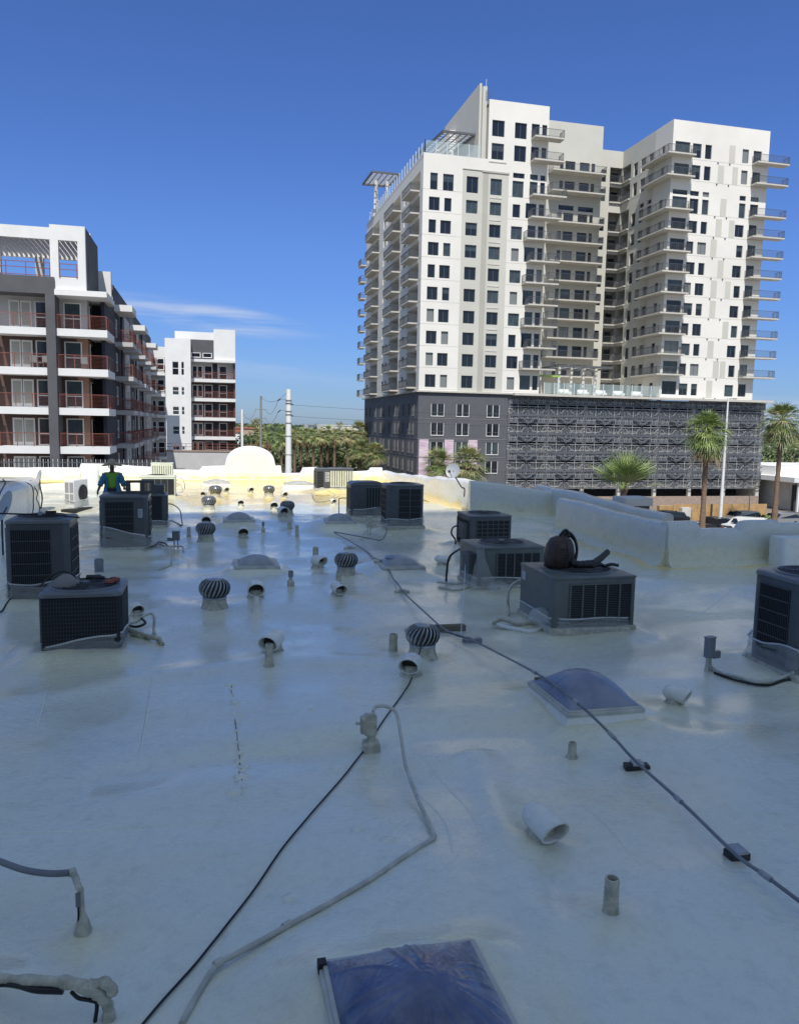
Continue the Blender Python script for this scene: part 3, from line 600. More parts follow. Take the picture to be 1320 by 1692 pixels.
def condenser(key, label, h, style, rc=0.05, body='ac_grey', wrap=0.0, ws=0.0, domed=False, front=None, side='r', sidestyle=None, labelat=None, plain_front=None, fan_r=None, wrapm='wrap'):
    cx, cy, w, d = UN[key]
    t = thing('condenser_unit', label, 'condenser', (cx, cy, 0.10), 0, CG); t.location.z = 0.095
    b = MB(); b.rprism(w+0.08, d+0.08, -0.16, 0.05, 0.05, 'foam_dark', bevel=0.02); b.build('base_pad', t, 40)
    b = MB(); b.rprism(w, d, 0.05, h, rc, body, bevel=0.01); b.build('cabinet', t, 30)
    b = MB(); F_ = faces(w, d)
    m = max(rc, 0.03)+0.02
    u0, u1 = front or (-w/2+m, w/2-m)
    z0, z1 = 0.10, h-(0.09 if style != 'mesh' else 0.02)
    panel(b, F_['f'], u0, u1, z0, z1, style); b.build('grille', t)
    for s_ in side:
        b = MB(); panel(b, F_[s_], -d/2+m, d/2-m, z0, z1, sidestyle or style); b.build('grille', t)
    b = MB(); cap = 0.055 if domed else 0.03
    b.rprism(w+0.03, d+0.03, h+0.001, h+cap, rc+0.015, 'ac_top' if body in ('ac_grey', 'ac_dark') else body, bevel=cap*0.7); b.build('top_cap', t, 40)
    r = fan_r or min(w, d)*0.40
    b = MB(); b.lathe([(r+.035, 0), (r+.03, .02), (r, .024), (r-.01, .002)], 'ac_top' if body in ('ac_grey', 'ac_dark') else body, 36, (0, 0, h+cap), cap=False); b.build('fan_ring', t, 40)
    fanguard(t, 0, 0, h+cap+0.003, r)
    if labelat:
        u, z, lw, lh = labelat; b = MB(xf=F_['f']); b.box((u, -0.006, z), (u+lw, -0.002, z+lh), 'paper')
        for i in range(5): b.box((u+.012, -0.008, z+lh*(0.12+i*0.17)), (u+lw*(0.9 if i % 2 else .6), -0.0062, z+lh*(0.12+i*0.17)+lh*0.06), 'label_print')
        b.build('label', t)
    if wrap: wrapskirt(t, w, d, wrap, len(label), ws, wrapm)
    return t
uA = condenser('A', 'black mesh condenser with gloves and a rag on its top, nearest on the left', 0.72, 'mesh', rc=0.09, wrap=0.20, ws=0.3, domed=True, side='rl', fan_r=0.40, body='ac_dark', front=(-0.44, 0.44))
uB = condenser('B', 'tall louvred condenser at the left edge with a spray pole lying across it', 1.27, 'louver', rc=0.10, wrap=0.36, front=(-0.38, 0.19), side='rl', domed=True)
uC = condenser('C', 'tall louvred condenser in front of the man, cinder block on top', 1.17, 'louver', rc=0.10, wrap=0.42, ws=-0.25, front=(-0.39, 0.20), side='rl', labelat=(0.30, 0.72, 0.10, 0.2), domed=True)
uD = condenser('D', 'tallest round-cornered condenser, two louvred columns on its front', 1.20, 'louver', rc=0.14, wrap=0.28, front=(-0.20, 0.43), side='l')
b = MB(xf=faces(*UN['D'][2:])['f']); b.box((.10, -.03, .10), (.13, -.005, 1.11), 'ac_bar'); b.build('grille_divider', uD)
uE = condenser('E', 'grey condenser with arched top and one dark panel, behind the tall one', 1.02, 'columns', rc=0.06, wrap=0.30, ws=0.2, front=(-0.05, 0.40), side='l')
uF = condenser('F', 'squat grey condenser with square-hole grille, partly behind another', 0.78, 'grid', rc=0.03, side='l', front=(-0.36, 0.46))
uG = condenser('G', 'green-grey condenser draped in plastic at its left side, middle right', 0.72, 'columns', rc=0.02, body='ac_green', wrap=0.20, front=(-0.28, 0.55), side='')
uH = condenser('H', 'green-grey condenser with the leaf blower lying on its top', 0.76, 'columns', rc=0.02, body='ac_green', wrap=0.20, ws=0.0, front=(-0.40, 0.58), side='')
uI = condenser('I', 'big round-cornered condenser cut off by the right edge, louvred side', 1.13, 'louver', rc=0.20, wrap=0.36, front=(0.1, 0.30), side='l', domed=True, fan_r=0.40)
uC2 = condenser('C2', 'narrow dark condenser just right of the cinder block', 0.86, 'mesh', rc=0.03, wrap=0.2, front=(-0.2, 0.1), side='r')
uJ = condenser('J', 'cream condenser with five grille columns in the sun behind the man', 0.78, 'columns', rc=0.03, body='ac_beige', front=(-0.55, 0.62), side='')
uK = condenser('K', 'pale condenser with upright fins against the back wall', 0.88, 'fins', rc=0.03, body='ac_beige', side='')
uN = condenser('N', 'narrow louvred condenser with a paper label, left of a sunlit pair', 0.90, 'louver', rc=0.04, front=(-0.28, 0.0), side='l', labelat=(0.08, 0.35, 0.2, 0.42))
uO = condenser('O', 'sunlit condenser with striped front, right of a pair at the back', 0.92, 'fins', rc=0.03, wrap=0.15, side='')
for k_, t_ in (('E', uE),):   # arched lid
    w_, d_ = UN['E'][2:]; b = MB(xf=Matrix.Translation((0, 0, 1.05)))
    for i in range(10):
        a0 = -1+2*i/10; a1 = -1+2*(i+1)/10; h0 = 0.07*sqrt(max(0, 1-a0**4)); h1 = 0.07*sqrt(max(0, 1-a1**4))
        b.face([(a0*w_/2, -d_/2, 0), (a1*w_/2, -d_/2, 0), (a1*w_/2, -d_/2, h1), (a0*w_/2, -d_/2, h0)], 'ac_top')
        b.face([(a0*w_/2, -d_/2, h0), (a1*w_/2, -d_/2, h1), (a1*w_/2, d_/2, h1), (a0*w_/2, d_/2, h0)], 'ac_top')
        b.face([(a1*w_/2, d_/2, 0), (a0*w_/2, d_/2, 0), (a0*w_/2, d_/2, h0), (a1*w_/2, d_/2, h1)], 'ac_top')
    b.build('arched_lid', t_, 50)
# service box on the side of F and G, H
for t_, k_ in ((uF, 'F'), (uG, 'G')):
    w_, d_ = UN[k_][2:]; b = MB(); b.box((-w_/2-0.14, -d_/2+0.1, 0.25), (-w_/2-0.004, -d_/2+0.45, 0.62), 'ac_grey'); b.build('service_box', t_)
b = MB(xf=faces(*UN['H'][2:])['l']); b.box((-0.55, -0.006, 0.55), (-0.4, -0.002, 0.68), 'paper'); b.build('label', uH)
b = MB(); b.rprism(0.36, 0.4, 0.9, 1.14, 0.02, 'ac_grey', cx=-0.02, bevel=0.01); b.build('top_box', uC2, 30)
# plastic draped over the left end of G
b = MB(); k = b.mi('wrap'); w_, d_ = UN['G'][2:]; G_ = []
for i in range(13):
    r = []
    for j in range(13):
        u = i/12; v = j/12; xl_ = -w_/2-.02-.16*v; xr_ = -w_/2+.10+.30*v**1.6; x = xl_+(xr_-xl_)*u
        r.append(b.vert((x, -d_/2-0.03-0.05*v-.05*float(vnoise(i*.9, j*.6)), .73-.73*v+.02*sin(i*1.4))))
    G_.append(r)
for a, c in zip(G_, G_[1:]):
    for j in range(12): b.f.append([a[j], a[j+1], c[j+1], c[j]]); b.m.append(k)
b.build('plastic_drape', uG, 70)
# crumpled film lump at the corner of H and right of G
for t_, (lx, ly, lz, s_) in ((uG, (-0.28, -0.62, 0.12, 0.24)), (uH, (-0.70, -0.35, 0.26, 0.20))):
    b = MB(); pr = [(0.02, 0.10)]
    b.lathe([(s_*1.0, -0.14), (s_*.95, -0.07), (s_*0.7, -0.01), (s_*0.3, 0.03), (0.01, 0.035)], 'wrap', 22, (0, 0, 0), noise=0.13); b.build('plastic_bunch', t_, 60, (lx, ly, lz))
# small foil strip on A's cap etc.

# mini-split condenser in the sun
pm = P(124, 843, 0.05)
t = thing('mini_split_unit', 'small white mini-split condenser with round fan side, in the sun by the back wall', 'condenser', (pm[0], pm[1]+0.35, 0.12), radians(68))
b = MB(); b.rprism(0.85, 0.34, 0.02, 0.90, 0.03, 'ac_white', bevel=0.01); b.build('cabinet', t, 30)
b = MB()
for q in (0.06, 0.12, 0.18, 0.24, 0.27): b.tube([(0.1+q*cos(a*pi/12), -0.185, 0.47+q*sin(a*pi/12)) for a in range(25)], 0.008, 'ac_bar', 5, cap=False)
b.build('fan_guard', t)
b = MB(); b.tube([(0.1, -0.171, 0.47), (0.1, -0.178, 0.47)], 0.265, 'ac_dark', 30); b.build('fan_well', t)
b = MB()
for s_ in (0, 1):
    for q in (0, 1): b.box((-0.429, -0.15+q*0.16, 0.12+s_*0.38), (-0.425, -0.02+q*0.16, 0.46+s_*0.38), 'mini_grille')
b.build('side_grille', t)
b = MB(); b.box((-0.5, -0.26, -0.12), (0.5, 0.26, -0.045), 'black'); b.build('rubber_feet', t)
wrapskirt(t, 0.86, 0.36, 0.28, 3)
feat(pm[0]-.5, pm[0]+.8, pm[1], pm[1]+.6, 0.02, .2)

# ------------------------------------------------------------------ turbine vents
def turbine(i, label):
    x, y, w = TUR[i]; w = w*1.0; t = thing('turbine_vent', label, 'turbine vent', (x, y, Z(x, y)), random.uniform(0, 1), 'spinning turbine vents')
    R = w/2; hb = R*0.55
    b = MB(); b.lathe([(R*1.0, -0.08), (R*0.80, 0.02), (R*0.74, 0.10), (R*0.74, hb), (R*0.78, hb+0.01)], 'foam_dark', 28, noise=0.015); b.build('collar', t, 50)
    zc = hb+R*0.62; Hh = R*0.62
    b = MB(); b.lathe([(R*0.60, zc-Hh), (R*0.86, zc-Hh*.5), (R*0.90, zc), (R*0.78, zc+Hh*.6), (R*0.3, zc+Hh*0.96)], 'galv_d', 28); b.build('core', t, 60)
    b = MB(); k = b.mi('galv'); nv = 22
    for v in range(nv):
        ring = []
        for j in range(9):
            ph = -pi/2*0.80+j/8*pi*0.86; a = 2*pi*v/nv+0.40*(j/8-.5)*1.7
            rad = R*cos(ph)**0.62 if cos(ph) > 0 else 0; z = zc+Hh*sin(ph)
            wv = 2*pi/nv*0.62; tw = 0.055*R/0.25
            p1 = (rad*cos(a), rad*sin(a), z); r2 = rad-tw*0.9; a2 = a+wv
            ring.append((b.vert(p1), b.vert((rad*1.0*cos(a+wv*.5), rad*1.0*sin(a+wv*.5), z+.003)), b.vert((max(r2, 0)*cos(a2), max(r2, 0)*sin(a2), z))))
        for q, s_ in zip(ring, ring[1:]):
            for e in (0, 1): b.f.append([q[e], q[e+1], s_[e+1], s_[e]]); b.m.append(k)
    b.build('vanes', t, 60)
    b = MB(); b.lathe([(R*0.46, zc+Hh*0.88), (R*0.44, zc+Hh*.98), (R*0.15, zc+Hh*1.07), (0.01, zc+Hh*1.08)], 'galv', 24); b.build('cap', t, 50)
    b = MB(); b.lathe([(R*0.76, hb-.005), (R*0.78, hb+0.012), (R*0.72, hb+0.03)], 'galv', 28, cap=False); b.build('ring', t, 50)
    return t
for i, l in enumerate(['largest turbine vent, the black cord passing in front of it', 'dark turbine vent left of the middle, in the fourth row of vents', 'turbine vent with a hood vent showing above its top', 'silver turbine vent beside the long conduit, behind a hood vent',
                       'small turbine vent just inside the shade, left of the dome skylight', 'small dark turbine vent at the shadow edge right of the dome skylight', 'small pale turbine vent standing in the sun near the hump wall', 'cream-sprayed turbine vent in the sun, half coated']):
    random.seed(i); turbine(i, l)

# ------------------------------------------------------------------ hooded vents
def hood(px, py, w, label, rz=0.0, tilt=0.35, col='foam', long=1.0, zz=0.0):
    p = P(px, py, 0.03+zz); W_ = w/1280*p[1]; feat(p[0]-.04, p[0]+.04, p[1]+.05, p[1]+.12, 0.03, 0.18, .6); t = thing('hood_vent', label, 'hood vent', (p[0], p[1]+W_*0.4, Z(p[0], p[1]+W_*.4)-0.01), rz, 'foam-sprayed hood vents')
    R = W_/2; b = MB(); k = b.mi(col); Lh = R*2.5*long; secs = []; SG = 18
    for j in range(12):
        s_ = j/11; r = R*(0.35, .72, .88)[j] if j < 3 else R*(0.90+0.10*s_)
        yc = Lh*0.55-Lh*s_; zc = R*(1.22-tilt*0.55*s_)
        ring = []
        for a in range(SG):
            th = 2*pi*a/SG; cz = sin(th); fl = .72 if cz < 0 else .95
            ring.append(b.vert((r*cos(th)*(1+0.14*float(vnoise(a*.8, j*.7+px))), yc-(0.38*R*cz*(j-8)/3 if j > 8 else 0), zc+r*fl*cz*(1+0.16*float(vnoise(a*.7+3, j*.7)))))) 
        secs.append(ring)
    for a, c in zip(secs, secs[1:]):
        for j in range(SG): b.f.append([a[j], c[j], c[(j+1) % SG], a[(j+1) % SG]]); b.m.append(k)
    b.f.append(secs[0]); b.m.append(k)
    o = b.build('hood', t, 60); md = o.modifiers.new('thick', 'SOLIDIFY'); md.thickness = R*0.11; md.offset = 0
    b = MB(); b.lathe([(R*1.35, -0.05), (R*1.08, 0.02), (R*0.95, R*0.25), (R*0.86, R*0.7), (R*0.7, R*1.0)], 'foam_dark', 22, (0, Lh*0.08, 0), noise=0.05); b.build('neck', t, 60)
    b = MB(); q = MB(); y_ = -Lh*0.05; z_ = R*(1.22-tilt*0.55*.6); b.face([(R*.84*cos(2*pi*a/16), y_, z_+R*.76*sin(2*pi*a/16)) for a in range(16)], 'black'); b.build('throat_plug', t)  # black disc stands for the shade inside the hood
    return t
hood(905, 1402, 58, 'large smooth hood vent nearest on the right, beside the open pipe', 0.22, 0.6, long=1.2)
hood(1124, 1164, 34, 'hood vent right of the blue domed skylight, mouth turned right', 0.62, 0.35, long=1.1)
hood(451, 1082, 33, 'wide hood vent with a narrow pipe standing right before its mouth', -0.45, 0.3, long=1.2)
hood(682, 1124, 36, 'hood vent below the largest turbine, the cord lying over it', -0.5, 0.2)
hood(423, 995, 27, 'hood vent with a tapered pipe before it, right of the dark turbine', 0.0, 0.3)
hood(560, 990, 21, 'hood vent directly below the silver turbine', 0.15, 0.4, long=1.5)
hood(527, 943, 20, 'hood vent at the foot of a tall square-topped pipe', 0.6, 0.3)
hood(225, 1020, 20, 'small half-round hood vent right of the black mesh condenser', 0.3, 0.2)
hood(402, 888, 17, 'small hood vent between the two left dome skylights', 0.0, 0.2)
hood(468, 856, 16, 'hood vent in front of the small dark turbine at the shadow edge', 0.25, 0.2)
hood(453, 844, 13, 'little hood vent left of the turbine at the shadow edge', 0.0, 0.2)
hood(733, 936, 16, 'hood vent left of the plastic-draped condenser', 0.9, 0.2, long=1.3)
hood(341, 872, 15, 'little hood vent seen above the ball of a turbine', 0.0, 0.2, zz=0.0)
hood(398, 835, 10, 'tiny yellowed hood in the sun, left one of three', 0.0, 0.2)
hood(414, 815, 9, 'tiny yellowed hood in the sun, farthest of three', 0.3, 0.2)
hood(470, 822, 10, 'tiny yellowed hood in the sun, right one of three', 0.3, 0.2)
hood(373, 816, 9, 'tiny hood right of the cream-sprayed turbine', 0.4, 0.2)
hood(337, 821, 9, 'tiny hood left of the cream-sprayed turbine', -0.3, 0.2)
hood(551, 834, 9, 'tiny hood left of the arched-top condenser, in the sun', 0.3, 0.2)
# ------------------------------------------------------------------ pipes
def pipe(px, py, top, w, label, col='foam', flare=1.6, square=False):
    p = P(px, py, 0.02); d = p[1]*0.985; h = (py-top)/1280*d/0.98; r = w/1280*d/2; random.seed(px); feat(p[0]-.02, p[0]+.02, p[1], p[1]+.04, 0.02, 0.12, .5)
    t = thing('vent_pipe', label, 'vent pipe', (p[0], p[1]+r, Z(p[0], p[1]+r)), 0, 'foam-coated vent pipes'); b = MB()
    if square:
        b.rprism(2*r*0.9, 2*r*0.9, -0.04, h*0.35, r*0.3, col, bevel=r*0.3); b.rprism(r*0.9, r*0.8, h*0.3, h, r*0.1, 'foam_dark'); b.rprism(r*1.2, r*1.2, h*0.62, h, r*0.1, 'hose')
    else:
        pr = [(r*flare*1.25, -0.04), (r*flare, 0.01), (r*(1+(flare-1)*.35), h*0.18), (r*1.02, h*0.4)]+[(r*(1+0.03*random.uniform(-1, 1)), h*(0.4+0.12*i)) for i in range(1, 5)]+[(r*0.98, h-.01), (r*0.93, h), (r*0.72, h), (r*0.68, h-.02), (r*0.66, h-0.12)]
        b.lathe(pr, col, 20, noise=0.025, cap=False)
    b.build('pipe_body', t, 60)
    if not square: b = MB(); b.lathe([(r*0.67, h-0.12), (r*0.1, h-0.121)], 'black', 16, cap=False); b.face([(r*.67*cos(a*pi/8), r*.67*sin(a*pi/8), h-.1) for a in range(16)], 'black'); b.build('opening', t)  # black disc stands for the shade down the pipe
pipe(1014, 1530, 1460, 30, 'tall open pipe nearest on the right, black inside', 'foam_dark', 1.1)
pipe(948, 1250, 1221, 16, 'short tapered pipe below the blue domed skylight', 'foam_dark', 1.4)
pipe(445, 1107, 1070, 13, 'narrow pipe standing in front of the wide hood vent', 'foam_dark', 1.3)
pipe(651, 1083, 1053, 15, 'stout crusty pipe left of the largest turbine', 'foam_dark', 1.1)
pipe(424, 1017, 990, 9, 'tapered pipe in front of the hood right of the dark turbine', 'foam', 1.7)
pipe(481, 975, 950, 13, 'broken square pipe with a lumpy foam foot', 'foam_dark', square=True)
pipe(522, 930, 907, 10, 'square-cut pipe behind the hood vent', 'foam_dark', 1.1)
pipe(560, 970, 953, 9, 'pipe stub between the silver turbine and the hood below it', 'foam_dark', 1.1)
pipe(435, 880, 864, 7, 'small broken pipe right of the little hood', 'foam_dark', square=True)
pipe(479, 874, 862, 7, 'short pipe, left of a close pair in the shade', 'foam_dark', 1.1)
pipe(491, 885, 867, 6, 'taller pipe, right of a close pair in the shade', 'foam_dark', 1.2)
pipe(312, 889, 874, 6, 'small pipe right of the disconnect box beside the cables', 'foam_dark', 1.3)
pipe(163, 951, 931, 14, 'dark pipe standing behind the black mesh condenser', 'hose', 1.0)
pipe(464, 850, 842, 5, 'stub between the two small hoods at the shadow edge', 'foam_dark', 1.1)
# ------------------------------------------------------------------ skylights
def skylight(k, label, film, hd, tilt=0, folds=False):
    x0, x1, y0, y1 = SKY[k]; w = x1-x0; d = y1-y0; t = thing('skylight', label, 'skylight', ((x0+x1)/2, (y0+y1)/2, 0.05), radians(tilt), 'domed skylights on foam curbs')
    b = MB(); k0 = b.mi('foam'); R_ = []
    for (e, z) in ((0.26, -0.12), (0.12, -0.04), (0.05, 0.04), (0.02, 0.11)): R_.append([b.vert((sx*(w/2+e), sy*(d/2+e), z)) for sx, sy in ((-1, -1), (1, -1), (1, 1), (-1, 1))])
    for a, c in zip(R_, R_[1:]):
        for j in range(4): b.f.append([a[j], a[(j+1) % 4], c[(j+1) % 4], c[j]]); b.m.append(k0)
    b.build('curb', t)
    b = MB(); b.rprism(w+0.06, d+0.06, 0.11, 0.15, 0.02, 'alu', bevel=0.008); b.rprism(w+0.02, d+0.02, 0.15, 0.168, 0.02, 'alu', bevel=0.006); b.build('frame', t, 40)
    b = MB(); kk = b.mi(film); n = (100 if film == 'film_near' else 44) if folds else 18; G = []; random.seed(3); cr = []
    for q in range(26):
        a = random.uniform(0, 2*pi); cr.append((a, random.uniform(0.012, 0.04), random.uniform(.35, 1)))
    for i in range(n+1):
        r = []
        for j in range(n+1):
            u = 2*i/n-1; v = 2*j/n-1; z = hd*((1-u**2)**0.75)*((1-v**2)**0.75) if abs(u) < 1 and abs(v) < 1 else 0
            if folds:
                rad = sqrt((u*w/2)**2+(v*d/2)**2); an = atan2(v, u)
                for (a, wd, am) in cr:
                    dd = (an-a+pi) % (2*pi)-pi; dist = dd*max(rad, 0.05); bend = 0.05*sin(rad*9+a*5)
                    z += (0.010 if film == 'film_near' else 0.009)*am*exp(-((dist+bend*rad)/(wd*0.4))**2)*min(1, max(0, rad-0.10)*6)*(1 if abs(u) < 1 and abs(v) < 1 else 0)
                z += 0.004*float(vnoise(i*.7, j*.7))
            q_ = 0.485 if folds else 0.43; r.append(b.vert((u*w*q_, v*d*q_, 0.17+z)))
        G.append(r)
    for a, c in zip(G, G[1:]):
        for j in range(n): b.f.append([a[j], c[j], c[j+1], a[j+1]]); b.m.append(kk)
    b.build('dome', t, 80)
    return t
t = skylight('near', 'nearest skylight at the bottom edge under wrinkled dark blue film', 'film_near', 0.20, folds=True)
b = MB(); x_ = (SKY['near'][1]-SKY['near'][0])/2; b.box((-x_-.035, 0.46, 0.12), (-x_+.01, 0.51, 0.178), 'black'); b.build('corner_clip', t)
skylight('right', 'blue domed skylight at right with the long conduit crossing its corner', 'film', 0.23, folds=True)
skylight('mid_left', 'grey domed skylight in the middle of the left column of three', 'film_grey', 0.16)
t0_ = skylight('mid_right', 'domed skylight with a patch of blue film, right of the silver turbine', 'film_grey', 0.16)
b = MB(); b.lathe([(.22, .115), (.16, .135), (.02, .15)], 'film', 12, (-.08, .02, .17), noise=.1); b.build('film_patch', t0_, 60)
skylight('far_left', 'small grey dome skylight just inside the shade, left of two', 'film_grey', 0.18)
skylight('far_right', 'small grey dome skylight just inside the shade, left of the arched-top condenser', 'film_grey', 0.18)
skylight('lit_left', 'low grey skylight in the sun at the foot of the hump wall', 'alu', 0.12)
skylight('lit_right', 'low grey skylight in the sun left of the striped condenser', 'alu', 0.12)
# ------------------------------------------------------------------ conduits, cords, supports
def groundline(pxs, lift, n=6):
    pts = []
    for q in pxs:
        if len(q) == 2: p = P(q[0], q[1], 0.03+lift); pts.append((p[0], p[1], Z(p[0], p[1])+lift))
        else: p = P(*q); pts.append(tuple(p))
    return cat(pts, n)
def resurf(pts, lift, lo=None): return [Vector((p.x, p.y, max(p.z, Z(p.x, p.y)+lift))) for p in pts]
line = [(552, 880), (600, 908), (650, 957), (668, 980), (700, 1010), (735, 1040), (780, 1058, .14), (830, 1083, .16), (890, 1115, .30), (925, 1139, .36), (960, 1167, .36), (985, 1190, .32), (1015, 1220, .2), (1050, 1258, .13), (1130, 1330, .11), (1215, 1412, .12), (1265, 1448, .11), (1345, 1508, .1)]
pts = resurf(groundline([(q[0], q[1], q[2] if len(q) > 2 else 0.09) for q in line], 0), 0.03)
t = tag(bpy.data.objects.new('conduit_run', None), 'long grey conduit running diagonally over the roof on small blocks', 'conduit'); SC.collection.objects.link(t)
b = MB(); b.tube(pts, 0.0135, 'hose', 8); b.build('pipe', t, 60)
for f in (0.32, 0.47, 0.58, 0.70, 0.83, 0.945):
    i = int(f*(len(pts)-2)); b = MB(); b.tube([pts[i], pts[i]+(pts[i+1]-pts[i]).normalized()*0.09], 0.021, 'galv', 8); b.build('coupling', t, 50)
def block_(px, py, L_, Wd, H, rz, label, m='hose', z=0.02):
    p = P(px, py, z+H*.3); zz = Z(p[0], p[1])-0.01; t = thing('pipe_block', label, 'support block', (p[0], p[1], zz), rz, 'blocks under the long conduit')
    b = MB(); b.rprism(L_, Wd, 0, H, 0.012, m, bevel=0.01); b.build('pad', t, 30)
    b = MB(); b.box((-0.05, -Wd/2-.004, H), (0.05, Wd/2+.004, H+.02), 'galv'); b.build('strap', t)
block_(1217, 1415, 0.15, 0.11, 0.06, -0.05, 'black support block under the conduit, nearest the right edge', 'bp2')
block_(1052, 1263, 0.22, 0.10, 0.05, -0.2, 'dark support block between the blue skylight and the nearest block', 'bp2')
block_(780, 1059, 0.26, 0.12, 0.07, 0.1, 'grey support block right of the largest turbine', 'hose')
block_(664, 979, 0.26, 0.10, 0.05, 0, 'cream-coated support block below the mid skylight', 'foam_dark')
block_(630, 943, 0.30, 0.10, 0.05, 0.1, 'cream-coated support block left of the blue-patched skylight', 'foam_dark')
block_(577, 905, 0.26, 0.10, 0.05, 0, 'farthest cream support block where the conduit begins', 'foam_dark')
p = P(735, 1036, 0.04); t = thing('wood_plank', 'weathered wooden plank lying under the conduit above the largest turbine', 'plank', (p[0], p[1], Z(p[0], p[1])), -0.03)
t2 = MB(); t2.rprism(0.62, 0.12, -0.01, 0.085, 0.008, 'wood', bevel=0.006); t2.build('board', t, 30)
t2 = MB(); t2.rprism(0.36, 0.14, 0.0, 0.05, 0.02, 'foam_dark', bevel=0.01, cx=-0.42); t2.build('foam_end', t, 30)
p = P(905, 1127, 0.2); t = thing('wood_wedge', 'short wood block wedged under the conduit at the blue skylight corner', 'block', (p[0], p[1], 0.05), -0.1)
t2 = MB(); t2.rprism(0.28, 0.12, 0.0, 0.19, 0.01, 'wood', bevel=0.006); t2.build('board', t, 30)
# black cord to the foreground, paler where it nears the bottom edge
cord = [(735, 1045, .20), (705, 1046, .42), (694, 1075, .30), (688, 1104, .10), (668, 1145), (640, 1183), (600, 1228), (560, 1280), (505, 1348), (455, 1412), (390, 1500), (330, 1576), (280, 1634), (225, 1700)]
pts = groundline([q if len(q) == 3 else (q[0], q[1], 0.03) for q in cord], 0); pts = [pts[i] if i < 20 else Vector((pts[i].x, pts[i].y, Z(pts[i].x, pts[i].y)+0.012)) for i in range(len(pts))]
b = MB(); b.tube(pts, 0.0075, 'black', 6); tag(b.build('extension_cord', smooth=60), 'thin black cord running from the largest turbine to the bottom left', 'cord')
p3 = groundline([(780, 1056, .15), (760, 1052, .12), (742, 1046, .2), (720, 1044, .42), (700, 1046, .43)], 0)
b = MB(); b.tube(p3, 0.0075, 'black', 6); tag(b.build('extension_cord', smooth=60), 'short black cord from the grey block over the turbine top', 'cord')
# white rope
pts = groundline([(772, 905, .6), (769, 930, .5), (766, 985, .25), (763, 1020, .1), (762, 1048, .04)], 0)
b = MB(); b.tube(pts, 0.006, 'steel_w', 5); tag(b.build('rope', smooth=60), 'thin white rope hanging down to the wooden plank', 'rope')
# foam-sprayed disconnect with its arching conduit
p = P(616, 1230, 0.03); bx_, by_ = p[0], p[1]+0.08
t = thing('foam_disconnect', 'cream-sprayed switch box on a foam foot with arching conduit', 'switch box', (bx_, by_, Z(bx_, by_)))
b = MB(); b.rprism(0.16, 0.16, -0.03, 0.10, 0.03, 'foam_dark', bevel=0.03); b.rprism(0.08, 0.08, 0.09, 0.17, 0.03, 'foam_dark'); b.build('foot', t, 50)
b = MB(); b.rprism(0.115, 0.10, 0.16, 0.36, 0.02, 'foam_dark', bevel=0.02, cx=-0.01); b.rprism(0.07, 0.09, 0.18, 0.34, 0.02, 'foam_dark', bevel=0.02, cx=-0.07); b.build('switch_body', t, 50)
b = MB(); b.tube([(-.10, 0, .27), (-.14, 0, .275)], 0.012, 'hose_l', 8); b.tube([(-.14, 0, .26), (-.14, 0, .29)], 0.012, 'hose_l', 8); b.build('switch_lever', t)
cp = [(616, 1176, .34), (622, 1168, .37), (640, 1168, .37), (655, 1180, .32), (662, 1215, .18), (668, 1255, .06), (673, 1275, .04), (690, 1320, .03), (715, 1376, .03), (717, 1383, .03), (710, 1390, .03), (640, 1436, .03), (560, 1484, .03), (480, 1528, .03), (400, 1572, .03), (366, 1590, .03), (350, 1605, .02), (330, 1640, .0), (300, 1700, -.02)]
pts = groundline(cp, 0)
b = MB(); b.tube(resurf(pts, 0.010), 0.0165, 'hose_l', 8); tag(b.build('cream_conduit', smooth=60), 'cream-coated conduit bending across the roof from the foam switch box', 'conduit')
b = MB()
for (px, py) in ((480, 1526), (366, 1589)):
    q = P(px, py, .03); q2 = P(px-12, py+7, .03); b.tube([q, q2], 0.024, 'hose_l', 8)
tag(b.build('conduit_couplings', smooth=60), 'two thicker couplings on the cream conduit near the bottom', 'coupling')
# metal disconnect boxes on posts
def dbox(px, py, top, w, label, legs=True, arm=1, m='hose'):
    p = P(px, py, 0.03); d = p[1]; h = (py-top)/1280*d; wd = w/1280*d
    t = thing('disconnect_box', label, 'disconnect box', (p[0], p[1], Z(p[0], p[1])), 0.25*arm, 'electrical disconnect boxes on posts')
    b = MB(); b.rprism(wd, wd*0.6, h*0.42, h, 0.008, m, bevel=0.006); b.box((-wd*.53, -wd*.34, h*0.985), (wd*.53, wd*.34, h*1.01), m); b.build('box', t, 30)
    b = MB(); b.rprism(wd*0.9, wd*0.35, h*0.38, h*0.58, 0.006, m, cx=arm*wd*0.75, cy=-wd*.2); b.build('side_box', t, 30)
    for s_ in (-1, 1):
        b = MB(); b.tube([(s_*wd*.25, 0, h*.44), (s_*wd*.25, 0, 0.1), (s_*wd*.3, 0, -0.03)], [0.014, 0.016, 0.03], 'hose_l', 8); b.build('post', t, 50)
dbox(1170, 1108, 1040, 20, 'disconnect box on two posts left of the right-edge condenser')
dbox(291, 900, 875, 11, 'disconnect box on posts beside the cables of the louvred condenser', arm=-1)
dbox(610, 878, 846, 10, 'disconnect box on posts in front of the tallest condenser', m='foam_dark')
def cable(px, r, m, name, label, kind='cable', lift=0, parent=None):
    pts = groundline(px, lift); b = MB(); b.tube(resurf(pts, r*0.6), r, m, 7); o = b.build(name, smooth=60); tag(o, label, kind, 'refrigerant lines and cables of the condensers'); return o
cable([(1168, 1085, .16), (1172, 1098, .06), (1185, 1110, .05), (1215, 1118, .05), (1250, 1127, .06), (1285, 1122, .1), (1325, 1105, .2)], 0.022, 'hose_l', 'line_set', 'cream line set sagging to the right-edge condenser')
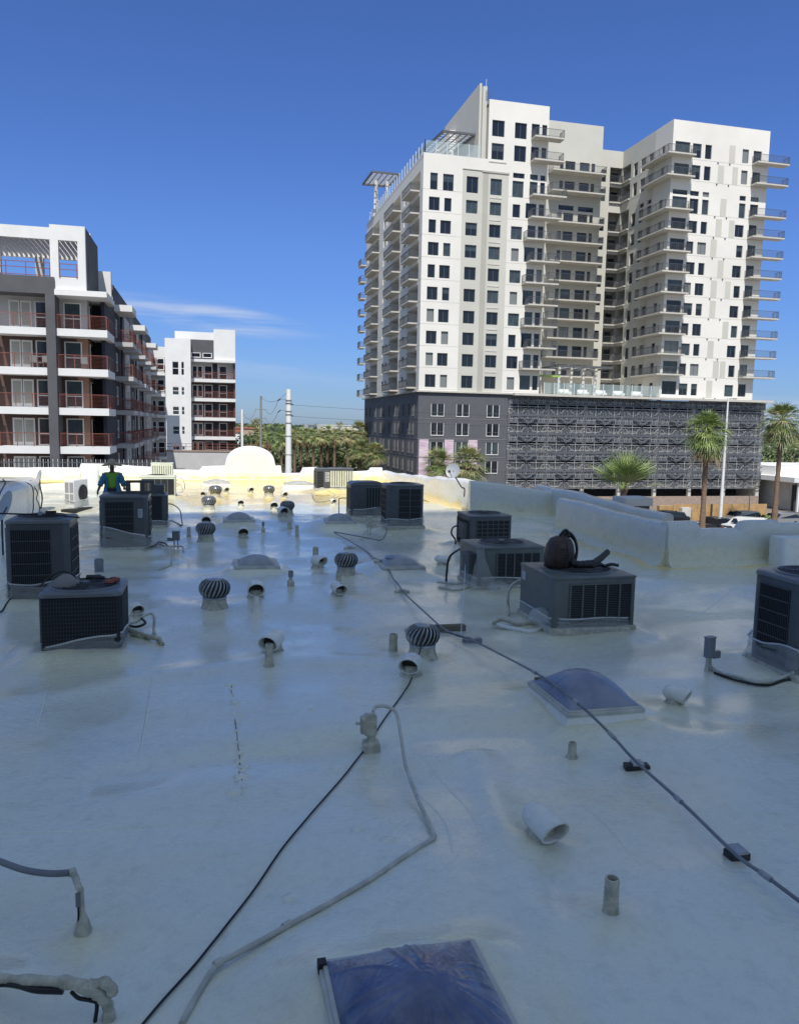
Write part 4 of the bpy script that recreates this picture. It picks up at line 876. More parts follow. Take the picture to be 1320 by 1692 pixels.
cable([(1180, 1112, .03), (1215, 1124, .03), (1255, 1132, .03), (1290, 1130, .05), (1325, 1118, .12)], 0.016, 'black', 'line_set', 'black line lying under the cream line set at the right edge')
cable([(878, 957, .5), (862, 958, .55), (845, 968, .5), (839, 985, .35), (840, 1005, .15), (841, 1020, .03)], 0.022, 'hose_l', 'line_set', 'cream whip arching out of the condenser under the leaf blower')
cable([(815, 1030, .06), (830, 1024, .08), (860, 1032, .06), (895, 1030, .08), (915, 1024, .1)], 0.030, 'foam_dark', 'line_set', 'foam-coated line along the foot of the condenser under the blower')
cable([(812, 1030, .03), (850, 1040, .03), (880, 1046, .03), (900, 1038, .05)], 0.035, 'foam', 'line_set', 'lowest foam-coated lump of line before the blower condenser')
cable([(768, 905, .6), (755, 910, .6), (742, 922, .5), (738, 945, .25), (737, 962, .03)], 0.022, 'bp2', 'line_set', 'black whip arching from the plastic-draped condenser')
cable([(722, 962, .06), (745, 964, .06), (765, 966, .06), (790, 968, .05)], 0.022, 'hose_l', 'line_set', 'pale line along the foot of the plastic-draped condenser')
cable([(725, 970, .03), (755, 976, .03), (785, 976, .03)], 0.020, 'foam_dark', 'line_set', 'curved foam-coated line before the plastic-draped condenser')
cable([(756, 868, .5), (748, 872, .5), (746, 882, .4), (752, 892, .2), (752, 908, .03)], 0.022, 'bp2', 'line_set', 'black whip at the side of the square-grille condenser')
cable([(640, 868, .3), (638, 880, .2), (630, 892, .08), (612, 890, .06), (580, 884, .06), (552, 879, .05)], 0.016, 'hose', 'line_set', 'grey line looping from the tallest condenser towards the conduit')
cable([(640, 866, .25), (625, 870, .2), (605, 877, .1), (596, 892, .03)], 0.018, 'hose_l', 'line_set', 'pale line in front of the tallest condenser')
cable([(577, 823, .5), (563, 823, .5), (560, 826, .45), (560, 848, .03)], 0.016, 'bp2', 'line_set', 'thin dark riser left of the arched-top condenser')
cable([(575, 846, .05), (600, 848, .05), (634, 847, .05)], 0.014, 'bp2', 'line_set', 'black line at the foot of the arched-top condenser')
cable([(208, 1030, .25), (225, 1028, .22), (238, 1018, .28), (250, 1014, .3), (255, 1022, .25), (254, 1040, .1), (256, 1052, .03)], 0.020, 'hose_l', 'line_set', 'cream pipe bent beside the black mesh condenser')
cable([(206, 1036, .2), (222, 1044, .16), (245, 1052, .12), (262, 1056, .08), (268, 1066, .03)], 0.034, 'foam_dark', 'line_set', 'thick insulated line from the black mesh condenser')
cable([(207, 1032, .22), (225, 1036, .2), (240, 1030, .24), (234, 1022, .26)], 0.018, 'bp2', 'line_set', 'black loop of cable beside the black mesh condenser')
cable([(216, 1052, .08), (232, 1058, .06), (248, 1056, .06)], 0.04, 'foam_dark', 'line_set', 'foam lump joined to the thick line by the black mesh condenser')
cable([(237, 910, .08), (250, 904, .12), (262, 899, .12), (275, 903, .1), (300, 903, .1), (303, 912, .03)], 0.024, 'hose_l', 'line_set', 'cream line beside the disconnect box in front of the louvred condenser')
cable([(238, 908, .1), (256, 901, .16), (262, 896, .16), (272, 898, .14), (280, 904, .08)], 0.016, 'bp2', 'line_set', 'black cable looping from the louvred condenser foot')
cable([(283, 905, .1), (284, 920, .1), (282, 932, .05), (272, 941, .02), (262, 945, .02)], 0.018, 'foam_dark', 'line_set', 'foam-coated riser below the disconnect box')
cable([(274, 832, .5), (286, 834, .5), (297, 843, .4), (300, 858, .2), (300, 868, .08), (285, 861, .06), (275, 862, .05)], 0.016, 'bp2', 'line_set', 'black cable arching right of the narrow dark condenser')
cable([(288, 786, .7), (300, 790, .7), (305, 800, .5), (305, 808, .3)], 0.014, 'hose', 'line_set', 'grey cable arching right of the cream condenser')
cable([(288, 796, .5), (298, 802, .4), (302, 812, .15), (290, 815, .05), (276, 819, .05)], 0.014, 'hose_l', 'line_set', 'lower pale cable right of the cream condenser')
cable([(520, 812, .2), (532, 806, .3), (545, 812, .2), (553, 818, .1), (540, 824, .05), (520, 822, .05)], 0.018, 'hose_l', 'line_set', 'tangled pale line before the sunlit pair of condensers')
cable([(515, 815, .1), (522, 828, .05), (540, 828, .05), (560, 820, .05)], 0.012, 'hose', 'line_set', 'thin grey line before the sunlit pair of condensers')
cable([(0, 1012, .1), (30, 990, .1), (42, 975, .2), (44, 960, .3)], 0.012, 'bp2', 'line_set', 'thin black cable left of the black mesh condenser')
# foreground left: grey whip into a foam-coated post
pts = groundline([(-30, 1412, .30), (0, 1424, .28), (40, 1438, .27), (80, 1444, .28), (116, 1443, .30)], 0)
t = tag(bpy.data.objects.new('grey_whip', None), 'grey flexible conduit entering from the left edge, ending on a foam post', 'conduit'); SC.collection.objects.link(t)
b = MB(); b.tube(pts, 0.020, 'hose', 10); b.build('flexible_pipe', t, 60)
q = P(134, 1545, .02); a0 = Vector(pts[-1]); tx = Vector((q[0], q[1]+0.03, 0)); b = MB()
b.tube([a0, a0+Vector((.03, 0, .003))], 0.028, 'hose_l', 10)
b.tube(cat([a0+Vector((.02, 0, 0)), Vector((tx.x-.012, tx.y, .30)), Vector((tx.x, tx.y, .27)), Vector((tx.x, tx.y, .18)), Vector((tx.x+.005, tx.y, .08)), Vector((tx.x+.005, tx.y, -.03))]), 0.02, 'foam_dark', 12, rfun=lambda t_: 0.019+0.004*float(vnoise(t_*30, 1))+0.045*max(0, t_-0.68)/0.32)
b.build('foam_post', t, 60)
b = MB(); b.box((tx.x-.026, tx.y-.027, .19), (tx.x+.0, tx.y-.018, .275), 'hose'); b.box((tx.x-.018, tx.y-.024, .06), (tx.x-.008, tx.y-.016, .19), 'black'); b.build('bare_patch', t)
feat(tx.x-.02, tx.x+.02, tx.y-.02, tx.y+.02, 0.03, .12)
t = tag(bpy.data.objects.new('foam_line_bundle', None), 'thick foam-coated bundle of lines in the bottom left corner', 'pipe bundle'); SC.collection.objects.link(t)
def rough(t_): return 0.024+0.010*float(vnoise(t_*14+3, 4))+0.008*float(vnoise(t_*40, 1))+0.010*t_
b = MB(); pts = groundline([(-25, 1622, .22), (5, 1618, .22), (40, 1620, .22), (80, 1622, .22), (110, 1624, .21), (140, 1632, .19), (165, 1645, .15), (178, 1662, .08), (180, 1690, -.02)], 0, 8); b.tube(pts, 0.03, 'foam_dark', 12, rfun=rough); b.build('coated_lines', t, 70)
b = MB(); pts = groundline([(-25, 1640, .2), (0, 1626, .2), (30, 1628, .2), (60, 1636, .19), (105, 1638, .18)], 0); b.tube(pts, 0.018, 'bp2', 8); b.build('bare_line', t, 60)
b = MB(); pts = groundline([(150, 1628, .2), (170, 1624, .21), (184, 1632, .19), (186, 1645, .15)], 0); b.tube(pts, 0.03, 'foam_dark', 10, rfun=lambda t_: .026+.012*float(vnoise(t_*9, 2))); b.build('side_lump', t, 70)
b = MB(); pts = groundline([(118, 1640, .16), (130, 1650, .15), (150, 1654, .13), (160, 1660, .1), (157, 1690, .0)], 0); b.tube(pts, 0.010, 'black', 8); b.build('hanging_wire', t, 60)
feat(-1.75, -1.15, 3.7, 4.1, 0.12, .16)
make_roof()
# crack and flakes in the coating
b = MB(); random.seed(5)
for (px, py) in ((380, 1132), (381, 1140), (384, 1150), (386, 1163), (392, 1168), (388, 1181), (398, 1184), (394, 1194), (390, 1210), (392, 1228), (396, 1240), (394, 1252), (402, 1262), (400, 1270), (398, 1283), (390, 1290), (402, 1303), (388, 1310), (512, 1178), (590, 1372), (478, 1482), (640, 1392)):
    q = P(px, py, 0.0); a = random.uniform(-.3, .3); l_ = random.uniform(.02, .06); zz = Z(q[0], q[1])
    b.lathe([(l_*1.3, -.006), (l_*.95, .008), (l_*.3, .014)], 'roof', 9, (q[0], q[1], zz), noise=0.3)
for seq in (((384, 1130), (382, 1142), (385, 1152)), ((388, 1190), (391, 1210), (393, 1230), (396, 1248)), ((394, 1250), (398, 1262), (395, 1275), (400, 1290))):
    pts = [P(x_, y_, 0) for x_, y_ in seq]; b.tube(cat([(p[0], p[1], Z(p[0], p[1])+.002) for p in pts], 4), 0.004, 'wood', 5)
structure(b.build('coating_flakes', smooth=60))
b = MB()
for seq in (((252, 1122), (243, 1180), (228, 1262)), ((85, 1128), (72, 1170), (60, 1212)), ((50, 1062), (20, 1082), (0, 1100)), ((705, 1250), (770, 1330), (800, 1400)), ((955, 1325), (1000, 1365), (1060, 1440)), ((0, 1378), (160, 1372), (400, 1352)),
            ((940, 1392), (985, 1330), (1040, 1352)), ((620, 1560), (690, 1490), (760, 1420)), ((1010, 1240), (1090, 1290), (1140, 1340)), ((1240, 960), (1150, 1010), (1100, 1030)), ((690, 1300), (735, 1360), (748, 1420)), ((500, 1110), (560, 1105), (640, 1108))):
    pts = [P(x_, y_, 0) for x_, y_ in seq]; b.tube([(q.x, q.y, Z(q.x, q.y)-.012) for q in cat([tuple(p) for p in pts], 14)], 0.0165, 'roof', 7, rfun=lambda t_: .0150+.0035*sin(pi*t_))
structure(b.build('coating_ridges', smooth=60))

# ------------------------------------------------------------------ things on the condensers
cx, cy, w, d = UN['C']; p = P(224, 822, 1.33)
t = thing('cinder_block', 'grey cinder block with two square holes standing on a condenser', 'cinder block', (p[0]+.02, cy-0.12, 1.335), 0.05)
b = MB(); W2 = .62; Hc = .30
for (x0, x1, z0, z1) in ((-W2/2, W2/2, 0, .05), (-W2/2, W2/2, Hc-.05, Hc), (-W2/2, -W2/2+.10, .05, Hc-.05), (W2/2-.07, W2/2, .05, Hc-.05), (-.0, .09, .05, Hc-.05)): b.box((x0, -.1, z0), (x1, .1, z1), 'cinder')
b.build('block_body', t)
cx, cy, w, d = UN['A']; za = 0.095+0.72+0.055
t = thing('work_glove', 'red-brown work glove lying on the black mesh condenser', 'glove', (cx+0.30, cy-0.05, za+.03), 0.4)
b = MB(); b.lathe([(.06, 0), (.075, .02), (.05, .045), (.01, .05)], 'glove', 12, noise=.12); b.build('palm', t, 60)
for i, (a, l_) in enumerate(((-.5, .10), (-.2, .13), (.1, .135), (.4, .12), (1.3, .08))):
    b = MB(); b.tube(cat([(0.03*cos(a), .03*sin(a), .025), (l_*.7*cos(a), l_*.7*sin(a), .035), (l_*cos(a+.3), l_*sin(a+.3), .015)], 4), 0.014, 'glove', 7); b.build('finger', t, 60)
t = thing('work_glove', 'second glove, crumpled, at the right rear of the mesh condenser top', 'glove', (cx+0.36, cy+0.16, za+.02), 2.2)
b = MB(); b.lathe([(.05, 0), (.06, .02), (.04, .04), (.01, .045)], 'glove', 12, noise=.15); b.build('palm', t, 60)
for i, (a, l_) in enumerate(((-.5, .09), (-.2, .11), (.1, .115), (.4, .10))):
    b = MB(); b.tube(cat([(0.03*cos(a), .03*sin(a), .02), (l_*.7*cos(a), l_*.7*sin(a), .03), (l_*cos(a+.4), l_*sin(a+.4), .012)], 4), 0.013, 'glove', 7); b.build('finger', t, 60)
t = thing('rag', 'crumpled grey rag on the left of the black mesh condenser top', 'rag', (cx-0.22, cy-0.05, za+.02))
b = MB(); b.lathe([(.17, 0), (.16, .05), (.11, .10), (.05, .14), (.01, .13)], 'cloth', 16, noise=.16); b.build('cloth', t, 70)
b = MB(); b.tube(cat([(-.3, -.1, .01), (-.2, .05, .1), (-.05, .1, .16), (.1, .05, .10), (.16, -.1, .02), (.3, -.2, .01)]), 0.010, 'black', 7); tag(b.build('hose_loop', loc=t.location, smooth=60), 'black hose looped over the rag on the mesh condenser', 'hose')
t = thing('spray_can', 'dark bottle lying behind the rag on the mesh condenser', 'bottle', (cx+0.08, cy+0.25, za+.05))
b = MB(xf=Matrix.Rotation(pi/2, 4, 'Y')); b.lathe([(.04, -.1), (.042, -.09), (.042, .07), (.02, .1), (.015, .13)], 'bp2', 14); b.build('bottle_body', t, 50)
cx, cy, w, d = UN['B']; zb = 0.095+1.27+0.055
t = thing('spray_pole', 'long dark spray pole lying across the left-edge condenser', 'spray pole', (cx, cy, zb+.06))
b = MB(); b.tube([(-.75, -.2, .03), (.25, -.3, -.0), (.62, -.42, -.03)], 0.013, 'bp2', 8); b.build('pole', t, 50)
b = MB(); b.rprism(.16, .07, -.01, .07, .02, 'bp2', cx=.18, cy=-.3, bevel=.01); b.build('spray_gun', t, 40)
b = MB(); b.rprism(.06, .06, 0, .06, .02, 'film', cx=0.02, cy=-.28, bevel=.01); b.build('blue_valve', t, 40)
# leaf blower
cx, cy, w, d = UN['H']; zh = 0.095+0.76+0.03
t = thing('leaf_blower', 'brown and black backpack blower lying on the green-grey condenser', 'leaf blower', (cx-0.28, cy+0.05, zh+.02), 0.0); t.scale = (1.0, 1.0, 1.14)
b = MB()
secs = []
for j, (z, rx, ry) in enumerate(((0.0, .17, .14), (.03, .20, .17), (.12, .215, .18), (.22, .21, .18), (.31, .19, .16), (.38, .15, .13), (.42, .07, .06))):
    secs.append([b.vert((rx*math.copysign(abs(cos(2*pi*a/20))**.6, cos(2*pi*a/20))+.05*z, ry*math.copysign(abs(sin(2*pi*a/20))**.6, sin(2*pi*a/20)), z)) for a in range(20)])
k = b.mi('bp')
for a, c in zip(secs, secs[1:]):
    for j in range(20): b.f.append([a[j], a[(j+1) % 20], c[(j+1) % 20], c[j]]); b.m.append(k)
b.f.append(secs[-1]); b.m.append(k); b.f.append(secs[0][::-1]); b.m.append(k)
b.build('engine_housing', t, 50)
b = MB(); b.tube([(-.10, -.13, .05), (-.15, -.12, .2), (-.08, -.1, .36)], 0.03, 'bp2', 8); b.tube([(.05, -.17, .03), (.08, -.18, .2), (.05, -.12, .36)], 0.025, 'bp2', 8)
for i in range(6): b.box((-.06, -.185, .08+i*.035), (.05, -.172, .095+i*.035), 'bp2')
b.build('vents', t, 50)
b = MB(); b.tube(cat([(.10, .02, .34), (.14, .0, .46), (.08, -.02, .5), (.0, 0, .42)]), 0.02, 'bp2', 8); b.build('handle', t, 60)
b = MB(); b.tube(cat([(.05, .05, .38), (.16, .05, .46), (.26, .02, .38), (.30, .0, .22), (.25, -.02, .12), (.18, -.03, .08)]), 0.024, 'bp2', 6); b.build('shoulder_strap', t, 60)
b = MB(); b.tube(cat([(.12, .08, .36), (.24, .1, .40), (.33, .08, .28), (.31, .05, .1), (.2, .05, .05)]), 0.02, 'bp2', 6); b.build('shoulder_strap', t, 60)
b = MB(); b.tube(cat([(.12, -.12, .10), (.22, -.2, .06), (.36, -.2, .06), (.50, -.16, .06)]), 0.055, 'bp2', 12, rfun=lambda t_: 0.055+0.006*sin(t_*60)); b.build('flexible_tube', t, 50)
b = MB(); b.tube([(.49, -.16, .06), (.66, -.10, .13), (.80, -.04, .20)], [0.05, 0.046, 0.042], 'galv_d', 14); b.build('blower_nozzle', t, 50)
b = MB(); b.tube(cat([(.45, -.22, .03), (.6, -.2, .06), (.7, -.12, .02), (.82, -.12, .04), (.95, -.1, .02)]), 0.022, 'bp2', 8); b.build('control_grip', t, 60)

# ------------------------------------------------------------------ satellite dishes
def dish(label, loc, aim, R, post, m='dish', arm=True):
    t = thing('satellite_dish', label, 'satellite dish', loc, 0, 'satellite dishes on the roof')
    a = Vector(aim).normalized(); q = a.to_track_quat('Z', 'Y').to_matrix().to_4x4(); b = MB(xf=Matrix.Translation((0, 0, 0)) @ q)
    b.lathe([(0.001, 0), (R*.4, R*.03), (R*.75, R*.11), (R, R*.2), (R*1.01, R*.205), (R*.75, R*.09), (R*.4, R*.01), (0.001, -.02)], m, 32, cap=False); b.build('reflector', t, 60)
    b = MB(); b.tube(cat(post), 0.022, 'galv_d', 8); b.build('mast', t, 50)
    if arm:
        b = MB(xf=q); b.tube([(0, -R*.9, .05), (0, -R*.4, R*1.2)], 0.012, 'galv_d', 6); b.build('feed_arm', t); b = MB(xf=q); b.box((-.04, -R*.4-.04, R*1.15), (.04, -R*.4+.04, R*1.3), 'galv_d'); b.build('feed_horn', t)
    return t
dish('pale round satellite dish above the yellow wall', PY(749, 778, 25.6), (-.55, -.6, .25), 0.26, [(0, 0, 0), (.05, .02, -.15), (.3, .0, -.55), (.42, 0, -.62), (.42, 0, -.9)])
dish('dark satellite dish cut by the left edge above the louvred condenser', PX(12, 838, -4.35), (-.75, -.45, .35), 0.36, [(0, 0, 0), (-.1, 0, -.2), (-.12, 0, -.5), (-.12, 0, -1.2)])
dish('sunlit satellite dish behind the large foam-covered box', PY(66, 792, 27.0), (-.9, -.35, .3), 0.32, [(0, 0, 0), (0, .0, -.25), (.05, 0, -.6), (0, 0, -.95)])
# vertical foam shroud on the back wall
p = PY(145, 790, 39.0); t = thing('foam_shroud', 'grey-white foam lump hanging on the back wall right of the mini-split', 'foam lump', (p[0], 39.6, p[2]))
b = MB(); b.lathe([(.02, -.85), (.28, -.8), (.42, -.4), (.40, .1), (.42, .45), (.25, .6), (.02, .62)], 'foam', 18, noise=.06); o = b.build('lump', t, 60); o.scale = (1, .35, 1)

# ------------------------------------------------------------------ facades
def wall(b, fr, u0, u1, z0, z1, holes, depth, m, zones=(), back='interior'):
    """wall in the local plane y=0 (outward -y) with recessed openings; zones: (u0,u1,z0,z1,mat)"""
    us = sorted({u0, u1, *[h[i] for h in holes for i in (0, 1)], *[z[i] for z in zones for i in (0, 1) if u0 < z[i] < u1]})
    zs = sorted({z0, z1, *[h[i] for h in holes for i in (2, 3)], *[z[i] for z in zones for i in (2, 3) if z0 < z[i] < z1]})
    old = b.xf; b.xf = fr
    for a, c in zip(us, us[1:]):
        uc = (a+c)/2; run = None; rm = None
        for e, g in list(zip(zs, zs[1:]))+[(None, None)]:
            mm = None
            if e is not None:
                zc = (e+g)/2
                if not any(h[0] < uc < h[1] and h[2] < zc < h[3] for h in holes):
                    mm = m
                    for q in zones:
                        if q[0] < uc < q[1] and q[2] < zc < q[3]: mm = q[4]
            if run is not None and mm != rm: b.face([(a, 0, run), (c, 0, run), (c, 0, last), (a, 0, last)], rm); run = None
            if run is None and mm is not None: run = e; rm = mm
            if e is not None: last = g
    for h in holes:
        a, c, e, g = h[:4]; D = h[4] if len(h) > 4 else depth; hm = h[5] if len(h) > 5 else m
        b.face([(a, 0, e), (a, D, e), (a, D, g), (a, 0, g)], hm); b.face([(c, 0, e), (c, 0, g), (c, D, g), (c, D, e)], hm)
        b.face([(a, 0, g), (a, D, g), (c, D, g), (c, 0, g)], hm); b.face([(a, 0, e), (c, 0, e), (c, D, e), (a, D, e)], hm)
        b.face([(a, D, e), (c, D, e), (c, D, g), (a, D, g)], h[6] if len(h) > 6 else back)
    b.xf = old
_wc = {}
def window_mesh(w, h, style, fm='frame'):
    k = (round(w, 2), round(h, 2), style, fm)
    if k in _wc: return _wc[k]
    b = MB(); f = 0.06
    g = {'d': 'glass', 't': 'glass2', 'b': 'glass', 's': 'glass3'}[style]
    b.box((0, -0.03, 0), (w, 0.03, f), fm); b.box((0, -0.03, h-f), (w, 0.03, h), fm); b.box((0, -0.03, f), (f, 0.03, h-f), fm); b.box((w-f, -0.03, f), (w, 0.03, h-f), fm)
    b.box((f, 0.005, f), (w-f, 0.02, h-f), g)
    if style == 'b': b.box((f+.02, -0.003, h*0.55), (w-f-.02, 0.004, h-f), 'glass2')
    if w > 1.3: b.box((w/2-f/2, -0.02, f), (w/2+f/2, 0.0, h-f), fm)
    _wc[k] = b.mesh('window'); return _wc[k]
def ww_mesh(w, h, glass='glass', sash=0.5):
    """white-framed window"""
    k = ('ww', round(w, 2), round(h, 2), glass, sash)
    if k in _wc: return _wc[k]
    b = MB(); f = 0.075
    b.box((-.02, -0.06, -.02), (w+.02, 0.03, f), 'frame_w'); b.box((-.02, -0.06, h-f), (w+.02, 0.03, h), 'frame_w'); b.box((-.02, -0.06, f), (f, 0.03, h-f), 'frame_w'); b.box((w-f, -0.06, f), (w+.02, 0.03, h-f), 'frame_w')
    b.box((f, 0.0, f), (w-f, 0.02, h-f), glass)
    if sash: b.box((f, -0.03, h*sash-.04), (w-f, -0.001, h*sash+.04), 'frame_w')
    _wc[k] = b.mesh('window'); return _wc[k]
def french_mesh(w, h, glass='blind'):
    k = ('fr', round(w, 2), round(h, 2), glass)
    if k in _wc: return _wc[k]
    b = MB(); b.box((0, -0.03, 0), (w, 0.03, h), 'frame_w')
    for s_ in (0, 1):
        x0 = s_*w/2+.12; b.box((x0, -0.036, .28), (x0+w/2-.24, -0.031, h-.14), glass)
    b.box((w/2-.02, -.05, .02), (w/2+.02, -.031, h), 'lb_grey'); b.box((w/2+.05, -.08, h*.42), (w/2+.09, -.031, h*.46), 'rim')
    _wc[k] = b.mesh('door'); return _wc[k]
def merge_parts(items, name, parent):
    """items: (mesh, matrix) -> one mesh part"""
    v = []; f = []; mi = []; mats = []; off = 0
    for me, mx_ in items:
        n = len(me.vertices); co_ = np.empty(n*3, 'f'); me.vertices.foreach_get('co', co_); A = np.array(mx_); c = co_.reshape(-1, 3) @ A[:3, :3].T+A[:3, 3]
        v += c.tolist(); mm = [mats.index(m) if m in mats else (mats.append(m) or len(mats)-1) for m in me.materials]
        for p in me.polygons: f.append([i+off for i in p.vertices]); mi.append(mm[p.material_index])
        off += n
    me = bpy.data.meshes.new(name); me.from_pydata(v, [], f)
    for m in mats: me.materials.append(m)
    me.polygons.foreach_set('material_index', mi); me.update()
    o = bpy.data.objects.new(name, me); SC.collection.objects.link(o); o.parent = parent; o['kind'] = 'stuff'; return o
def place_parts(items, name, rest, parent, lim=100):
    """items: (mesh, matrix, apparent size, [sub (name, mesh)])"""
    items = sorted(items, key=lambda i: -i[2]); outs = []
    for it in items[:lim]:
        o = bpy.data.objects.new(name, it[0]); SC.collection.objects.link(o); o.parent = parent; o.matrix_local = it[1]; outs.append(o)
        for sn, sm_ in (it[3] if len(it) > 3 else []):
            s_ = bpy.data.objects.new(sn, sm_); SC.collection.objects.link(s_); s_.parent = o
    if items[lim:]:
        L_ = []
        for it in items[lim:]: L_.append((it[0], it[1])); L_ += [(sm_, it[1]) for sn, sm_ in (it[3] if len(it) > 3 else [])]
        merge_parts(L_, rest, parent)
_bc = {}
def railing_mesh(w, d, h=1.07, sides='lfr', mat='rail', step=0.125, horiz=False, out=True):
    """railing round a slab w (x) by d (outward -y)"""
    k = (round(w, 2), round(d, 2), h, sides, mat, step, horiz)
    if k in _bc: return _bc[k]
    b = MB(); segs = []; e = 0.05
    if 'l' in sides: segs.append(((e, 0), (e, -d+e)))
    if 'f' in sides: segs.append(((e, -d+e), (w-e, -d+e)))
    if 'r' in sides: segs.append(((w-e, -d+e), (w-e, 0)))
    for (a, c) in segs:
        b.bar((*a, h), (*c, h), 0.05, mat); b.bar((*a, 0.10), (*c, 0.10), 0.04, mat)
        L_ = sqrt((a[0]-c[0])**2+(a[1]-c[1])**2)
        n = max(1, int(L_/(1.3 if horiz else step)))
        for i in range(n+1): t_ = i/n; x = a[0]+(c[0]-a[0])*t_; y = a[1]+(c[1]-a[1])*t_; b.bar((x, y, 0.0), (x, y, h), 0.045 if horiz or i in (0, n) else 0.02, mat)
        if horiz:
            for i in range(1, 9): z = 0.1+(h-.1)*i/9; b.bar((*a, z), (*c, z), 0.014, mat)
    _bc[k] = b.mesh('railing'); return _bc[k]
def slab_mesh(w, d, th=0.22, mat='slab', inner=0.0):
    k = ('s', round(w, 2), round(d, 2), th, mat, inner)
    if k in _bc: return _bc[k]
    b = MB(); b.box((0, -d, -th), (w, inner, 0), mat); _bc[k] = b.mesh('balcony'); return _bc[k]
def Lm(fr, u, z, y=0.0): return fr @ Matrix.Translation((u, y, z))

# ------------------------------------------------------------------ the high-rise
T = thing('high_rise', 'white and beige apartment tower of ten and twelve storeys, grey podium, rows of balconies', 'building', (0, 0, 0))
random.seed(11)
WIN = []; BAL = []
def add_win(fr, u, z, w, h, y=0.18, st=None):
    st = st or random.choice('dddttbbds'); p = (fr @ Vector((u, y, z))); dist = (p-Vector((0, 0, 3))).length
    WIN.append((window_mesh(w, h, st), Lm(fr, u, z, y), w*h/dist**2*(1.0 if abs(fr[0][0]) > 0.5 else 0.35)))
def add_bal(fr, u, z, w, d, sides='lfr', inner=0.0, cut=None):
    p = fr @ Vector((u+w/2, 0, z)); dist = (p-Vector((0, 0, 3))).length
    BAL.append((slab_mesh(w, d, 0.22, 'slab', inner), Lm(fr, u, z), (w+d)/dist, [('railing', railing_mesh(w, d, 1.07, sides))]))
FL = [8.75+3.14*k for k in range(10)]      # ten storeys over the podium
YF = 111.0; XA0, XA1, XD0, XD1 = 29.8, 48.75, 69.25, 86.4
# front face of the left block: x < 39.4 low part, 39.4..48.75 high part
fA = FR(0, YF, 0); holes = []; zonesA = [(35.7, 38.78, 8.2, 39.9, 'beige'), (38.78, 39.62, 8.2, 39.9, 'greige'), (39.62, 42.75, 8.2, 39.9, 'beige')]
def hole(fr, hl, u0, u1, z0, z1, y=0.18, st=None, D=0.3, win=True):
    hl.append((u0, u1, z0, z1, D))
    if win: add_win(fr, u0, z0, u1-u0, z1-z0, D-0.10, st)
for k, f in enumerate(FL):
    z0 = f-0.03 if k < 9 else 36.70; z1 = f+1.82 if k < 9 else 39.0; alt = k % 2
    if k == 9: c1, c2 = (30.85, 31.95), (32.75, 34.35)
    elif alt == 0: c1, c2 = (30.72, 32.32), (33.02, 34.10)
    else: c1, c2 = (30.75, 31.85), (32.5, 34.10)
    if k == 9: alt = 1
    hole(fA, holes, *c1, z0, z1); hole(fA, holes, *c2, z0, z1)
    hole(fA, holes, 36.30, 38.08, z0+.02, z1); hole(fA, holes, 39.95, 41.72, z0+.02, z1)
    q = (43.35, 45.1) if alt else (43.5, 44.68); hole(fA, holes, *q, z0, z1)
    if k < 9:
        q = (45.55, 47.25) if k % 2 == 0 else (45.95, 47.25); hole(fA, holes, *q, f, f+2.15); hole(fA, holes, 47.62, 48.55, f, f+2.15)
    else: hole(fA, holes, 46.05, 47.3, f, f+2.1); hole(fA, holes, 47.7, 48.5, f, f+2.1); hole(fA, holes, 46.05, 47.3, 39.4, 40.15); hole(fA, holes, 47.7, 48.5, 39.4, 40.15); hole(fA, holes, 43.4, 45.2, 39.4, 40.12)
    if k > 0: b0 = 45.3 if k % 2 == 1 or k == 9 else 45.9; add_bal(fA, b0 if k < 9 else 46.0, f, 50.6-b0, 1.6, 'lfr')
for f in (41.95, 45.15):
    hole(fA, holes, 39.95, 41.85, f-.25, f+2.0); hole(fA, holes, 43.45, 45.3, f-.2, f+2.0); hole(fA, holes, 46.05, 47.3, f, f+2.1); hole(fA, holes, 47.7, 48.5, f, f+2.1); add_bal(fA, 46.0, f, 4.6, 1.6)
b = MB(); wall(b, fA, XA0, XA1, 8.2, 41.65, [h for h in holes if h[3] < 41.6], 0.3, 'white_paint', zonesA)
wall(b, fA, 39.4, XA1, 41.65, 49.9, [h for h in holes if h[2] > 41.6], 0.3, 'white_paint')
b.box((38.6, YF+.003, 39.75), (42.75, YF-.10, 39.92), 'greige'); b.box((35.66, YF, 39.9), (42.8, YF-.08, 40.0), 'greige')
for k in range(9): b.box((39.9, YF-.05, FL[k]+2.35), (41.75, YF, FL[k]+2.55), 'concrete_l')
b.box((39.6, YF-.06, 41.25), (42.3, YF, 41.4), 'beige')
for f in FL: b.box((XA0, YF-.012, f-.33), (35.7, YF, f-.30), 'greige'); b.box((42.75, YF-.012, f-.33), (XA1, YF, f-.30), 'greige')
b.build('wall', T)
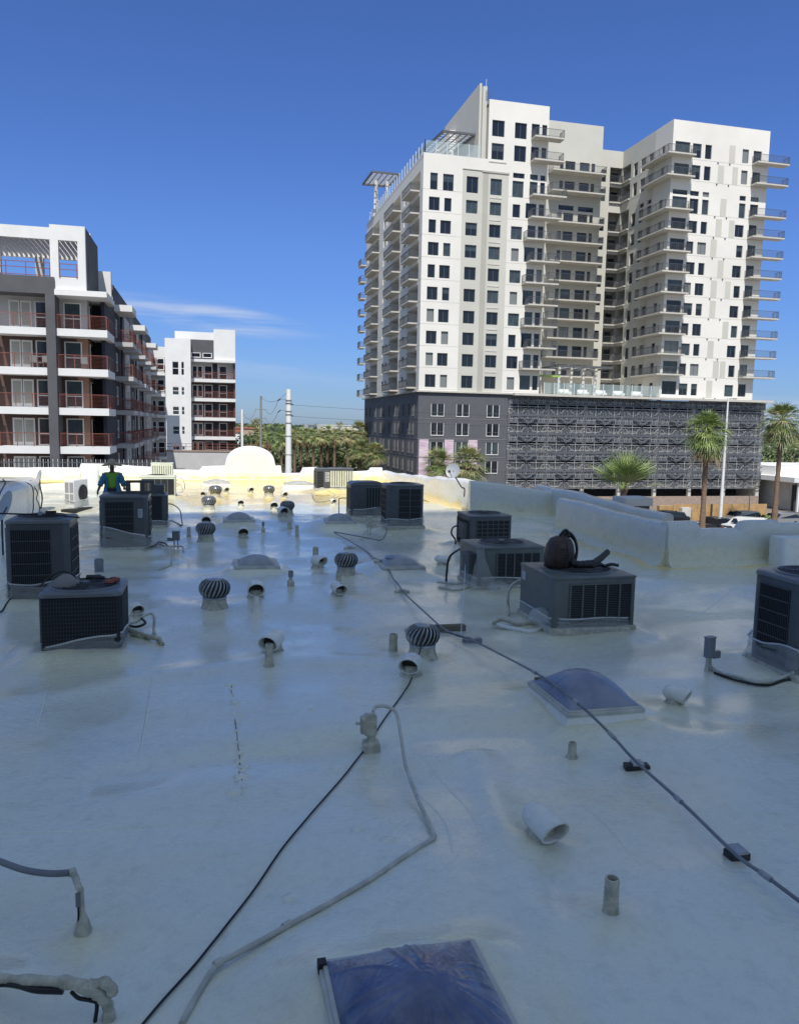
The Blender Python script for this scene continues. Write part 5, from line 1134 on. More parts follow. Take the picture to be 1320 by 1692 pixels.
# left flank
fL = FR(XA0, 0, -pi/2); hl = []    # u = -y
def hY(y0, y1, z0, z1, D=0.3, win=True, st=None): hole(fL, hl, -y1, -y0, z0, z1, st=st, D=D, win=win)
for k, f in enumerate(FL):
    zt = f+2.3 if k < 9 else 39.6
    hl.append((-118.6, -112.6, f, zt, 1.5, 'side', 'greige')); hl.append((-131.0, -124.6, f, zt, 1.5, 'side', 'greige')); hl.append((-147.0, -140.6, f, zt, 1.5, 'side', 'greige'))
    for (y0, y1) in ((112.9, 115.3), (127.5, 130.6), (141.2, 144)):
        p = fL @ Vector((-y1, 1.38, f+.02)); WIN.append((window_mesh(y1-y0, 2.1, random.choice('dbt')), Lm(fL, -y1, f+.02, 1.38), 3e-4))
    hY(120.7, 122.2, f, f+1.95); hY(133.0, 134.2, f, f+1.95); hY(135.4, 137.0, f, f+1.95); hY(149.2, 150.6, f, f+1.95) if k < 9 else None
    add_bal(fL, -118.4, f, 5.4, 1.35); add_bal(fL, -130.8, f, 6.6, 1.35); add_bal(fL, -147.0, f, 6.8, 1.35)
    if k < 9: add_bal(fL, -154.8, f, 2.8, 1.1)
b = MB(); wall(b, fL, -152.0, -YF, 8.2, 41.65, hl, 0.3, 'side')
for f in FL: b.box((XA0-.012, 111, f-.33), (XA0, 152, f-.30), 'greige')
b.build('wall', T)
b = MB(); b.box((XA0, 111.02, 41.1), (39.4, 152, 41.3), 'concrete'); b.box((XA0+.3, 151.7, 8.2), (62, 152, 41.6), 'side'); b.box((XA0+.002, 111.25, 41.3), (XA0+.25, 152, 41.648), 'side'); b.build('roof', T)
# high parts
b = MB(); b.box((39.4, YF+.002, 41.3), (39.75, 124, 49.88), 'greige'); b.box((48.45, YF+.002, 8.2), (XA1, 126, 49.88), 'greige'); b.box((39.4, 111.3, 49.0), (XA1, 124, 49.4), 'concrete'); b.box((39.75, 123.7, 41), (48.7, 124, 49.88), 'greige'); b.build('upper_block', T)
b = MB(); b.box((38.45, 112.6, 41.3), (38.75, 130, 52.6), 'beige'); b.box((38.75, 112.0, 41.3), (39.38, 112.8, 52.0), 'beige'); b.box((37.5, 124, 41.3), (38.44, 140, 50.0), 'white_paint'); b.build('fin_wall', T)
b = MB()
for i in range(7): b.bar((39.1, 111.9, 50.2+.2*i), (39.9+.05*i, 112.0, 50.0+.2*i), .03, 'rail')
b.tube([(39.2, 112, 50), (39.2, 112, 53)], .04, 'steel_w', 6); b.build('roof_mast', T)
# recessed centre
BWN = ((56.7, 57.35), (57.65, 59.45), (60.25, 62.05), (62.4, 63.05)); fB = FR(0, 124.0, 0); hb = []; B0, B1 = 48.78, 64.3
for k, f in enumerate(FL+[41.95, 45.15]):
    for (a, c) in BWN:
        hb.append((a, c, f, f+2.05 if k != 9 else f+1.9, .3)); add_win(fB, a, f, c-a, 2.05 if k != 9 else 1.9, .2)
    if k == 9:
        for (a, c) in ((BWN[0][0], BWN[1][1]), (BWN[2][0], BWN[3][1])): hb.append((a, c, f+2.3, f+3.1, .3)); add_win(fB, a, f+2.3, c-a, .8, .2)
    if k > 0:
        add_bal(fB, 54.6, f, 9.6, 2.0)
b = MB(); wall(b, fB, B0, B1, 8.2, 53.3, hb, .3, 'beige', [(61.0, 64.3, 8.2, 53.3, 'beige')]); b.box((B0, 124.3, 52.4), (B1, 130, 52.8), 'concrete'); b.box((B1-.3, 124.003, 8.2), (B1, 130, 53.28), 'greige'); b.box((B0, 124.003, 8.2), (B0+.3, 130, 53.28), 'greige'); b.box((B0+.3, 129.7, 8.2), (B1-.3, 130, 53.28), 'greige')
b.build('wall', T)
fC = FR(0, 126.0, 0); hc = []
for k, f in enumerate(FL+[41.95, 45.15]):
    hc.append((66.9, 69.24, f-.0, f+2.5 if k != 9 else f+3.2, 1.6, 'greige', 'greige'))
    for (a, c) in ((67.0, 67.8), (68.0, 69.2)): WIN.append((window_mesh(c-a, 2.1, random.choice('db')), Lm(fC, a, f, 1.5), 1e-4))
    hc.append((64.7, 66.2, f, f+2.0, .3)); add_win(fC, 64.7, f, 1.5, 2.0, .2)
    add_bal(fC, 66.9, f, 2.35, 0.3, 'lf', 1.5)
b = MB(); wall(b, fC, 64.3, XD0, 8.2, 50.4, hc, .3, 'beige'); b.box((64.3, 126.3, 49.6), (XD0, 134, 50), 'concrete'); b.build('wall', T)
# right wing: flank facing left, chamfered corner with wrap-round balconies, front
fDL = FR(XD0, 0, -pi/2); hd = []
for k, f in enumerate(FL+[41.95, 45.15]):
    h_ = 1.9 if k < 9 else 2.1
    for (y0, y1) in ((118.6, 120.0), (121.0, 122.3)): hd.append((-y1, -y0, f, f+h_, .3)); add_win(fDL, -y1, f, y1-y0, h_, .2)
    hd.append((-125.98, -123.2, f, f+2.5 if k != 9 else f+3.2, 1.5, 'greige', 'greige')); WIN.append((window_mesh(1.1, 2.1, 'd'), Lm(fDL, -125.0, f, 1.38), 5e-5)); add_bal(fDL, -125.98, f, 2.8, 0.3, 'f', 1.4)
    hd.append((-117.6, -116.3, f, f+h_, .3)); add_win(fDL, -117.6, f, 1.3, h_, .2)
    hd.append((-114.0, -113.0, f, f+h_, .3)); add_win(fDL, -114.0, f, 1.0, h_, .2)
    if k == 9: hd.append((-120, -118.6, f+2.4, f+3.1, .3)); hd.append((-117.6, -116.3, f+2.4, f+3.1, .3))
    if k > 0:
        # wrap-round balcony: left limb and front limb joined in one slab
        m_ = MB(); m_.box((-1.5, -1.4, -.22), (3.3, .0, 0), 'slab'); m_.box((-1.5, .0, -.22), (.0, 6.4, 0), 'slab'); key = ('wrap')
        if key not in _bc:
            _bc[key] = m_.mesh('balcony'); r_ = MB()
            for (a, c) in (((-1.45, 6.35), (-1.45, -1.35)), ((-1.45, -1.35), (3.25, -1.35)), ((3.25, -1.35), (3.25, 0))):
                r_.bar((*a, 1.07), (*c, 1.07), .05, 'rail'); r_.bar((*a, .1), (*c, .1), .04, 'rail'); n_ = int(sqrt((a[0]-c[0])**2+(a[1]-c[1])**2)/.125)
                for i in range(n_+1): x = a[0]+(c[0]-a[0])*i/n_; y = a[1]+(c[1]-a[1])*i/n_; r_.bar((x, y, 0), (x, y, 1.07), .02 if i % 10 else .045, 'rail')
            _bc['wrap_r'] = r_.mesh('railing')
        BAL.append((_bc[key], Matrix.Translation((XD0, YF, f)), 0.12, [('railing', _bc['wrap_r'])]))
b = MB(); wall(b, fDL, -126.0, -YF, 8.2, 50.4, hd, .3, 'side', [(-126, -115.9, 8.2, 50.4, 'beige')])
for f in FL+[41.95, 45.15]: b.box((XD0-.012, 111, f-.33), (XD0, 126, f-.30), 'greige')
b.build('wall', T)
fD = FR(0, YF, 0); hD = []; zD = []; random.seed(21)
panels = [77.7, 78.7, 77.5, 80.0, 77.4, 77.4, 78.4, 76.9, 77.6, 78.2, 77.4, 79.2]
for k, f in enumerate(FL+[41.95, 45.15]):
    z0 = f-.05; z1 = f+1.8 if k < 9 else f+2.05
    hole(fD, hD, 69.7, 72.3, f, f+2.1)
    if k == 9: z0 = 36.75; z1 = 39.0
    if k % 2 == 0: a, c = (72.75, 74.3), (74.95, 76.05)
    else: a, c = (72.6, 73.85), (74.55, 76.1)
    if k >= 9: a, c = (72.75, 74.3), (74.95, 76.1)
    hole(fD, hD, *a, z0, z1); hole(fD, hD, *c, z0, z1)
    e = (81.6, 82.75) if k % 2 or k >= 9 else (81.1, 82.7); hole(fD, hD, *e, z0, z1)
    g = (83.6, 85.1); hole(fD, hD, *g, f, f+2.0)
    if k == 9:
        for q in (a, c, e, g, (69.7, 72.3)): hole(fD, hD, *q, 39.42, 40.15)
    zD.append((panels[k], panels[k]+1.1, f-.3, f+2.4, 'beige'))
    if k in (1, 3, 5, 8, 10): zD.append((80.0, 81.0, f-.3, f+2.4, 'beige'))
    if k > 0: add_bal(fD, 83.4, f, 5.8, 1.5, 'lfr')
b = MB(); wall(b, fD, XD0, XD1, 8.2, 50.35, hD, .3, 'white_paint', zD)
for f in FL+[41.95, 45.15]:
    b.box((72.5, YF-.012, f-.33), (XD1, YF, f-.30), 'greige')
    for q in (77.2, 79.3): b.box((q, YF-.12, f-.55), (q+.2, YF, f-.4), 'rail')
b.box((XD1-.3, YF+.003, 8.2), (XD1, 128, 50.33), 'white_paint'); b.box((XD0+.002, 111.4, 49.6), (XD1-.3, 128, 49.9), 'concrete'); b.box((XD0, 126.0, 50.1), (XD0+.3, 128, 50.35), 'beige'); b.build('wall', T)
place_parts(WIN, 'window', 'small_windows', T, 100); place_parts(BAL, 'balcony', 'small_balconies', T, 100)
# grey podium with white-framed windows
hp = []; pw = []
for z in (4.55, 1.72, -1.08, -3.9):
    for u in (31.8, 35.7, 40.5): hp.append((u, u+1.9, z, z+1.75, .12)); pw.append((fA, u, z))
b = MB(); wall(b, fA, XA0, 43.75, GZ, 8.0, hp, .12, 'podium', [(30.05, 31.5, -9, 1.05, 'mural'), (33.98, 35.4, -9, 1.05, 'mural'), (37.7, 39.15, -9, 1.05, 'mural')])
for i in range(30): b.box((30.0+i*.46, YF-.02, 1.15), (30.04+i*.46, YF, 7.7), 'podium')
for z in (4.1, 1.12, -1.6): b.box((XA0, YF-.035, z), (43.75, YF, z+.08), 'podium2')
b.build('podium', T)
b = MB(); fP = FR(XA0, 0, -pi/2); hp2 = []
for z in (4.55, 1.72, -1.08, -3.9):
    for y in (113.5, 115.8, 119.5, 123, 125.4, 129.5, 134, 136.4, 141, 146, 149.5): hp2.append((-y-1.1, -y, z, z+1.75, .12)); pw.append((fP, -y-1.1, z))
wall(b, fP, -152, -YF, GZ, 8.0, hp2, .12, 'podium')
for z in (4.1, 1.12, -1.6): b.box((XA0-.035, YF, z), (XA0, 152, z+.08), 'podium2')
b.build('podium', T)
b = MB(); b.box((XA0-.35, YF-.35, 7.98), (44.4, YF-.003, 8.2), 'slab'); b.box((XA0-.35, YF-.003, 7.98), (XA0-.003, 153, 8.2), 'slab'); b.box((44.4, YF-1.2, 7.85), (89.6, YF-.003, 8.2), 'slab'); b.box((XD1, YF, 7.85), (89.6, 126, 8.2), 'slab'); b.build('podium_cornice', T)
for (fr, u, z) in pw:
    st = random.choice(('glass', 'glass', 'glass2')); wd = 1.9 if fr is fA else 1.1
    fw_ = 'frame_w' if wd > 1.5 else 'podium2'; k = ('pw', wd, st)
    if k not in _wc:
        b = MB(); b.box((-.05, -.08, -.1), (wd+.05, .0, 0), fw_); b.box((wd, -.08, 0), (wd+.06, .0, 1.75), fw_); b.box((-.03, -.03, 0), (.03, .0, 1.75), fw_); b.box((0, .05, 0), (wd, .08, 1.75), st)
        b.box((wd*.47, .0, 0), (wd*.52, .049, 1.75), fw_); b.box((0, .0, .45), (wd, .045, .52), 'frame'); _wc[k] = b.mesh('window')
    o = bpy.data.objects.new('podium_window', _wc[k]); SC.collection.objects.link(o); o.parent = T; o.matrix_local = Lm(fr, u, z)
# deck between the wings
b = MB(); b.box((48.75, YF, 7.9), (69.25, 126, 8.22), 'concrete_l'); b.build('deck', T)
def glassrail(name, pts, h, label, parent=None, post=1.6, pm='steel_w', alone=True):
    t_ = thing(name, label, 'glass railing') if alone else parent
    b = MB(); b2 = MB()
    for a, c in zip(pts, pts[1:]):
        a = Vector(a); c = Vector(c); L_ = (c-a).length; n = max(1, round(L_/post)); d_ = (c-a)/n; nrm = Vector((-d_.y, d_.x, 0)).normalized()*.012
        for i in range(n+1): q = a+d_*i; b = MB(); b.bar((0, 0, 0), (0, 0, h), .10, pm); b.build('post', t_, None, q)
        for i in range(n):
            p0 = a+d_*(i+.05); p1 = a+d_*(i+.95); z0 = Vector((0, 0, .1)); z1 = Vector((0, 0, h-.06))
            b2.face([p0+z0+nrm, p1+z0+nrm, p1+z1+nrm, p0+z1+nrm], 'tglass')
    b2.build('glass_panel', t_)
    return t_
glassrail('glass_railing', [(49.2, YF-.9, 8.2), (68.9, YF-.9, 8.2)], 1.75, 'glass windscreen along the amenity deck between the two tower wings')
glassrail('roof_railing', [(38.3, 111.4, 41.65), (30.1, 111.4, 41.65), (30.1, 151, 41.65)], 1.9, 'pale glass panels around the roof terrace of the lower tower block', post=1.75)
def pergola(label, x0, x1, y0, y1, z, roofz, tilt=0.0, posts=3):
    t_ = thing('pergola', label, 'pergola', ((x0+x1)/2, (y0+y1)/2, z)); w = x1-x0; d = y1-y0; h = roofz-z
    b = MB()
    for (a, c) in (((-w/2, -d/2), (w/2, -d/2)), ((w/2, -d/2), (w/2, d/2)), ((w/2, d/2), (-w/2, d/2)), ((-w/2, d/2), (-w/2, -d/2))):
        b.bar((*a, h+tilt*(a[1]/d+.5)), (*c, h+tilt*(c[1]/d+.5)), .3, 'rail')
    for i in range(1, 12): y = -d/2+d*i/12; b.bar((-w/2, y, h+.1+tilt*(y/d+.5)), (w/2, y, h+.1+tilt*(y/d+.5)), .10, 'mesh_m', .12)
    for i in range(1, 5): x = -w/2+w*i/5; b.bar((x, -d/2, h), (x, d/2, h+tilt), .12, 'rail')
    b.build('slatted_roof', t_)
    for i in range(posts):
        b = MB(); x = -w/2+w*(i+.7)/(posts+.4)
        b.bar((x-.25, -.6, 0), (x+.0, -.4, h), .38, 'concrete_l'); b.bar((x+.5, .6, 0), (x+.3, .4, h), .34, 'concrete_l'); b.bar((x-.2, -.5, h*.55), (x+.5, .5, h*.62), .25, 'concrete_l'); b.build('post', t_)
    return t_
pergola('dark-roofed pergola on the amenity deck between the wings', 52.0, 61.2, 111.6, 117.5, 8.2, 12.6, 0.0, 4)
pergola('dark pergola canopy at the far left corner of the tower roof', 28.6, 33.6, 141.5, 150.5, 41.3, 48.0, .4, 2)
pergola('dark pergola canopy behind the roof terrace beside the fin wall', 33.5, 38.3, 114, 130, 41.3, 45.9, 1.5, 2)
b = MB(); b.box((49.2, 112, 10.9), (52.6, 112.3, 11.15), 'green'); b.box((49.3, 112, 8.2), (49.5, 112.3, 10.9), 'steel_w'); b.box((52.3, 112, 8.2), (52.5, 112.3, 10.9), 'steel_w')
tag(b.build('lime_frame'), 'lime green beam frame on the left of the amenity deck', 'frame')
# deck planters and loungers seen through the glass
random.seed(4)
for i in range(5):
    x = 53.2+i*3.1; t_ = thing('deck_sofa', 'pale outdoor sofa behind the glass of the amenity deck, number of a row', 'sofa', (x, 111.4, 8.22), 0, 'pale sofas on the amenity deck')
    t_['label'] = 'pale outdoor sofa behind the deck windscreen, '+('first', 'second', 'third', 'fourth', 'fifth')[i]+' of five from the left'
    b = MB(); b.rprism(1.7, .8, 0.1, .45, .08, 'frame_w', bevel=.04); b.rprism(1.7, .2, .45, .85, .06, 'frame_w', cy=.3, bevel=.03); b.build('cushions', t_, 40)
# ------------------------------------------------------------------ parking garage with metal screens
G0, G1 = 43.95, 89.3; PG = thing('parking_garage', 'parking garage under the tower, clad in dark lattice metal screens', 'garage')
b = MB()
for k in range(6):
    z = 5.0-2.83*k; b.box((G0, YF+.9, z), (G1-.1, YF+16, z+.5), 'concrete_l')
    b.box((G0, YF+.8, z+.5), (G1-.1, YF+.9, z+.95), 'concrete')
b.build('floor_slab', PG)
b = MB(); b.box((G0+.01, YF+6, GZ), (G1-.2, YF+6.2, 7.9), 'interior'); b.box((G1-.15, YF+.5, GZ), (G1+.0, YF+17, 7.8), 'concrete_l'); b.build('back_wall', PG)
for i in range(8):
    b = MB(); b.box((G0+i*6.4, YF+.55, GZ), (G0+i*6.4+.5, YF+1.1, 7.85), 'concrete_l'); b.build('column', PG)
def screen_mesh(w, h):
    b = MB(); y = -.12
    for z, m_, t_ in ((h-.06, 'mesh_d', .14), (h*.60, 'mesh_d', .12), (h*.47, 'mesh_m', .08), (h*.80, 'mesh_m', .06), (h*.04, 'mesh_d', .12)): b.bar((0, y, z), (w, y, z), t_, m_)
    n = 22
    for i in range(n):
        x = w*i/n; b.bar((x, y+.02, h*.60), (x+w/n*.55, y+.02, h-.06), .075, 'mesh_m' if i % 3 else 'mesh_d', .03); b.bar((x+w/n, y, h*.60), (x+w/n*.5, y-.02, h-.06), .07, 'mesh_d', .03)
        b.face([(x+.02, y+.08, h*.60), (x+w/n-.03, y+.08, h*.60), (x+w/n-.08, y+.08, h-.06), (x+.06, y+.08, h-.06)], 'mesh_d')
    c = w/2; b.bar((c-1.6, y-.3, h*.92), (c, y-.45, h*.66), .16, 'mesh_d'); b.bar((c, y-.45, h*.66), (c+1.6, y-.3, h*.92), .16, 'mesh_d')
    b.bar((c-1.6, y-.3, h*.92), (c, y-.1, h*.80), .1, 'mesh_d'); b.bar((c, y-.1, h*.80), (c+1.6, y-.3, h*.92), .1, 'mesh_d')
    for s_ in (0, 1):
        for (xa, za, xb, zb) in ((0, .28, .25, .46), (.25, .46, .5, .28), (0, .26, .25, .08), (.25, .08, .5, .26)):
            b.bar((w*(xa+.5*s_), y, h*za), (w*(xb+.5*s_), y, h*zb), .085, 'mesh_d')
        b.bar((w*(.25+.5*s_), y, 0), (w*(.25+.5*s_), y, h*.6), .09, 'mesh_m'); b.bar((w*.5*s_, y, 0), (w*.5*s_, y, h), .12, 'mesh_d')
        b.bar((w*(.05+.5*s_), y-.05, h*.40), (w*(.16+.5*s_), y-.05, h*.14), .07, 'mesh_m'); b.bar((w*(.34+.5*s_), y-.05, h*.14), (w*(.45+.5*s_), y-.05, h*.40), .07, 'mesh_m')
        for q in range(7): b.bar((w*(.03+.07*q+.5*s_), y+.05, h*.05), (w*(.05+.07*q+.5*s_), y+.05, h*.46), .035, 'mesh_m')
    return b.mesh('metal_screen')
sw = (G1-G0)/7; sm = screen_mesh(sw, 2.83)
for r_ in range(5):
    for c_ in range(7):
        off = (sw/2 if r_ % 2 else 0); x = G0+c_*sw
        inst('metal_screen', sm, PG, (x, YF+.3, 7.75-2.83*(r_+1)), scale=(1, 1, 1) if (r_+c_) % 2 else (1, .8, 1))
b = MB(); b.box((G0, YF+.4, GZ), (G1, YF+.6, GZ+1.9), 'brick'); b.box((60, YF+.2, GZ), (64, YF+.39, GZ+1.5), 'podium2'); b.build('base_wall', PG)

# ------------------------------------------------------------------ left apartment block (near), front at y=64
def wing_items(lb): return lb
LB = thing('apartment_block', 'near left apartment block, white slab balconies with red rails and rooftop pergola terrace', 'building')
LW = []; LBAL = []; LD = []
FZ = [0.90+2.97*k for k in range(-3, 4)]   # floor levels, top one 9.81
YL = 64.0; fF = FR(0, YL+1.7, 0)
hl = []; random.seed(8)
secs_ = [(-30.2, -26.4), (-25.7, -21.9), (-19.4, -15.6), (-15.3, -11.9)]
for i, f in enumerate(FZ):
    top = i == len(FZ)-1
    for (x0, wfr) in ((-14.8, 1.6), (-19.0, 1.6), (-25.3, 1.6), (-29.8, 1.6)):
        LD.append((french_mesh(wfr, 2.12, 'blind'), Lm(fF, x0, f+.02, -.02), 2.0 if x0 > -16 else 1))
    for (x0, w_) in ((-12.95, 1.1), (-10.9, 1.25), (-17.1, 1.1), (-22.9, 1.1), (-27.6, 1.1)):
        LW.append((ww_mesh(w_, 2.1, 'glass2' if x0 > -12 else 'glass', 0.42), Lm(fF, x0, f+.05, -.02), 2.0 if x0 > -14 else 1))
b = MB()
for i, f in enumerate(FZ):
    top = i == len(FZ)-1; m_ = 'lb_light' if top else 'lb_brown_shaded'
    wall(b, fF, -31, -9.35, f-.45 if i else GZ, f+2.52, [], .1, m_, [] if top else [(-10.0, -9.35, f, f+2.52, 'lb_brown_sunlit'), (-11.9, -11.2, f, f+2.5, 'lb_navy')])
b.build('wall', LB)
b = MB()   # return wall; the corner recess's shade is put into its navy back wall
for i, f in enumerate(FZ):
    top = i == len(FZ)-1
    b.box((-9.349, YL+1.7, f-.45), (-9.2, YL+4.6, f+2.52), 'lb_light' if top else 'lb_brown_sunlit'); b.box((-9.2, YL+4.6, f-.45), (-8.0, YL+4.8, f+2.52), 'lb_navy'); b.box((-9.19, YL+2.6, f), (-9.13, YL+3.5, f+2.1), 'frame_w'); b.box((-9.13, YL+2.7, f+.1), (-9.11, YL+3.4, f+2.0), 'glass')
b.build('corner_recess', LB)
b = MB(); b.box((-9.19, YL+4.8, GZ), (-8.0, YL+8.4, 13.3), 'lb_navy'); b.box((-8.25, YL+2.2, GZ), (-7.99, YL+4.59, 12.2), 'lb_navy'); b.build('corner_pier', LB)
for i, f in enumerate(FZ):
    for (x0, x1, d_) in ((-11.18, -7.55, 1.7), (-15.4, -11.75, 1.7), (-19.6, -15.7, 1.7), (-26.0, -21.9, 1.7), (-30.3, -26.3, 1.7)):
        big = x0 == -11.18; w_ = x1-x0; key = ('lbs', w_)
        if key not in _bc:
            m_ = MB(); m_.box((0, -1.7, -.55), (w_, -0.003, 0), 'lb_white')
            if big: m_.box((w_-1.5, -.003, -.55), (w_, 2.85, -.003), 'lb_white')
            _bc[key] = m_.mesh('balcony')
            r_ = MB(); seg = [((.06, -1.64), (w_-.06, -1.64))]+([((w_-.06, -1.64), (w_-.06, 2.6)), ((.06, -1.64), (.06, -.1))] if big else [])
            for (a, c) in seg:
                L_ = sqrt((a[0]-c[0])**2+(a[1]-c[1])**2); n = max(1, round(L_/1.3))
                for z in [1.02]+[.12+.1*q for q in range(9)]: r_.bar((*a, z), (*c, z), .045 if z > 1 else .011, 'lb_rail')
                for q in range(n+1): x = a[0]+(c[0]-a[0])*q/n; y = a[1]+(c[1]-a[1])*q/n; r_.bar((x, y, 0), (x, y, 1.02), .05, 'lb_rail')
            _bc[('lbr', w_)] = r_.mesh('railing')
        LBAL.append((_bc[key], Lm(fF, x0, f), 3.0 if x0 > -16 else 1, [('railing', _bc[('lbr', w_)])]))
# dark portal frame and piers
b = MB(); b.box((-11.85, YL-.25, GZ), (-11.19, YL+1.69, 13.52), 'lb_grey'); b.box((-21.8, YL-.25, 12.27), (-11.851, YL+1.69, 13.515), 'lb_grey'); b.box((-21.8, YL-.25, GZ), (-21.1, YL+1.69, 12.27), 'lb_grey')
b.build('portal_frame', LB)
b = MB(); b.box((-11.189, YL-.3, 12.23), (-7.5, YL+4.8, 12.64), 'lb_white'); b.box((-31, YL-.2, 12.2), (-21.81, YL+2, 13.3), 'lb_white'); b.box((-31, YL+1.71, 12.64), (-9.4, YL+40, 13.0), 'lb_light'); b.build('roof', LB)
# rooftop terrace frame with pergola
b = MB(); zb = 13.0
b.box((-11.45, YL-.05, 12.64), (-8.98, YL+.35, 13.58), 'lb_white')
for (x0, x1) in ((-11.45, -10.87), (-9.53, -8.98)): b.box((x0, YL-.051, 13.58), (x1, YL+.35, 16.26), 'lb_white')
b.box((-11.45, YL-.052, 16.26), (-8.98, YL+.352, 17.36), 'lb_white'); b.box((-21, YL-.05, 16.26), (-11.451, YL+.35, 17.12), 'lb_white')
b.box((-15.35, YL-.05, 13.0), (-14.85, YL+.35, 16.26), 'lb_light')
b.box((-21, YL+6.0, 16.0), (-9.4, YL+6.4, 18.2), 'lb_white')
for x in (-20.5, -13.6, -10.2): b.box((x, YL+5.6, 13.0), (x+.6, YL+6.2, 16.0), 'lb_light')
b.build('terrace_frame', LB)
b = MB(); wall(b, FR(-8.98, 0, pi/2), YL+.353, YL+6.9, 12.64, 17.36, [(YL+1.2, YL+1.6, 13.0, 15.4, .3)], .3, 'lb_grey'); b.box((-9.35, YL+.354, 12.64), (-9.0, YL+6.9, 17.355), 'lb_grey'); b.build('penthouse_wall', LB)  # shade on this side of the white penthouse is put into the grey
b = MB()
for i in range(34): x = -20.8+i*.36; b.bar((x, YL+.35, 16.35), (x+.0, YL+6.0, 16.25), .17, 'lb_light', .2) if x < -9.5 else None
b.build('pergola_slats', LB)
b = MB()
for z in (14.55, 14.15, 13.62): b.bar((-20, YL-.06, z), (-11.45, YL-.06, z), .05, 'lb_rail'); b.bar((-10.87, YL-.02, z), (-9.53, YL-.02, z), .05, 'lb_rail')
for x in (-19, -17.5, -16, -14.5, -13.15, -11.5, -10.8, -9.6): b.bar((x, YL-.055, 13.5), (x, YL-.055, 14.55), .06, 'lb_rail')
b.build('terrace_railing', LB)
# stepped white parapets on the flank, seen at the corner
b = MB(); b.box((-9.2, YL+6.91, 12.64), (-8.0, YL+7.6, 15.4), 'lb_white'); b.build('parapet_step', LB)
b = MB(); b.box((-9.2, YL+10.2, 13.3), (-8.0, YL+10.8, 14.68), 'lb_white'); b.build('parapet_step', LB)
# flank running away from the camera, x=-8
fS = FR(-8.0, 0, pi/2); hs = []     # u = y, outward +x
b = MB(); zs_ = []
for (y0, y1, m_) in ((72.4, 76.5, 'lb_navy'), (76.5, 81, 'lb_grey'), (81, 86, 'lb_light'), (86, 91, 'lb_grey'), (91, 97, 'lb_light'), (97, 103, 'lb_grey'), (103, 117, 'lb_light')): zs_.append((y0, y1, GZ, 14.6 if m_ != 'lb_light' else 13.0, m_))
for f in FZ:
    for (y0, w_) in ((73.6, 1.5), (78, 1.7), (83.0, 1.7), (88.0, 1.7), (93.5, 1.7), (99, 1.7), (105, 1.7), (110, 1.7)): hs.append((y0, y0+w_, f+.5, f+2.1, .12)); LW.append((ww_mesh(w_, 1.6, 'glass2', .5), Lm(fS, y0, f+.5, .08), .5))
wall(b, fS, YL+8.4, 117, GZ, 14.6, hs, .12, 'lb_grey', zs_)
b.box((-8.3, YL+8.4, 14.0), (-8.003, 117, 14.598), 'lb_grey'); b.build('flank_wall', LB)
for i, f in enumerate(FZ):
    for j, y0 in enumerate((67.9-64+YL+5, 78.5, 86.6, 95.0, 103.5)):
        key = ('side', j > 1)
        if key not in _bc:
            m_ = MB(); m_.box((0, -1.5, -.38), (3.8, -.003, 0), 'lb_light'); _bc[key] = m_.mesh('balcony'); _bc[('sr', j > 1)] = railing_mesh(3.8, 1.5, 1.02, 'lfr', 'lb_rail', .125, True)
        LBAL.append((_bc[key], Lm(fS, y0, f), 2.0/(1+j), [('railing', _bc[('sr', j > 1)])]))
b = MB()
for j, (y0, z) in enumerate(((72.9, 13.0), (86.6, 12.9), (103.5, 12.7))): b.box((-8.0+.003, y0, z-.55), (-6.5, y0+3.9, z), 'lb_white')
b.build('flank_canopy', LB)
b = MB()
for y in (77.0, 91.2, 99.0): b.tube([(-7.85, y, GZ), (-7.85, y, 13.5)], .09, 'lb_navy', 6)
b.build('downpipe', LB)
# inner back wing closing the court
fW = FR(0, 117.0, 0); b = MB(); wall(b, fW, -8.0, -6.1, GZ, 13.4, [], .1, 'lb_white', [(-8, -6.1, GZ, 12.0, 'lb_light')]); b.build('back_wall', LB)
for f in FZ:
    for x0, w_ in ((-7.95, .55), (-7.2, .95)): LW.append((ww_mesh(w_, 1.6, 'glass', .5), Lm(fW, x0, f+.45, -.03), .4))
    key = 'cs'
    if key not in _bc:
        m_ = MB(); m_.box((0, -1.3, -.4), (1.9, -.003, 0), 'lb_white'); _bc[key] = m_.mesh('balcony'); _bc['csr'] = railing_mesh(1.9, 1.3, 1.02, 'lfr', 'lb_rail', .125, True)
    LBAL.append((_bc[key], Lm(fW, -8.0, f), .5, [('railing', _bc['csr'])]))
place_parts(LW, 'window', 'small_windows', LB, 100); place_parts(LD, 'door', 'far_doors', LB, 100); place_parts(LBAL, 'balcony', 'small_balconies', LB, 100)
# things out on the balconies
def chair(x, y, z, rz, lab):
    t_ = thing('balcony_chair', lab, 'chair', (x, y, z), rz); b = MB(); b.rprism(.5, .5, .38, .45, .04, 'cars', bevel=.01); b.build('seat', t_)
    b = MB(); b.rprism(.5, .06, .45, .95, .02, 'cars', cy=.22); b.build('backrest', t_)
    for sx in (-1, 1):
        for sy in (-1, 1): b = MB(); b.box((sx*.2-.02, sy*.2-.02, 0), (sx*.2+.02, sy*.2+.02, .38), 'rail'); b.build('leg', t_)
chair(-12.9, YL+.6, FZ[5], .4, 'grey chair on the balcony left of the dark pier, one floor below the top'); chair(-12.3, YL+.7, FZ[5], -.5, 'second grey chair right beside the pier, one floor below the top')
chair(-9.3, YL+.5, FZ[5], .3, 'pale chair on the corner balcony, one floor below the top')
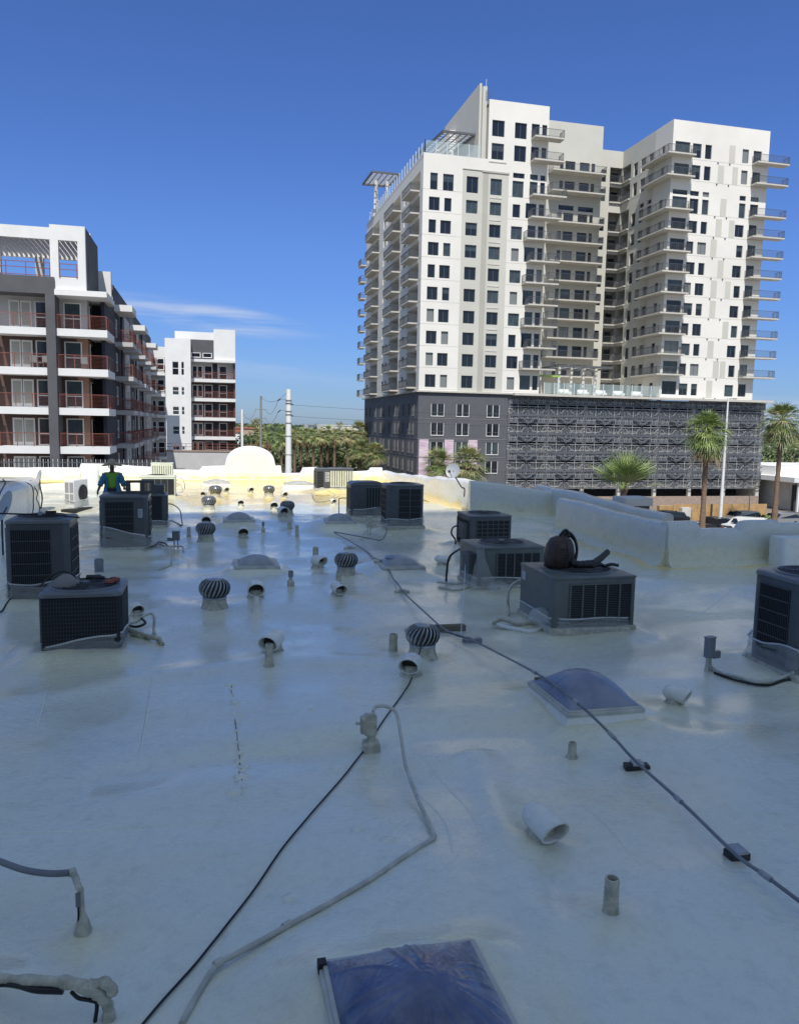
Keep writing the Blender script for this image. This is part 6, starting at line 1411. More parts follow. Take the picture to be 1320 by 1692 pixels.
# ------------------------------------------------------------------ far apartment block, front at y=125
FB = thing('apartment_block', 'farther white apartment block with a stair tower of paired windows and red-railed balconies', 'building')
FW = []; FBAL = []; FD = []; fT = FR(0, 123.2, 0); fG = FR(0, 127.0, 0); FZ2 = [0.72+2.97*k for k in range(-3, 4)]
b = MB(); ht = []
for i, f in enumerate(FZ2[1:]):
    for (x0, w_) in ((-5.45, 1.0), (-4.15, .5)):
        z0 = f+.30; z1 = f+1.55 if i < 5 else f+2.35
        ht.append((x0, x0+w_, z0, z1, .12)); FW.append((ww_mesh(w_, z1-z0, 'glass2' if i < 5 else 'glass', .5), Lm(fT, x0, z0, .08), 2))
wall(b, fT, -6.45, -2.93, GZ, 15.4, ht, .12, 'lb_white'); b.box((-2.94, 123.2+.003, GZ), (-2.93+.2, 127.0, 15.398), 'lb_white'); b.box((-6.45, 123.203, GZ), (-6.25, 127, 15.398), 'lb_white'); b.box((-6.45, 123.21, 15.0), (-2.8, 130, 15.2), 'lb_light'); b.build('stair_tower', FB)
b = MB()
for i, f in enumerate(FZ2): wall(b, fG, -2.75, 3.95, f-.45 if i else GZ, f+2.52, [], .1, 'lb_light' if i == 6 else 'lb_brown_shaded', [(.5, 1.25, f-.4, f+2.52, 'lb_navy')])
b.box((3.7, 125.6, GZ), (3.95, 127, 12.2), 'lb_brown_shaded'); b.build('wall', FB)
b = MB(); b.box((-5.1, 126.0, 15.4), (.7, 134, 16.8), 'lb_white'); b.box((.703, 125.3, 12.62), (3.95, 134, 17.25), 'lb_white'); b.box((-4.7, 125.9, 12.62), (.70, 134, 15.62), 'lb_grey'); b.box((-2.9, 125.0, 12.2), (3.95, 127, 12.6), 'lb_white'); b.box((-8.5, 126, GZ), (-5.1, 134, 14.3), 'lb_white'); b.box((-2.73, 127.2, GZ), (3.95, 140, 12.19), 'lb_light'); b.build('top_storey', FB)
for x0 in (-2.65, -.95): FW.append((ww_mesh(1.35, .72, 'glass', 0), Matrix.Translation((x0, 125.86, 12.9)), 2))
for i, f in enumerate(FZ2):
    FD.append((french_mesh(1.6, 2.1, 'glass2' if i in (1, 3, 4) else 'glass'), Lm(fG, -2.6, f+.02, -.02), 2))
    for x0 in (-.75, 1.5): FW.append((ww_mesh(1.2, 2.1, 'glass', .4), Lm(fG, x0, f+.03, -.02), 2))
    key = 'fbs'
    if key not in _bc:
        m_ = MB(); m_.box((0, -2.0, -.5), (6.75, -.003, 0), 'lb_white'); _bc[key] = m_.mesh('balcony'); _bc['fbr'] = railing_mesh(6.75, 2.0, 1.02, 'f', 'lb_rail', .125, True)
    FBAL.append((_bc[key], Lm(fG, -2.78, f), 2, [('railing', _bc['fbr'])]))
place_parts(FW, 'window', 'small_windows', FB); place_parts(FD, 'door', 'far_doors', FB); place_parts(FBAL, 'balcony', 'small_balconies', FB)
b = MB(); b.box((-6.5, 118.2, GZ), (9, 118.6, -1.4), 'lb_light'); b.box((-6.5, 118.1, -1.4), (9, 118.7, -1.2), 'brick')
for z in (-.25, -.7): b.bar((-6.5, 118.4, z), (9, 118.4, z), .06, 'lb_rail')
for i in range(11): b.bar((-6.4+i*1.5, 118.4, -1.3), (-6.4+i*1.5, 118.4, -.2), .07, 'lb_rail')
tag(b.build('court_wall'), 'low grey court wall with a red rail before the farther apartment block', 'wall')
# picket fence behind the roof wall
b = MB(); b.bar((-13, 41.4, .85), (-2.3, 41.4, .85), .04, 'rail'); b.bar((-13, 41.4, .2), (-2.3, 41.4, .2), .04, 'rail')
for i in range(96): b.bar((-13+i*.111, 41.4, -.6), (-13+i*.111, 41.4, 1.02), .022, 'steel_w' if i % 2 else 'rail')
tag(b.build('picket_fence'), 'row of thin metal pickets rising behind the white wall at left', 'fence')

# ------------------------------------------------------------------ plants
def blade(b, p, d, up, L_, w, m, droop, seg=3, k=None):
    """narrow leaf strip"""
    side = d.cross(up).normalized(); prev = None
    for j in range(seg+1):
        t_ = j/seg; q = p+d*(L_*t_)+Vector((0, 0, -droop*L_*t_*t_)); ww = w*(1-t_*.92)*(0.6+.4*min(1, t_*4))
        r = (b.vert(q-side*ww), b.vert(q+side*ww))
        if prev: b.f.append([prev[0], prev[1], r[1], r[0]]); b.m.append(k)
        prev = r
def fan_crown(n, R, pet, mats, nb=13, seed=0, elmin=-0.5, elmax=1.35, bw=.05, droop=.25, seg=3):
    random.seed(seed); b = MB()
    for i in range(n):
        az = i*2.399963+random.uniform(-.25, .25); t_ = i/n; el = elmax-(elmax-elmin)*t_**0.85+random.uniform(-.12, .12)
        d = Vector((cos(az)*cos(el), sin(az)*cos(el), sin(el))); pl = pet*random.uniform(.8, 1.15); c = d*pl+Vector((0, 0, -.06*pl*pl))
        m = mats[0] if random.random() < .5 else mats[1]; k = b.mi(m); b.bar((0, 0, 0), c, bw*.5, m)
        right = d.cross(Vector((0, 0, 1)))
        if right.length < .1: right = Vector((1, 0, 0))
        right.normalize(); upn = right.cross(d).normalized(); RR = R*random.uniform(.8, 1.1)
        for j in range(nb):
            a = (j/(nb-1)-.5)*2*1.25; dd = (d*cos(a)+right*sin(a)+upn*(0.18*abs(sin(a))-.05)).normalized()
            blade(b, c, dd, upn, RR*(.78+.22*cos(a)), bw*(1.1-.3*abs(a)), m, droop*random.uniform(.5, 1.5), seg, k)
    return b.mesh('crown')
def skirt_mesh(n, R, seed, m='dead', width=.5, nb=7):
    random.seed(seed); b = MB(); k = b.mi(m)
    for i in range(n):
        az = random.uniform(0, 2*pi); o = Vector((cos(az), sin(az), 0)); p0 = o*.2+Vector((0, 0, -random.uniform(.1, R*.5))); p = p0+o*random.uniform(.25, width)+Vector((0, 0, -random.uniform(.2, .5)))
        b.bar(p0, p, .03, m)
        for j in range(nb):
            dd = (Vector((0, 0, -1))+o*random.uniform(-.1, .5)+Vector((random.uniform(-.4, .4), random.uniform(-.4, .4), 0))).normalized(); blade(b, p, dd, o, random.uniform(.5, 1.0)*R*.4, .035, m, .1, 2, k)
    return b.mesh('dead_skirt')
def palm(label, x, y, top, crown, skirt=None, r=.28, lean=(0, 0), group=None, scale=1.0, z0=GZ, rz=0):
    t_ = thing('fan_palm', label, 'palm tree', (x, y, z0), 0, group); h = top-z0; b = MB()
    pts = cat([(0, 0, -.2), (lean[0]*.25, lean[1]*.25, h*.33), (lean[0]*.6, lean[1]*.6, h*.66), (lean[0], lean[1], h)], 10)
    b.tube(pts, r, 'palm_bark', 12, rfun=lambda q: r*(1.25-.45*min(1, q*3)+.06*sin(q*h*9)+(.25 if q > .97 else 0))); b.build('trunk', t_, 60)
    inst('crown', crown, t_, (lean[0], lean[1], h), (0, 0, rz), scale)
    if skirt: inst('dead_skirt', skirt, t_, (lean[0], lean[1], h), (0, 0, rz), scale)
    return t_
crBig = fan_crown(95, 1.1, 1.0, ('frond', 'frond_l'), 15, 1, -1.1, 1.4, .05, .4)
crBig2 = fan_crown(90, 1.05, 1.0, ('frond', 'frond_y'), 15, 2, -1.1, 1.4, .05, .45)
crS = fan_crown(22, 1.3, 1.0, ('frond', 'frond_y'), 9, 3, -.6, 1.3, .10, .3, 2)
crS2 = fan_crown(20, 1.2, 1.1, ('frond', 'frond_l'), 9, 4, -.7, 1.3, .10, .35, 2)
crY = fan_crown(20, 1.2, .8, ('frond_l', 'frond'), 20, 6, .28, 1.45, .04, .10, 4)
crM = fan_crown(70, 1.1, 1.0, ('frond', 'frond_y'), 13, 9, -.8, 1.35, .06, .35)
skB = skirt_mesh(46, 3.2, 1, width=.8); skS = skirt_mesh(26, 1.8, 2, width=.7)
def at(px, pyb, Y): p = PY(px, pyb, Y); return float(p[0]), float(Y), float(p[2])
# young fan palm rising just behind the wall
x, y, z = at(1031, 804, 38.0); palm('young bright-green fan palm just behind the shaded wall, fronds fanned upward', x, y, z-.15, crY, None, .2, z0=GZ, scale=1.3)
x, y, z = at(1170, 712, 76); palm('tall fan palm before the metal screens, shaggy dead fronds on its left', x, y, z, crBig, skB, .34, (-.1, 0), scale=1.5)
x, y, z = at(1291, 695, 84); palm('tall fan palm at the right edge beyond the low white-roofed building', x, y, z, crBig2, skS, .36, (.1, 0), scale=1.6)
x, y, z = at(724, 765, 92); palm('left of two short fan palms before the pink mural strips', x, y, z, crM, skS, .3, scale=1.3)
x, y, z = at(774, 766, 88); palm('right and larger of two short fan palms before the grey podium', x, y, z, crM, skS, .3, scale=1.5, rz=2)
x, y, z = at(1312, 735, 160); palm('distant small palm between the right-edge palm and the frame', x, y, z, crS, None, .3, scale=1.1)
x, y, z = at(357, 784, 48); palm('tips of a palm showing over the white wall left of the hump', x, y, z-.9, crM, None, .25, scale=.75)
G1_ = 'row of fan palms along the street beyond the hump wall'
row = [(487, 716), (497, 713), (508, 716), (518, 714), (531, 716), (541, 712), (553, 716), (440, 722), (428, 716), (465, 722), (575, 715)]
for i, (px, py) in enumerate(row):
    x, y, z = at(px, py+6, 132+5*(i % 3)); palm('distant fan palm beyond the hump wall, '+('just right of the pale pole', 'second right of the pale pole', 'third right of the pale pole', 'fourth right of the pale pole', 'fifth right of the pale pole', 'sixth right of the pale pole', 'seventh right of the pale pole', 'first left of the pale pole', 'second left of the pale pole', 'half hidden by the pale pole', 'last in the row, by the bushy tree')[i], x, y, z, (crS, crS2)[i % 2], skS, .3, group=G1_, scale=1.0+.1*(i % 3), rz=i)
for i, (px, py, Y_, s_, lab) in enumerate(((594, 742, 128, 1.2, 'fan palm left of a pair at the left foot of the dark podium'), (620, 748, 124, 1.25, 'fan palm right of a pair at the left foot of the dark podium'), (594, 712, 150, 1.4, 'taller fan palm rising behind the pair at the podium foot'))):
    x, y, z = at(px, py, Y_); palm(lab, x, y, z, crM, skS, .3, scale=s_, rz=i)
def leaf_tree(label, x, y, z0, h, w, mats, n, ls, seed, kind='tree', trunk=True, name='leafy_tree', grp=None):
    random.seed(seed); t_ = thing(name, label, kind, (x, y, z0), 0, grp)
    cl = [(random.uniform(-.34, .34)*w, random.uniform(-.34, .34)*w, h*(random.uniform(.42, .86) if trunk else random.uniform(.2, .78)), random.uniform(.16, .30)*w) for i in range(15)]
    if trunk:
        b = MB(); b.tube(cat([(0, 0, -.2), (.1, 0, h*.25), (0, .1, h*.5)]), .2, 'bark', 8, rfun=lambda q: .035*h*(1.1-.6*q))
        for c in cl[:8]: b.tube(cat([(0, 0, h*.3), (c[0]*.4, c[1]*.4, h*.45), (c[0], c[1], c[2])], 4), .1, 'bark', 5, rfun=lambda q: .015*h*(1.05-.9*q))
        b.build('trunk', t_, 60)
    b = MB(); ks = [b.mi(m) for m in mats]
    for i in range(n):
        c = random.choice(cl); a = random.uniform(0, 2*pi); u = random.uniform(-1, 1); r = c[3]*random.random()**.35; s_ = sqrt(1-u*u)
        p = Vector((c[0]+r*s_*cos(a), c[1]+r*s_*sin(a), c[2]+r*u*.8)); nrm = Vector((s_*cos(a)+random.uniform(-.7, .7), s_*sin(a)+random.uniform(-.7, .7), u+random.uniform(-.4, .9))).normalized()
        x_ = nrm.orthogonal().normalized(); y_ = nrm.cross(x_); l_ = ls*random.uniform(.6, 1.3); k = ks[int(random.random()**1.3*len(ks))]
        q = [p-x_*l_*.5, p+y_*l_*.28, p+x_*l_*.6, p-y_*l_*.3]; b.f.append([b.vert(v) for v in q]); b.m.append(k)
    b.build('crown', t_); return t_
for i, (px, pt, Y_, h, w, lab) in enumerate(((405, 716, 150, 10, 11, 'broad tree right of the farther apartment block'), (428, 724, 165, 9, 10, 'round tree between the two thin poles'), (392, 730, 140, 9, 7, 'small tree against the edge of the farther block'),
        (455, 728, 175, 9, 9, 'tree left of the big pale utility pole'), (578, 722, 150, 10.5, 14, 'dense bushy tree right of the palm row'), (555, 736, 160, 9, 9, 'darker tree at the right end of the palm row'), (600, 735, 170, 9, 10, 'tree behind the palm pair at the podium foot'),
        (535, 742, 205, 8, 13, 'low wide tree seen behind the palm row, right half'), (505, 742, 205, 8, 13, 'low wide tree seen behind the palm row, left half'), (1262, 732, 150, 9, 13, 'tree beyond the low white-roofed building, left of the palm'), (1300, 738, 165, 8, 14, 'tree beyond the low white-roofed building, right of the palm'))):
    x, y, zt = at(px, pt, Y_); leaf_tree(lab, x, y, GZ, zt-GZ-.5, w, ('leaf', 'leaf2', 'leaf3') if i % 2 else ('leaf2', 'leaf', 'leaf3'), 5200, .55, 40+i)
for i, (px, Y_, lab) in enumerate(((1085, 83, 'low bush left of the parked dark pickup'), (1262, 88, 'spiky pale bush between the silver cars'))):
    x, y, zt = at(px, 850, Y_); leaf_tree(lab, x, y, GZ, 1.7, 2.6, ('leaf2', 'frond_l', 'leaf'), 900, .28, 80+i, 'bush', False, 'low_bush')
# far wood at the horizon
def far_wood():
    random.seed(9); b = MB(); ks = [b.mi('leaf'), b.mi('leaf3'), b.mi('leaf2')]
    for i in range(15000):
        az = random.uniform(radians(-14), radians(44)); d = random.choice((330, 480, 700, 1000, 1400))*random.uniform(.85, 1.2); x = d*sin(az); y = d*cos(az)
        hh = 8+4*float(vnoise(az*60, d*.01)); z = GZ+hh*random.random()**.6; s_ = 1.5+d*.0035; a = random.uniform(0, 2*pi); u = Vector((cos(a), sin(a), random.uniform(-.3, .3)))*s_; v = Vector((random.uniform(-.3, .3), random.uniform(-.3, .3), 1))*s_*.6; p = Vector((x, y, z))
        b.f.append([b.vert(q) for q in (p-u, p-v, p+u, p+v)]); b.m.append(random.choice(ks))
    o = b.build('far_wood'); o['kind'] = 'stuff'; return o
far_wood()
def far_palms():
    for i, px in enumerate((1, 2, 3)): pass
for i, (px, py) in enumerate(((421, 702), (426, 701), (562, 706), (1277, 700))):
    x, y, z = at(px, py, 330); palm(('distant palm above the horizon, left of a close pair' if i == 0 else 'distant palm above the horizon, right of a close pair' if i == 1 else 'lone distant palm before the long white warehouse' if i == 2 else 'distant palm left of the right-edge palm trunk'), x, y, z, crS, None, .35, scale=1.6)
# ------------------------------------------------------------------ distant buildings
def fbox(label, px0, px1, pyt, Y_, d, m, roofm='concrete_l', nwin=4, name='distant_building'):
    a = PY(px0, pyt, Y_); c = PY(px1, pyt, Y_); t_ = thing(name, label, 'building', (a[0], Y_, GZ)); w = c[0]-a[0]; h = a[2]-GZ
    b = MB(); b.box((0, 0, 0), (w, d, h), m); b.build('wall', t_); b = MB(); b.box((-.3, -.3, h), (w+.3, d+.3, h+.5), roofm); b.build('roof', t_)
    for i in range(nwin): b = MB(); b.box((w*(i+.3)/nwin, -.06, h*.3), (w*(i+.7)/nwin, -.01, h*.65), 'glass2'); b.build('window', t_)
fbox('long low white warehouse on the horizon left of the tower', 524, 612, 703, 420, 60, 'lb_white', nwin=6)
fbox('peach walled building before the warehouse', 552, 590, 711, 330, 30, 'pinkst', nwin=3)
fbox('pale building on the horizon above the palm row', 500, 524, 708, 460, 30, 'concrete_l', nwin=3)
fbox('peach stucco house beside the thin white pole', 388, 420, 708, 300, 30, 'pinkst', 'redroof', 3)
fbox('red-tiled low house at the edge of the farther apartment block', 384, 396, 714, 200, 14, 'lb_white', 'redroof', 2)
fbox('tan building on the horizon at the right edge', 1295, 1340, 742, 230, 20, 'pinkst', nwin=3)
# low building with white roof and carport at the right
t = thing('low_building', 'low building with bright white roof and dark open bay at the right edge', 'building', (88.5, 104, GZ))
b = MB(); b.box((3.0, 2.0, 0), (40, 20, 4.7), 'concrete_l'); b.box((9.5, -.2, 0), (40, 2, 4.2), 'pinkst'); b.build('wall', t)
b = MB(); b.box((0.8, -.5, 4.72), (40, 20.5, 5.5), 'lb_white'); b.box((2.5, 6, 5.5), (40, 20, 7.0), 'frame_w'); b.build('roof', t)
b = MB(); b.box((2.6, 1.5, 0), (9.2, 1.99, 4.2), 'interior'); b.build('bay_shade_slab', t)  # near-black slab set before the wall as the bay's shade
for x in (2.0, 8.9): b = MB(); b.box((x, -.1, 0), (x+.3, .2, 4.7), 'frame_w'); b.build('post', t)
for i in range(2): b = MB(); b.box((12+i*3, -.26, 1.2), (13+i*3, -.205, 3.6), 'frame_w'); b.build('vent_panel', t)
b = MB(); b.tube([(0, 0, 0), (0, 0, 1.1)], .12, 'frame_w', 10); b.tube([(0, 0, 1.1), (0, 0, 1.16)], .09, 'frame_w', 10); x, y, z = P(1261, 845, GZ); tag(b.build('bollard', loc=(x, y, GZ), smooth=50), 'white bollard before the dark open bay at the right', 'bollard')
# plywood hoarding along the car park
x0, y0, _ = P(1118, 862, GZ); x1, y1, _ = P(1228, 852, GZ); y1 = y0
t = thing('plywood_fence', 'tan plywood hoarding along the back of the car park', 'fence', (x0, y0+1.0, GZ))
for i in range(8): b = MB(); w_ = (x1-x0)/8; b.box((i*w_, 0.02*(i % 2), 0), ((i+1)*w_-.04, .06+.02*(i % 2), 2.3), 'plywood'); b.build('board', t)
b = MB(); b.box((-1.5, 1.0, 0), (0.6, 1.7, 2.0), 'plywood'); b.box((.9, -.8, 0), (2.3, -.1, 1.9), 'concrete_l'); b.box((2.6, -.5, 0), (3.6, -.2, 1.6), 'plywood'); b.build('stacked_pallets', t)
# ------------------------------------------------------------------ vehicles
def car(label, x, y, rz, body, kind='suv'):
    t_ = thing('parked_'+{'suv': 'car', 'van': 'van', 'pickup': 'pickup', 'sedan': 'car'}[kind], label, {'suv': 'car', 'van': 'van', 'pickup': 'pickup truck', 'sedan': 'car'}[kind], (x, y, GZ+.01), rz, 'vehicles in the car park')
    L_, Wd, Ht = {'suv': (4.8, 1.9, 1.75), 'van': (5.2, 2.0, 2.1), 'pickup': (5.6, 2.0, 1.85), 'sedan': (4.6, 1.8, 1.42)}[kind]; hb = .95 if kind != 'van' else 1.15
    prof = {'suv': [(-2.35, .35), (-2.4, .75), (-2.25, .98), (-1.35, 1.08), (-.65, 1.68), (.3, 1.76), (1.9, 1.70), (2.3, 1.1), (2.4, .8), (2.35, .35)],
            'sedan': [(-2.25, .3), (-2.3, .62), (-2.1, .8), (-1.2, .92), (-.5, 1.36), (.2, 1.43), (.9, 1.36), (1.6, .98), (2.25, .9), (2.3, .6), (2.25, .3)],
            'van': [(-2.55, .4), (-2.6, .85), (-2.35, 1.12), (-1.75, 1.25), (-1.15, 1.95), (-.6, 2.1), (2.4, 2.1), (2.58, 1.9), (2.6, .8), (2.55, .4)],
            'pickup': [(-2.75, .45), (-2.8, .9), (-2.6, 1.12), (-1.5, 1.2), (-.9, 1.78), (.1, 1.86), (.85, 1.8), (1.0, 1.2), (2.75, 1.18), (2.8, .8), (2.75, .45)]}[kind]
    b = MB(); k = b.mi(body); rings = []
    for yy, ins in ((-1, .0), (-.94, .0), (-.5, 1), (.5, 1), (.94, .0), (1, .0)):
        r = []
        for (px, pz) in prof:
            top = max(0, pz-hb); q = Wd/2*yy; edge = abs(yy) > .6
            sh = (1-.16*top/(.8)) if edge else 1
            e2 = (.985 if abs(yy) == 1 else 1); zz = pz*(1 if not abs(yy) == 1 else .985)
            r.append(b.vert((px*e2, q*sh, zz)))
        rings.append(r)
    for a, c in zip(rings, rings[1:]):
        n = len(prof)
        for j in range(n): b.f.append([a[j], a[(j+1) % n], c[(j+1) % n], c[j]]); b.m.append(k)
    b.f.append(rings[0][::-1]); b.m.append(k); b.f.append(rings[-1]); b.m.append(k); b.build('body', t_, 35)
    if kind != 'van' or True:
        p3 = [p for p in prof if p[1] > hb+.02]; x0_, x1_ = min(p[0] for p in p3), max(p[0] for p in p3); xe = x1_ if kind != 'van' else -.2; top = Ht-.16
        for s_ in (-1, 1):
            b = MB(); yo = s_*(Wd/2*.955); q = [(x0_+.35, yo*1.012, hb+.12), (xe-.12, yo*1.012, hb+.12), (xe-.45, yo*.90, top), (x0_+.75, yo*.90, top)]
            b.face(q if s_ < 0 else q[::-1], 'glass'); b.build('side_window', t_)
    w0 = prof[3]; w1 = prof[4]; b = MB(); o = .02
    b.face([(w0[0]+.03, -Wd*.40, w0[1]+.07), (w0[0]+.03, Wd*.40, w0[1]+.07), (w1[0]-.03-o, Wd*.36, w1[1]-.02), (w1[0]-.03-o, -Wd*.36, w1[1]-.02)], 'glass'); o_ = b.build('windscreen', t_); o_.location = (-.02, 0, .02)
    if kind in ('suv', 'sedan'):
        w0 = prof[-3 if kind == 'suv' else -5+1]; 
        b = MB(); xr_ = 2.32 if kind == 'suv' else 1.5; b.face([(xr_, -Wd*.38, hb+.22), (xr_-.25, -Wd*.34, Ht-.18), (xr_-.25, Wd*.34, Ht-.18), (xr_, Wd*.38, hb+.22)], 'glass'); b.build('rear_window', t_)
    for sx in (-1, 1):
        for sy in (-1, 1):
            xw = sx*L_*.31; b = MB(); b.tube([(xw, sy*(Wd/2-.2), .34), (xw, sy*(Wd/2+.02), .34)], .34, 'tyre', 18); o = b.build('wheel', t_, 40)
            b = MB(); b.tube([(xw, sy*(Wd/2+.021), .34), (xw, sy*(Wd/2+.035), .34)], .2, 'rim', 14); b.build('rim', o, 40)
    xe_ = prof[-2][0]
    for s_ in (-1, 1):
        b = MB(); b.box((xe_-.08, s_*Wd*.40-.12, .75), (xe_+.02, s_*Wd*.40+.12, 1.0), 'lamp_r'); b.build('tail_light', t_); b = MB(); b.box((prof[1][0]-.02, s_*Wd*.36-.18, .62), (prof[1][0]+.1, s_*Wd*.36+.18, .8), 'frame_w'); b.build('headlight', t_)
    b = MB(); b.box((xe_-.02, -.25, .45), (xe_+.03, .25, .6), 'frame_w'); b.build('number_plate', t_)
def parked(px, py, *a, **k): x, y, z = P(px, py, GZ); car(k.pop('label'), x, y, *a, **k)
parked(1205, 876, pi/2+pi, 'cark', 'sedan', label='black car showing its tail in the notch, left one')
parked(1185, 878, -pi/2+pi, 'cark', 'suv', label='black car at the left of the notch beside the palm trunk')
parked(1226, 882, -.75, 'carw', 'van', label='white van right of the black cars, in the notch')
parked(1226, 865, 0.0, 'cars', 'suv', label='silver car behind the white van')
parked(1290, 868, 0.0, 'cars', 'suv', label='silver grey car at the right, beyond the palm trunk')
parked(1138, 880, .2, 'carw', 'sedan', label='white car roof peeping over the wall')
parked(1103, 866, pi, 'cark', 'pickup', label='dark pickup beyond the coping block')
parked(1160, 884, 0.1, 'cark', 'sedan', label='dark car between the white car and the palm trunk')
for i, (px, py, m_, lab) in enumerate(((487, 779, 'carw', 'white car on the far street right of the big pole'), (450, 776, 'cars', 'silver car on the far street left of the big pole'))): parked(px, py, 0, m_, 'sedan', label=lab)
# ------------------------------------------------------------------ poles and wires
def pole(label, px, pyt, Y_, r0_, r1_, m, seg=12):
    x, y, z = at(px, pyt, Y_); t_ = thing('utility_pole', label, 'utility pole', (x, y, GZ)); b = MB(); b.tube([(0, 0, -.2), (0, 0, z-GZ)], [r0_, r1_], m, seg); b.build('mast', t_, 50); return t_, x, y, z
t, xp, yp, zp = pole('big pale steel utility pole right of the rounded hump', 477, 643, 84, .42, .27, 'pole_w', 16)
H_ = zp-GZ
att = []
for (dz, sx) in ((1.15, -1), (2.35, -1)):
    b = MB(); b.bar((0, 0, H_-dz), (sx*.85, 0, H_-dz+.12), .07, 'pole_g'); b.bar((sx*.85, 0, H_-dz+.12), (sx*1.15, 0, H_-dz-.12), .10, 'black'); b.build('bracket', t); att.append((xp+sx*1.15, H_-dz-.12+GZ))
for (dz, sx) in ((1.5, 1), (2.7, 1)):
    b = MB(); b.bar((.1, 0, H_-dz), (.5, 0, H_-dz-.15), .10, 'black'); b.build('insulator', t); att.append((xp+.5, H_-dz-.15+GZ))
b = MB()
for dz in (1.2, 1.5, 2.35, 2.7, 3.6, 5.0, 7.0): b.tube([(0, 0, H_-dz), (0, 0, H_-dz+.08)], .36, 'pole_g', 14)
b.build('clamp_band', t, 50)
t2, x2, y2, z2 = pole('thin grey utility pole with short crossarms, between hump and far block', 431, 654, 118, .22, .14, 'pole_g')
b = MB()
for dz in (2.0, 3.3): b.bar((-.8, 0, z2-GZ-dz), (.8, 0, z2-GZ-dz), .10, 'pole_g')
b.build('crossarm', t2)
t3, x3, y3, z3 = pole('short white pole at the right edge of the farther apartment block', 400, 676, 105, .22, .16, 'pole_w')
t4, x4, y4, z4 = pole('tall tapered grey pole rising before the lattice screens, right of the palm', 1203, 658, 92, .24, .10, 'pole_w')
b = MB(); b.bar((0, 0, z4-GZ-.1), (1.0, 0, z4-GZ-.0), .08, 'pole_g'); b.build('lamp_arm', t4); b = MB(); b.box((.8, -.1, z4-GZ-.1), (1.3, .1, z4-GZ+.05), 'pole_g'); b.build('lamp_head', t4)
t5, x5, y5, z5 = pole('thin grey light pole standing in the car park by the silver cars', 1239, 817, 93, .07, .05, 'pole_g')
def wire(label, a, c, sag, r=.02):
    a = Vector(a); c = Vector(c); pts = [a+(c-a)*(i/24)+Vector((0, 0, -sag*4*(i/24)*(1-i/24))) for i in range(25)]; b = MB(); b.tube(pts, r, 'black', 4); tag(b.build('power_line'), label, 'power line', 'power lines strung from the utility poles')
for i, dz in enumerate((2.75, 3.95)):
    e = PY(1320, (676, 703)[i], 84); wire('power line crossing before the tower, '+('upper' if i == 0 else 'second')+' from the pale pole', (xp+.5, 84, zp-dz+1.1), (e[0]+3, 84, zp-dz+1.6), .9, .013)
e = PY(1320, 735, 84); wire('lower power line crossing before the grey podium', (xp+.3, 84, zp-4.6), (e[0], 84, zp-5.0), .7, .012)
e = PY(1320, 775, 84); wire('lowest power line crossing before the palms', (xp+.3, 84, zp-8.2), (e[0], 84, zp-7.6), .8, .012)
wire('wire from the top bracket of the pale pole to the thin grey pole', (att[0][0], 84, att[0][1]), (x2+.7, y2, z2-2.0), 1.0)
wire('wire from the lower bracket of the pale pole to the thin grey pole', (att[1][0], 84, att[1][1]), (x2+.7, y2, z2-3.3), 1.0)
wire('wire from the pale pole top to the thin pole top', (xp, 84, zp-.1), (x2, y2, z2-.1), 1.0)
wire('wire from the thin grey pole down to the short white pole', (x2-.7, y2, z2-2.0), (x3, y3, z3-.3), 1.2)
wire('lower wire from the thin grey pole to the short white pole', (x2-.7, y2, z2-3.3), (x3, y3, z3-1.3), 1.2)

# ------------------------------------------------------------------ the man
def skin_mesh(name, verts, edges, radii, m, parent, sub=2, root=0):
    me = bpy.data.meshes.new(name); me.from_pydata(verts, edges, []); o = bpy.data.objects.new('tmp', me); SC.collection.objects.link(o)
    md = o.modifiers.new('s', 'SKIN'); md.use_smooth_shade = True
    for i, r in enumerate(radii):
        sv = me.skin_vertices[0].data[i]; sv.radius = (r, r) if not isinstance(r, tuple) else r; sv.use_root = (i == root)
    md2 = o.modifiers.new('u', 'SUBSURF'); md2.levels = sub; md2.render_levels = sub
    dg = bpy.context.evaluated_depsgraph_get(); dg.update(); m2 = bpy.data.meshes.new_from_object(o.evaluated_get(dg)); bpy.data.objects.remove(o)
    m2.name = name; m2.materials.clear(); m2.materials.append(MT[m]); m2.shade_smooth()
    o2 = bpy.data.objects.new(name, m2); SC.collection.objects.link(o2)
    if parent: o2.parent = parent
    return o2
p = P(187, 863, 0.0); px_, py_ = float(p[0]), float(p[1])
man = thing('person', 'man in a wide straw hat, lime T-shirt and open blue shirt behind the louvred condenser', 'person', (px_, py_, Z(px_, py_)), 0.12)
Vv = [(0, 0, .93), (0, .01, 1.08), (0, .01, 1.25), (0, .01, 1.40), (0, 0, 1.50), (0, -.02, 1.56), (0, -.03, 1.64), (0, -.03, 1.72)]
Ev = [(i, i+1) for i in range(7)]; Rv = [(.14, .11), (.135, .10), (.15, .11), (.14, .10), .055, .065, (.078, .09), (.06, .07)]
def add(vs, rs, root):
    k = root
    for v, r in zip(vs, rs): Vv.append(v); Rv.append(r); Ev.append((k, len(Vv)-1)); k = len(Vv)-1
    return k
w1 = add([(-.19, 0, 1.40), (-.31, -.02, 1.15), (-.40, -.10, .93), (-.415, -.12, .86)], [.062, .046, .032, (.042, .024)], 3)
w2 = add([(.19, 0, 1.40), (.30, -.03, 1.15), (.33, -.22, 1.03), (.335, -.29, 1.01)], [.062, .046, .032, (.042, .024)], 3)
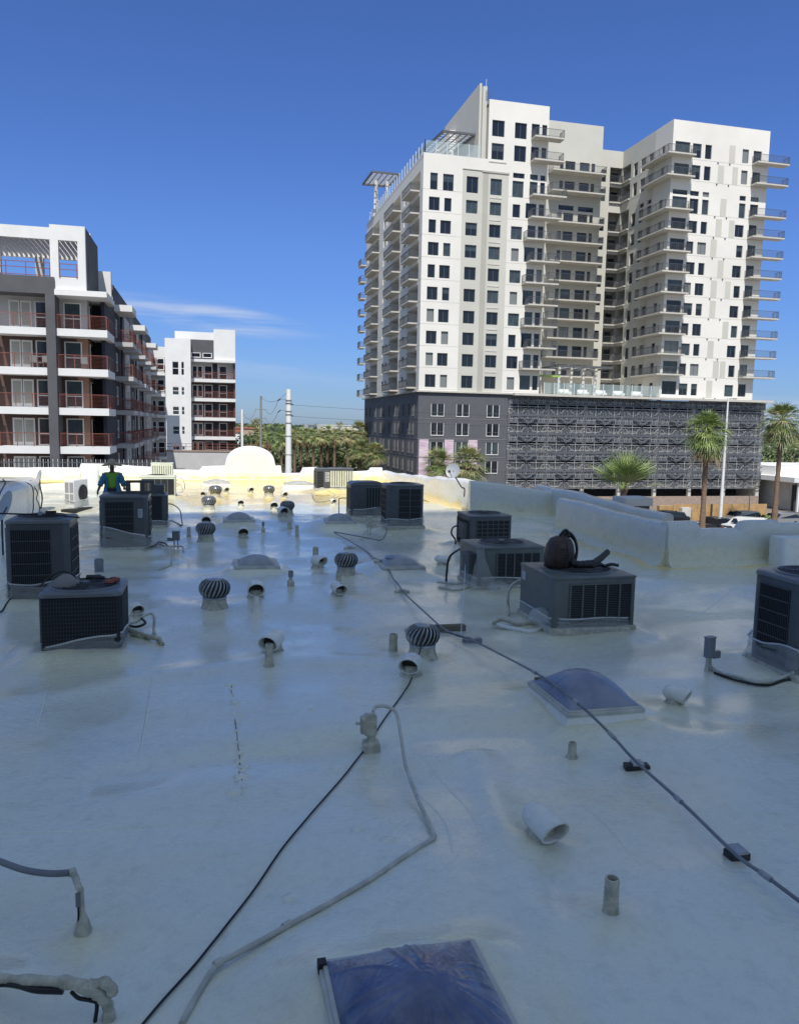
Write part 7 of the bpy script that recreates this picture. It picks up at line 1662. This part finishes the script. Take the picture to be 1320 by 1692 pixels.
for wv, dx, dz, dy in ((w1, -.01, -1, -.1), (w2, 0, -.25, -1)):
    c = Vv[wv]
    for j in range(4):
        o_ = (j-1.5)*.019; L_ = (.062, .072, .068, .055)[j]; dirv = Vector((dx, dy, dz)).normalized(); a_ = Vector(c)+Vector((o_ if wv == w2 else 0, 0 if wv == w2 else o_, 0))+dirv*.03
        add([tuple(a_), tuple(a_+dirv*L_*.55), tuple(a_+dirv*L_*.9+Vector((0, .015, -.005)))], [.011, .0095, .008], wv)
    th = Vector(c)+Vector((.03 if wv == w1 else -.035, -.02, .01)); add([tuple(th), tuple(th+Vector((.01 if wv == w1 else -.01, -.03, -.025)))], [.012, .010], wv)
add([(-.10, 0, .84), (-.11, -.01, .48), (-.12, .03, .09)], [.085, .058, .042], 0); kf = len(Vv)-1; add([(-.13, -.12, .04)], [.04], kf)
add([(.10, 0, .84), (.12, -.01, .48), (.13, .03, .09)], [.085, .058, .042], 0); kf = len(Vv)-1; add([(.14, -.12, .04)], [.04], kf)
body = skin_mesh('body', Vv, Ev, Rv, 'skin', man)
# face
b = MB(); b.tube([(0, -.115, 1.665), (0, -.14, 1.625), (0, -.118, 1.61)], [.010, .016, .012], 'skin', 8); b.build('nose', body, 60)
for s_ in (-1, 1):
    b = MB(); b.lathe([(.001, -.012), (.012, -.006), (.012, .006), (.001, .012)], 'frame_w', 10, (s_*.03, -.108, 1.655)); b.lathe([(.001, -.006), (.006, -.003), (.006, .003), (.001, .006)], 'black', 8, (s_*.03, -.117, 1.655)); b.build('eye', body, 60)
    b = MB(); b.tube([(s_*.085, -.03, 1.67), (s_*.095, -.02, 1.64), (s_*.085, -.03, 1.615)], .014, 'skin', 7); b.build('ear', body, 60)
b = MB(); b.tube([(-.028, -.108, 1.585), (0, -.118, 1.582), (.028, -.108, 1.585)], .008, 'glove', 7); b.build('mouth', body, 60)
tv = [(0, 0, .99), (0, .01, 1.10), (0, .01, 1.27), (0, .01, 1.39), (0, 0, 1.46), (-.17, 0, 1.41), (-.23, -.01, 1.30), (.17, 0, 1.41), (.23, -.01, 1.30)]
skin_mesh('tshirt', tv, [(0, 1), (1, 2), (2, 3), (3, 4), (3, 5), (5, 6), (3, 7), (7, 8)], [(.18, .135), (.175, .13), (.19, .14), (.17, .13), (.10, .09), .088, .078, .088, .078], 'tshirt', man)
# open over-shirt: a shell that leaves the front open, with sleeves
b = MB(); k = b.mi('shirt'); rings = []
for j in range(13):
    z = .86+j*.05; fl = (.255-.010*j if j < 6 else .20) if j < 11 else .20-.05*(j-10); r = []
    for i in range(25):
        g0 = radians(-90+34-(6 if j < 5 else 0)); g1 = radians(-90-38+360); a = g0+(g1-g0)*i/24; wv = 1+.05*sin(a*7+j*.9)+.03*sin(a*13)
        r.append(b.vert((fl*wv*cos(a)*1.03, fl*.80*wv*sin(a)+.01, z+(.03*sin(a*5) if j == 0 else 0))))
    rings.append(r)
for a, c in zip(rings, rings[1:]):
    for i in range(24): b.f.append([a[i], a[i+1], c[i+1], c[i]]); b.m.append(k)
o = b.build('overshirt', man, 70); md = o.modifiers.new('t', 'SOLIDIFY'); md.thickness = .012
for s_, pts_ in ((-1, [(-.17, 0, 1.42), (-.24, -.01, 1.30), (-.31, -.02, 1.16), (-.335, -.05, 1.09)]), (1, [(.17, 0, 1.42), (.24, -.01, 1.30), (.30, -.03, 1.16), (.31, -.10, 1.11)])):
    b = MB(); b.tube(cat(pts_, 5), .1, 'shirt', 14, rfun=lambda q: .098-.026*q+.007*sin(q*22)); b.build('sleeve', man, 70)
skin_mesh('trousers', [(0, 0, 1.0), (0, 0, .90), (-.10, 0, .82), (-.11, -.01, .48), (-.12, .03, .11), (.10, 0, .82), (.12, -.01, .48), (.13, .03, .11)], [(0, 1), (1, 2), (2, 3), (3, 4), (1, 5), (5, 6), (6, 7)], [(.165, .13), (.165, .13), .105, .085, .075, .105, .085, .075], 'trouser', man)
b = MB(); b.lathe([(.172, .96), (.176, .98), (.174, 1.0)], 'black', 24, cap=False); b.build('belt', man, 60)
for s_ in (-1, 1): b = MB(); b.rprism(.11, .28, -.005, .10, .045, 'boot', bevel=.03, cx=s_*.13, cy=-.05); b.build('boot', man, 50)
b = MB(); k = b.mi('hat'); prof_ = [(.001, .155), (.05, .155), (.085, .125), (.098, .06), (.103, .0), (.16, -.008), (.23, -.004), (.262, .012), (.264, .006), (.22, -.018), (.16, -.024), (.10, -.014), (.09, .03)]
rings = []
for q, (r_, z_) in enumerate(prof_):
    rings.append([b.vert((r_*1.0*cos(2*pi*i/32), r_*.95*sin(2*pi*i/32), z_+(-.035*cos(4*pi*i/32)*(r_/.26)**2 if r_ > .12 else 0))) for i in range(32)])
for a, c in zip(rings, rings[1:]):
    for i in range(32): b.f.append([a[i], a[(i+1) % 32], c[(i+1) % 32], c[i]]); b.m.append(k)
h_ = b.build('straw_hat', man, 70, (0, -.03, 1.70)); h_.scale = (1.12, 1.1, 1.1)
b = MB(); b.lathe([(.105, 0), (.107, .015), (.103, .03)], 'bp2', 28, (0, -.03, 1.705), cap=False); b.build('hat_band', man, 60)
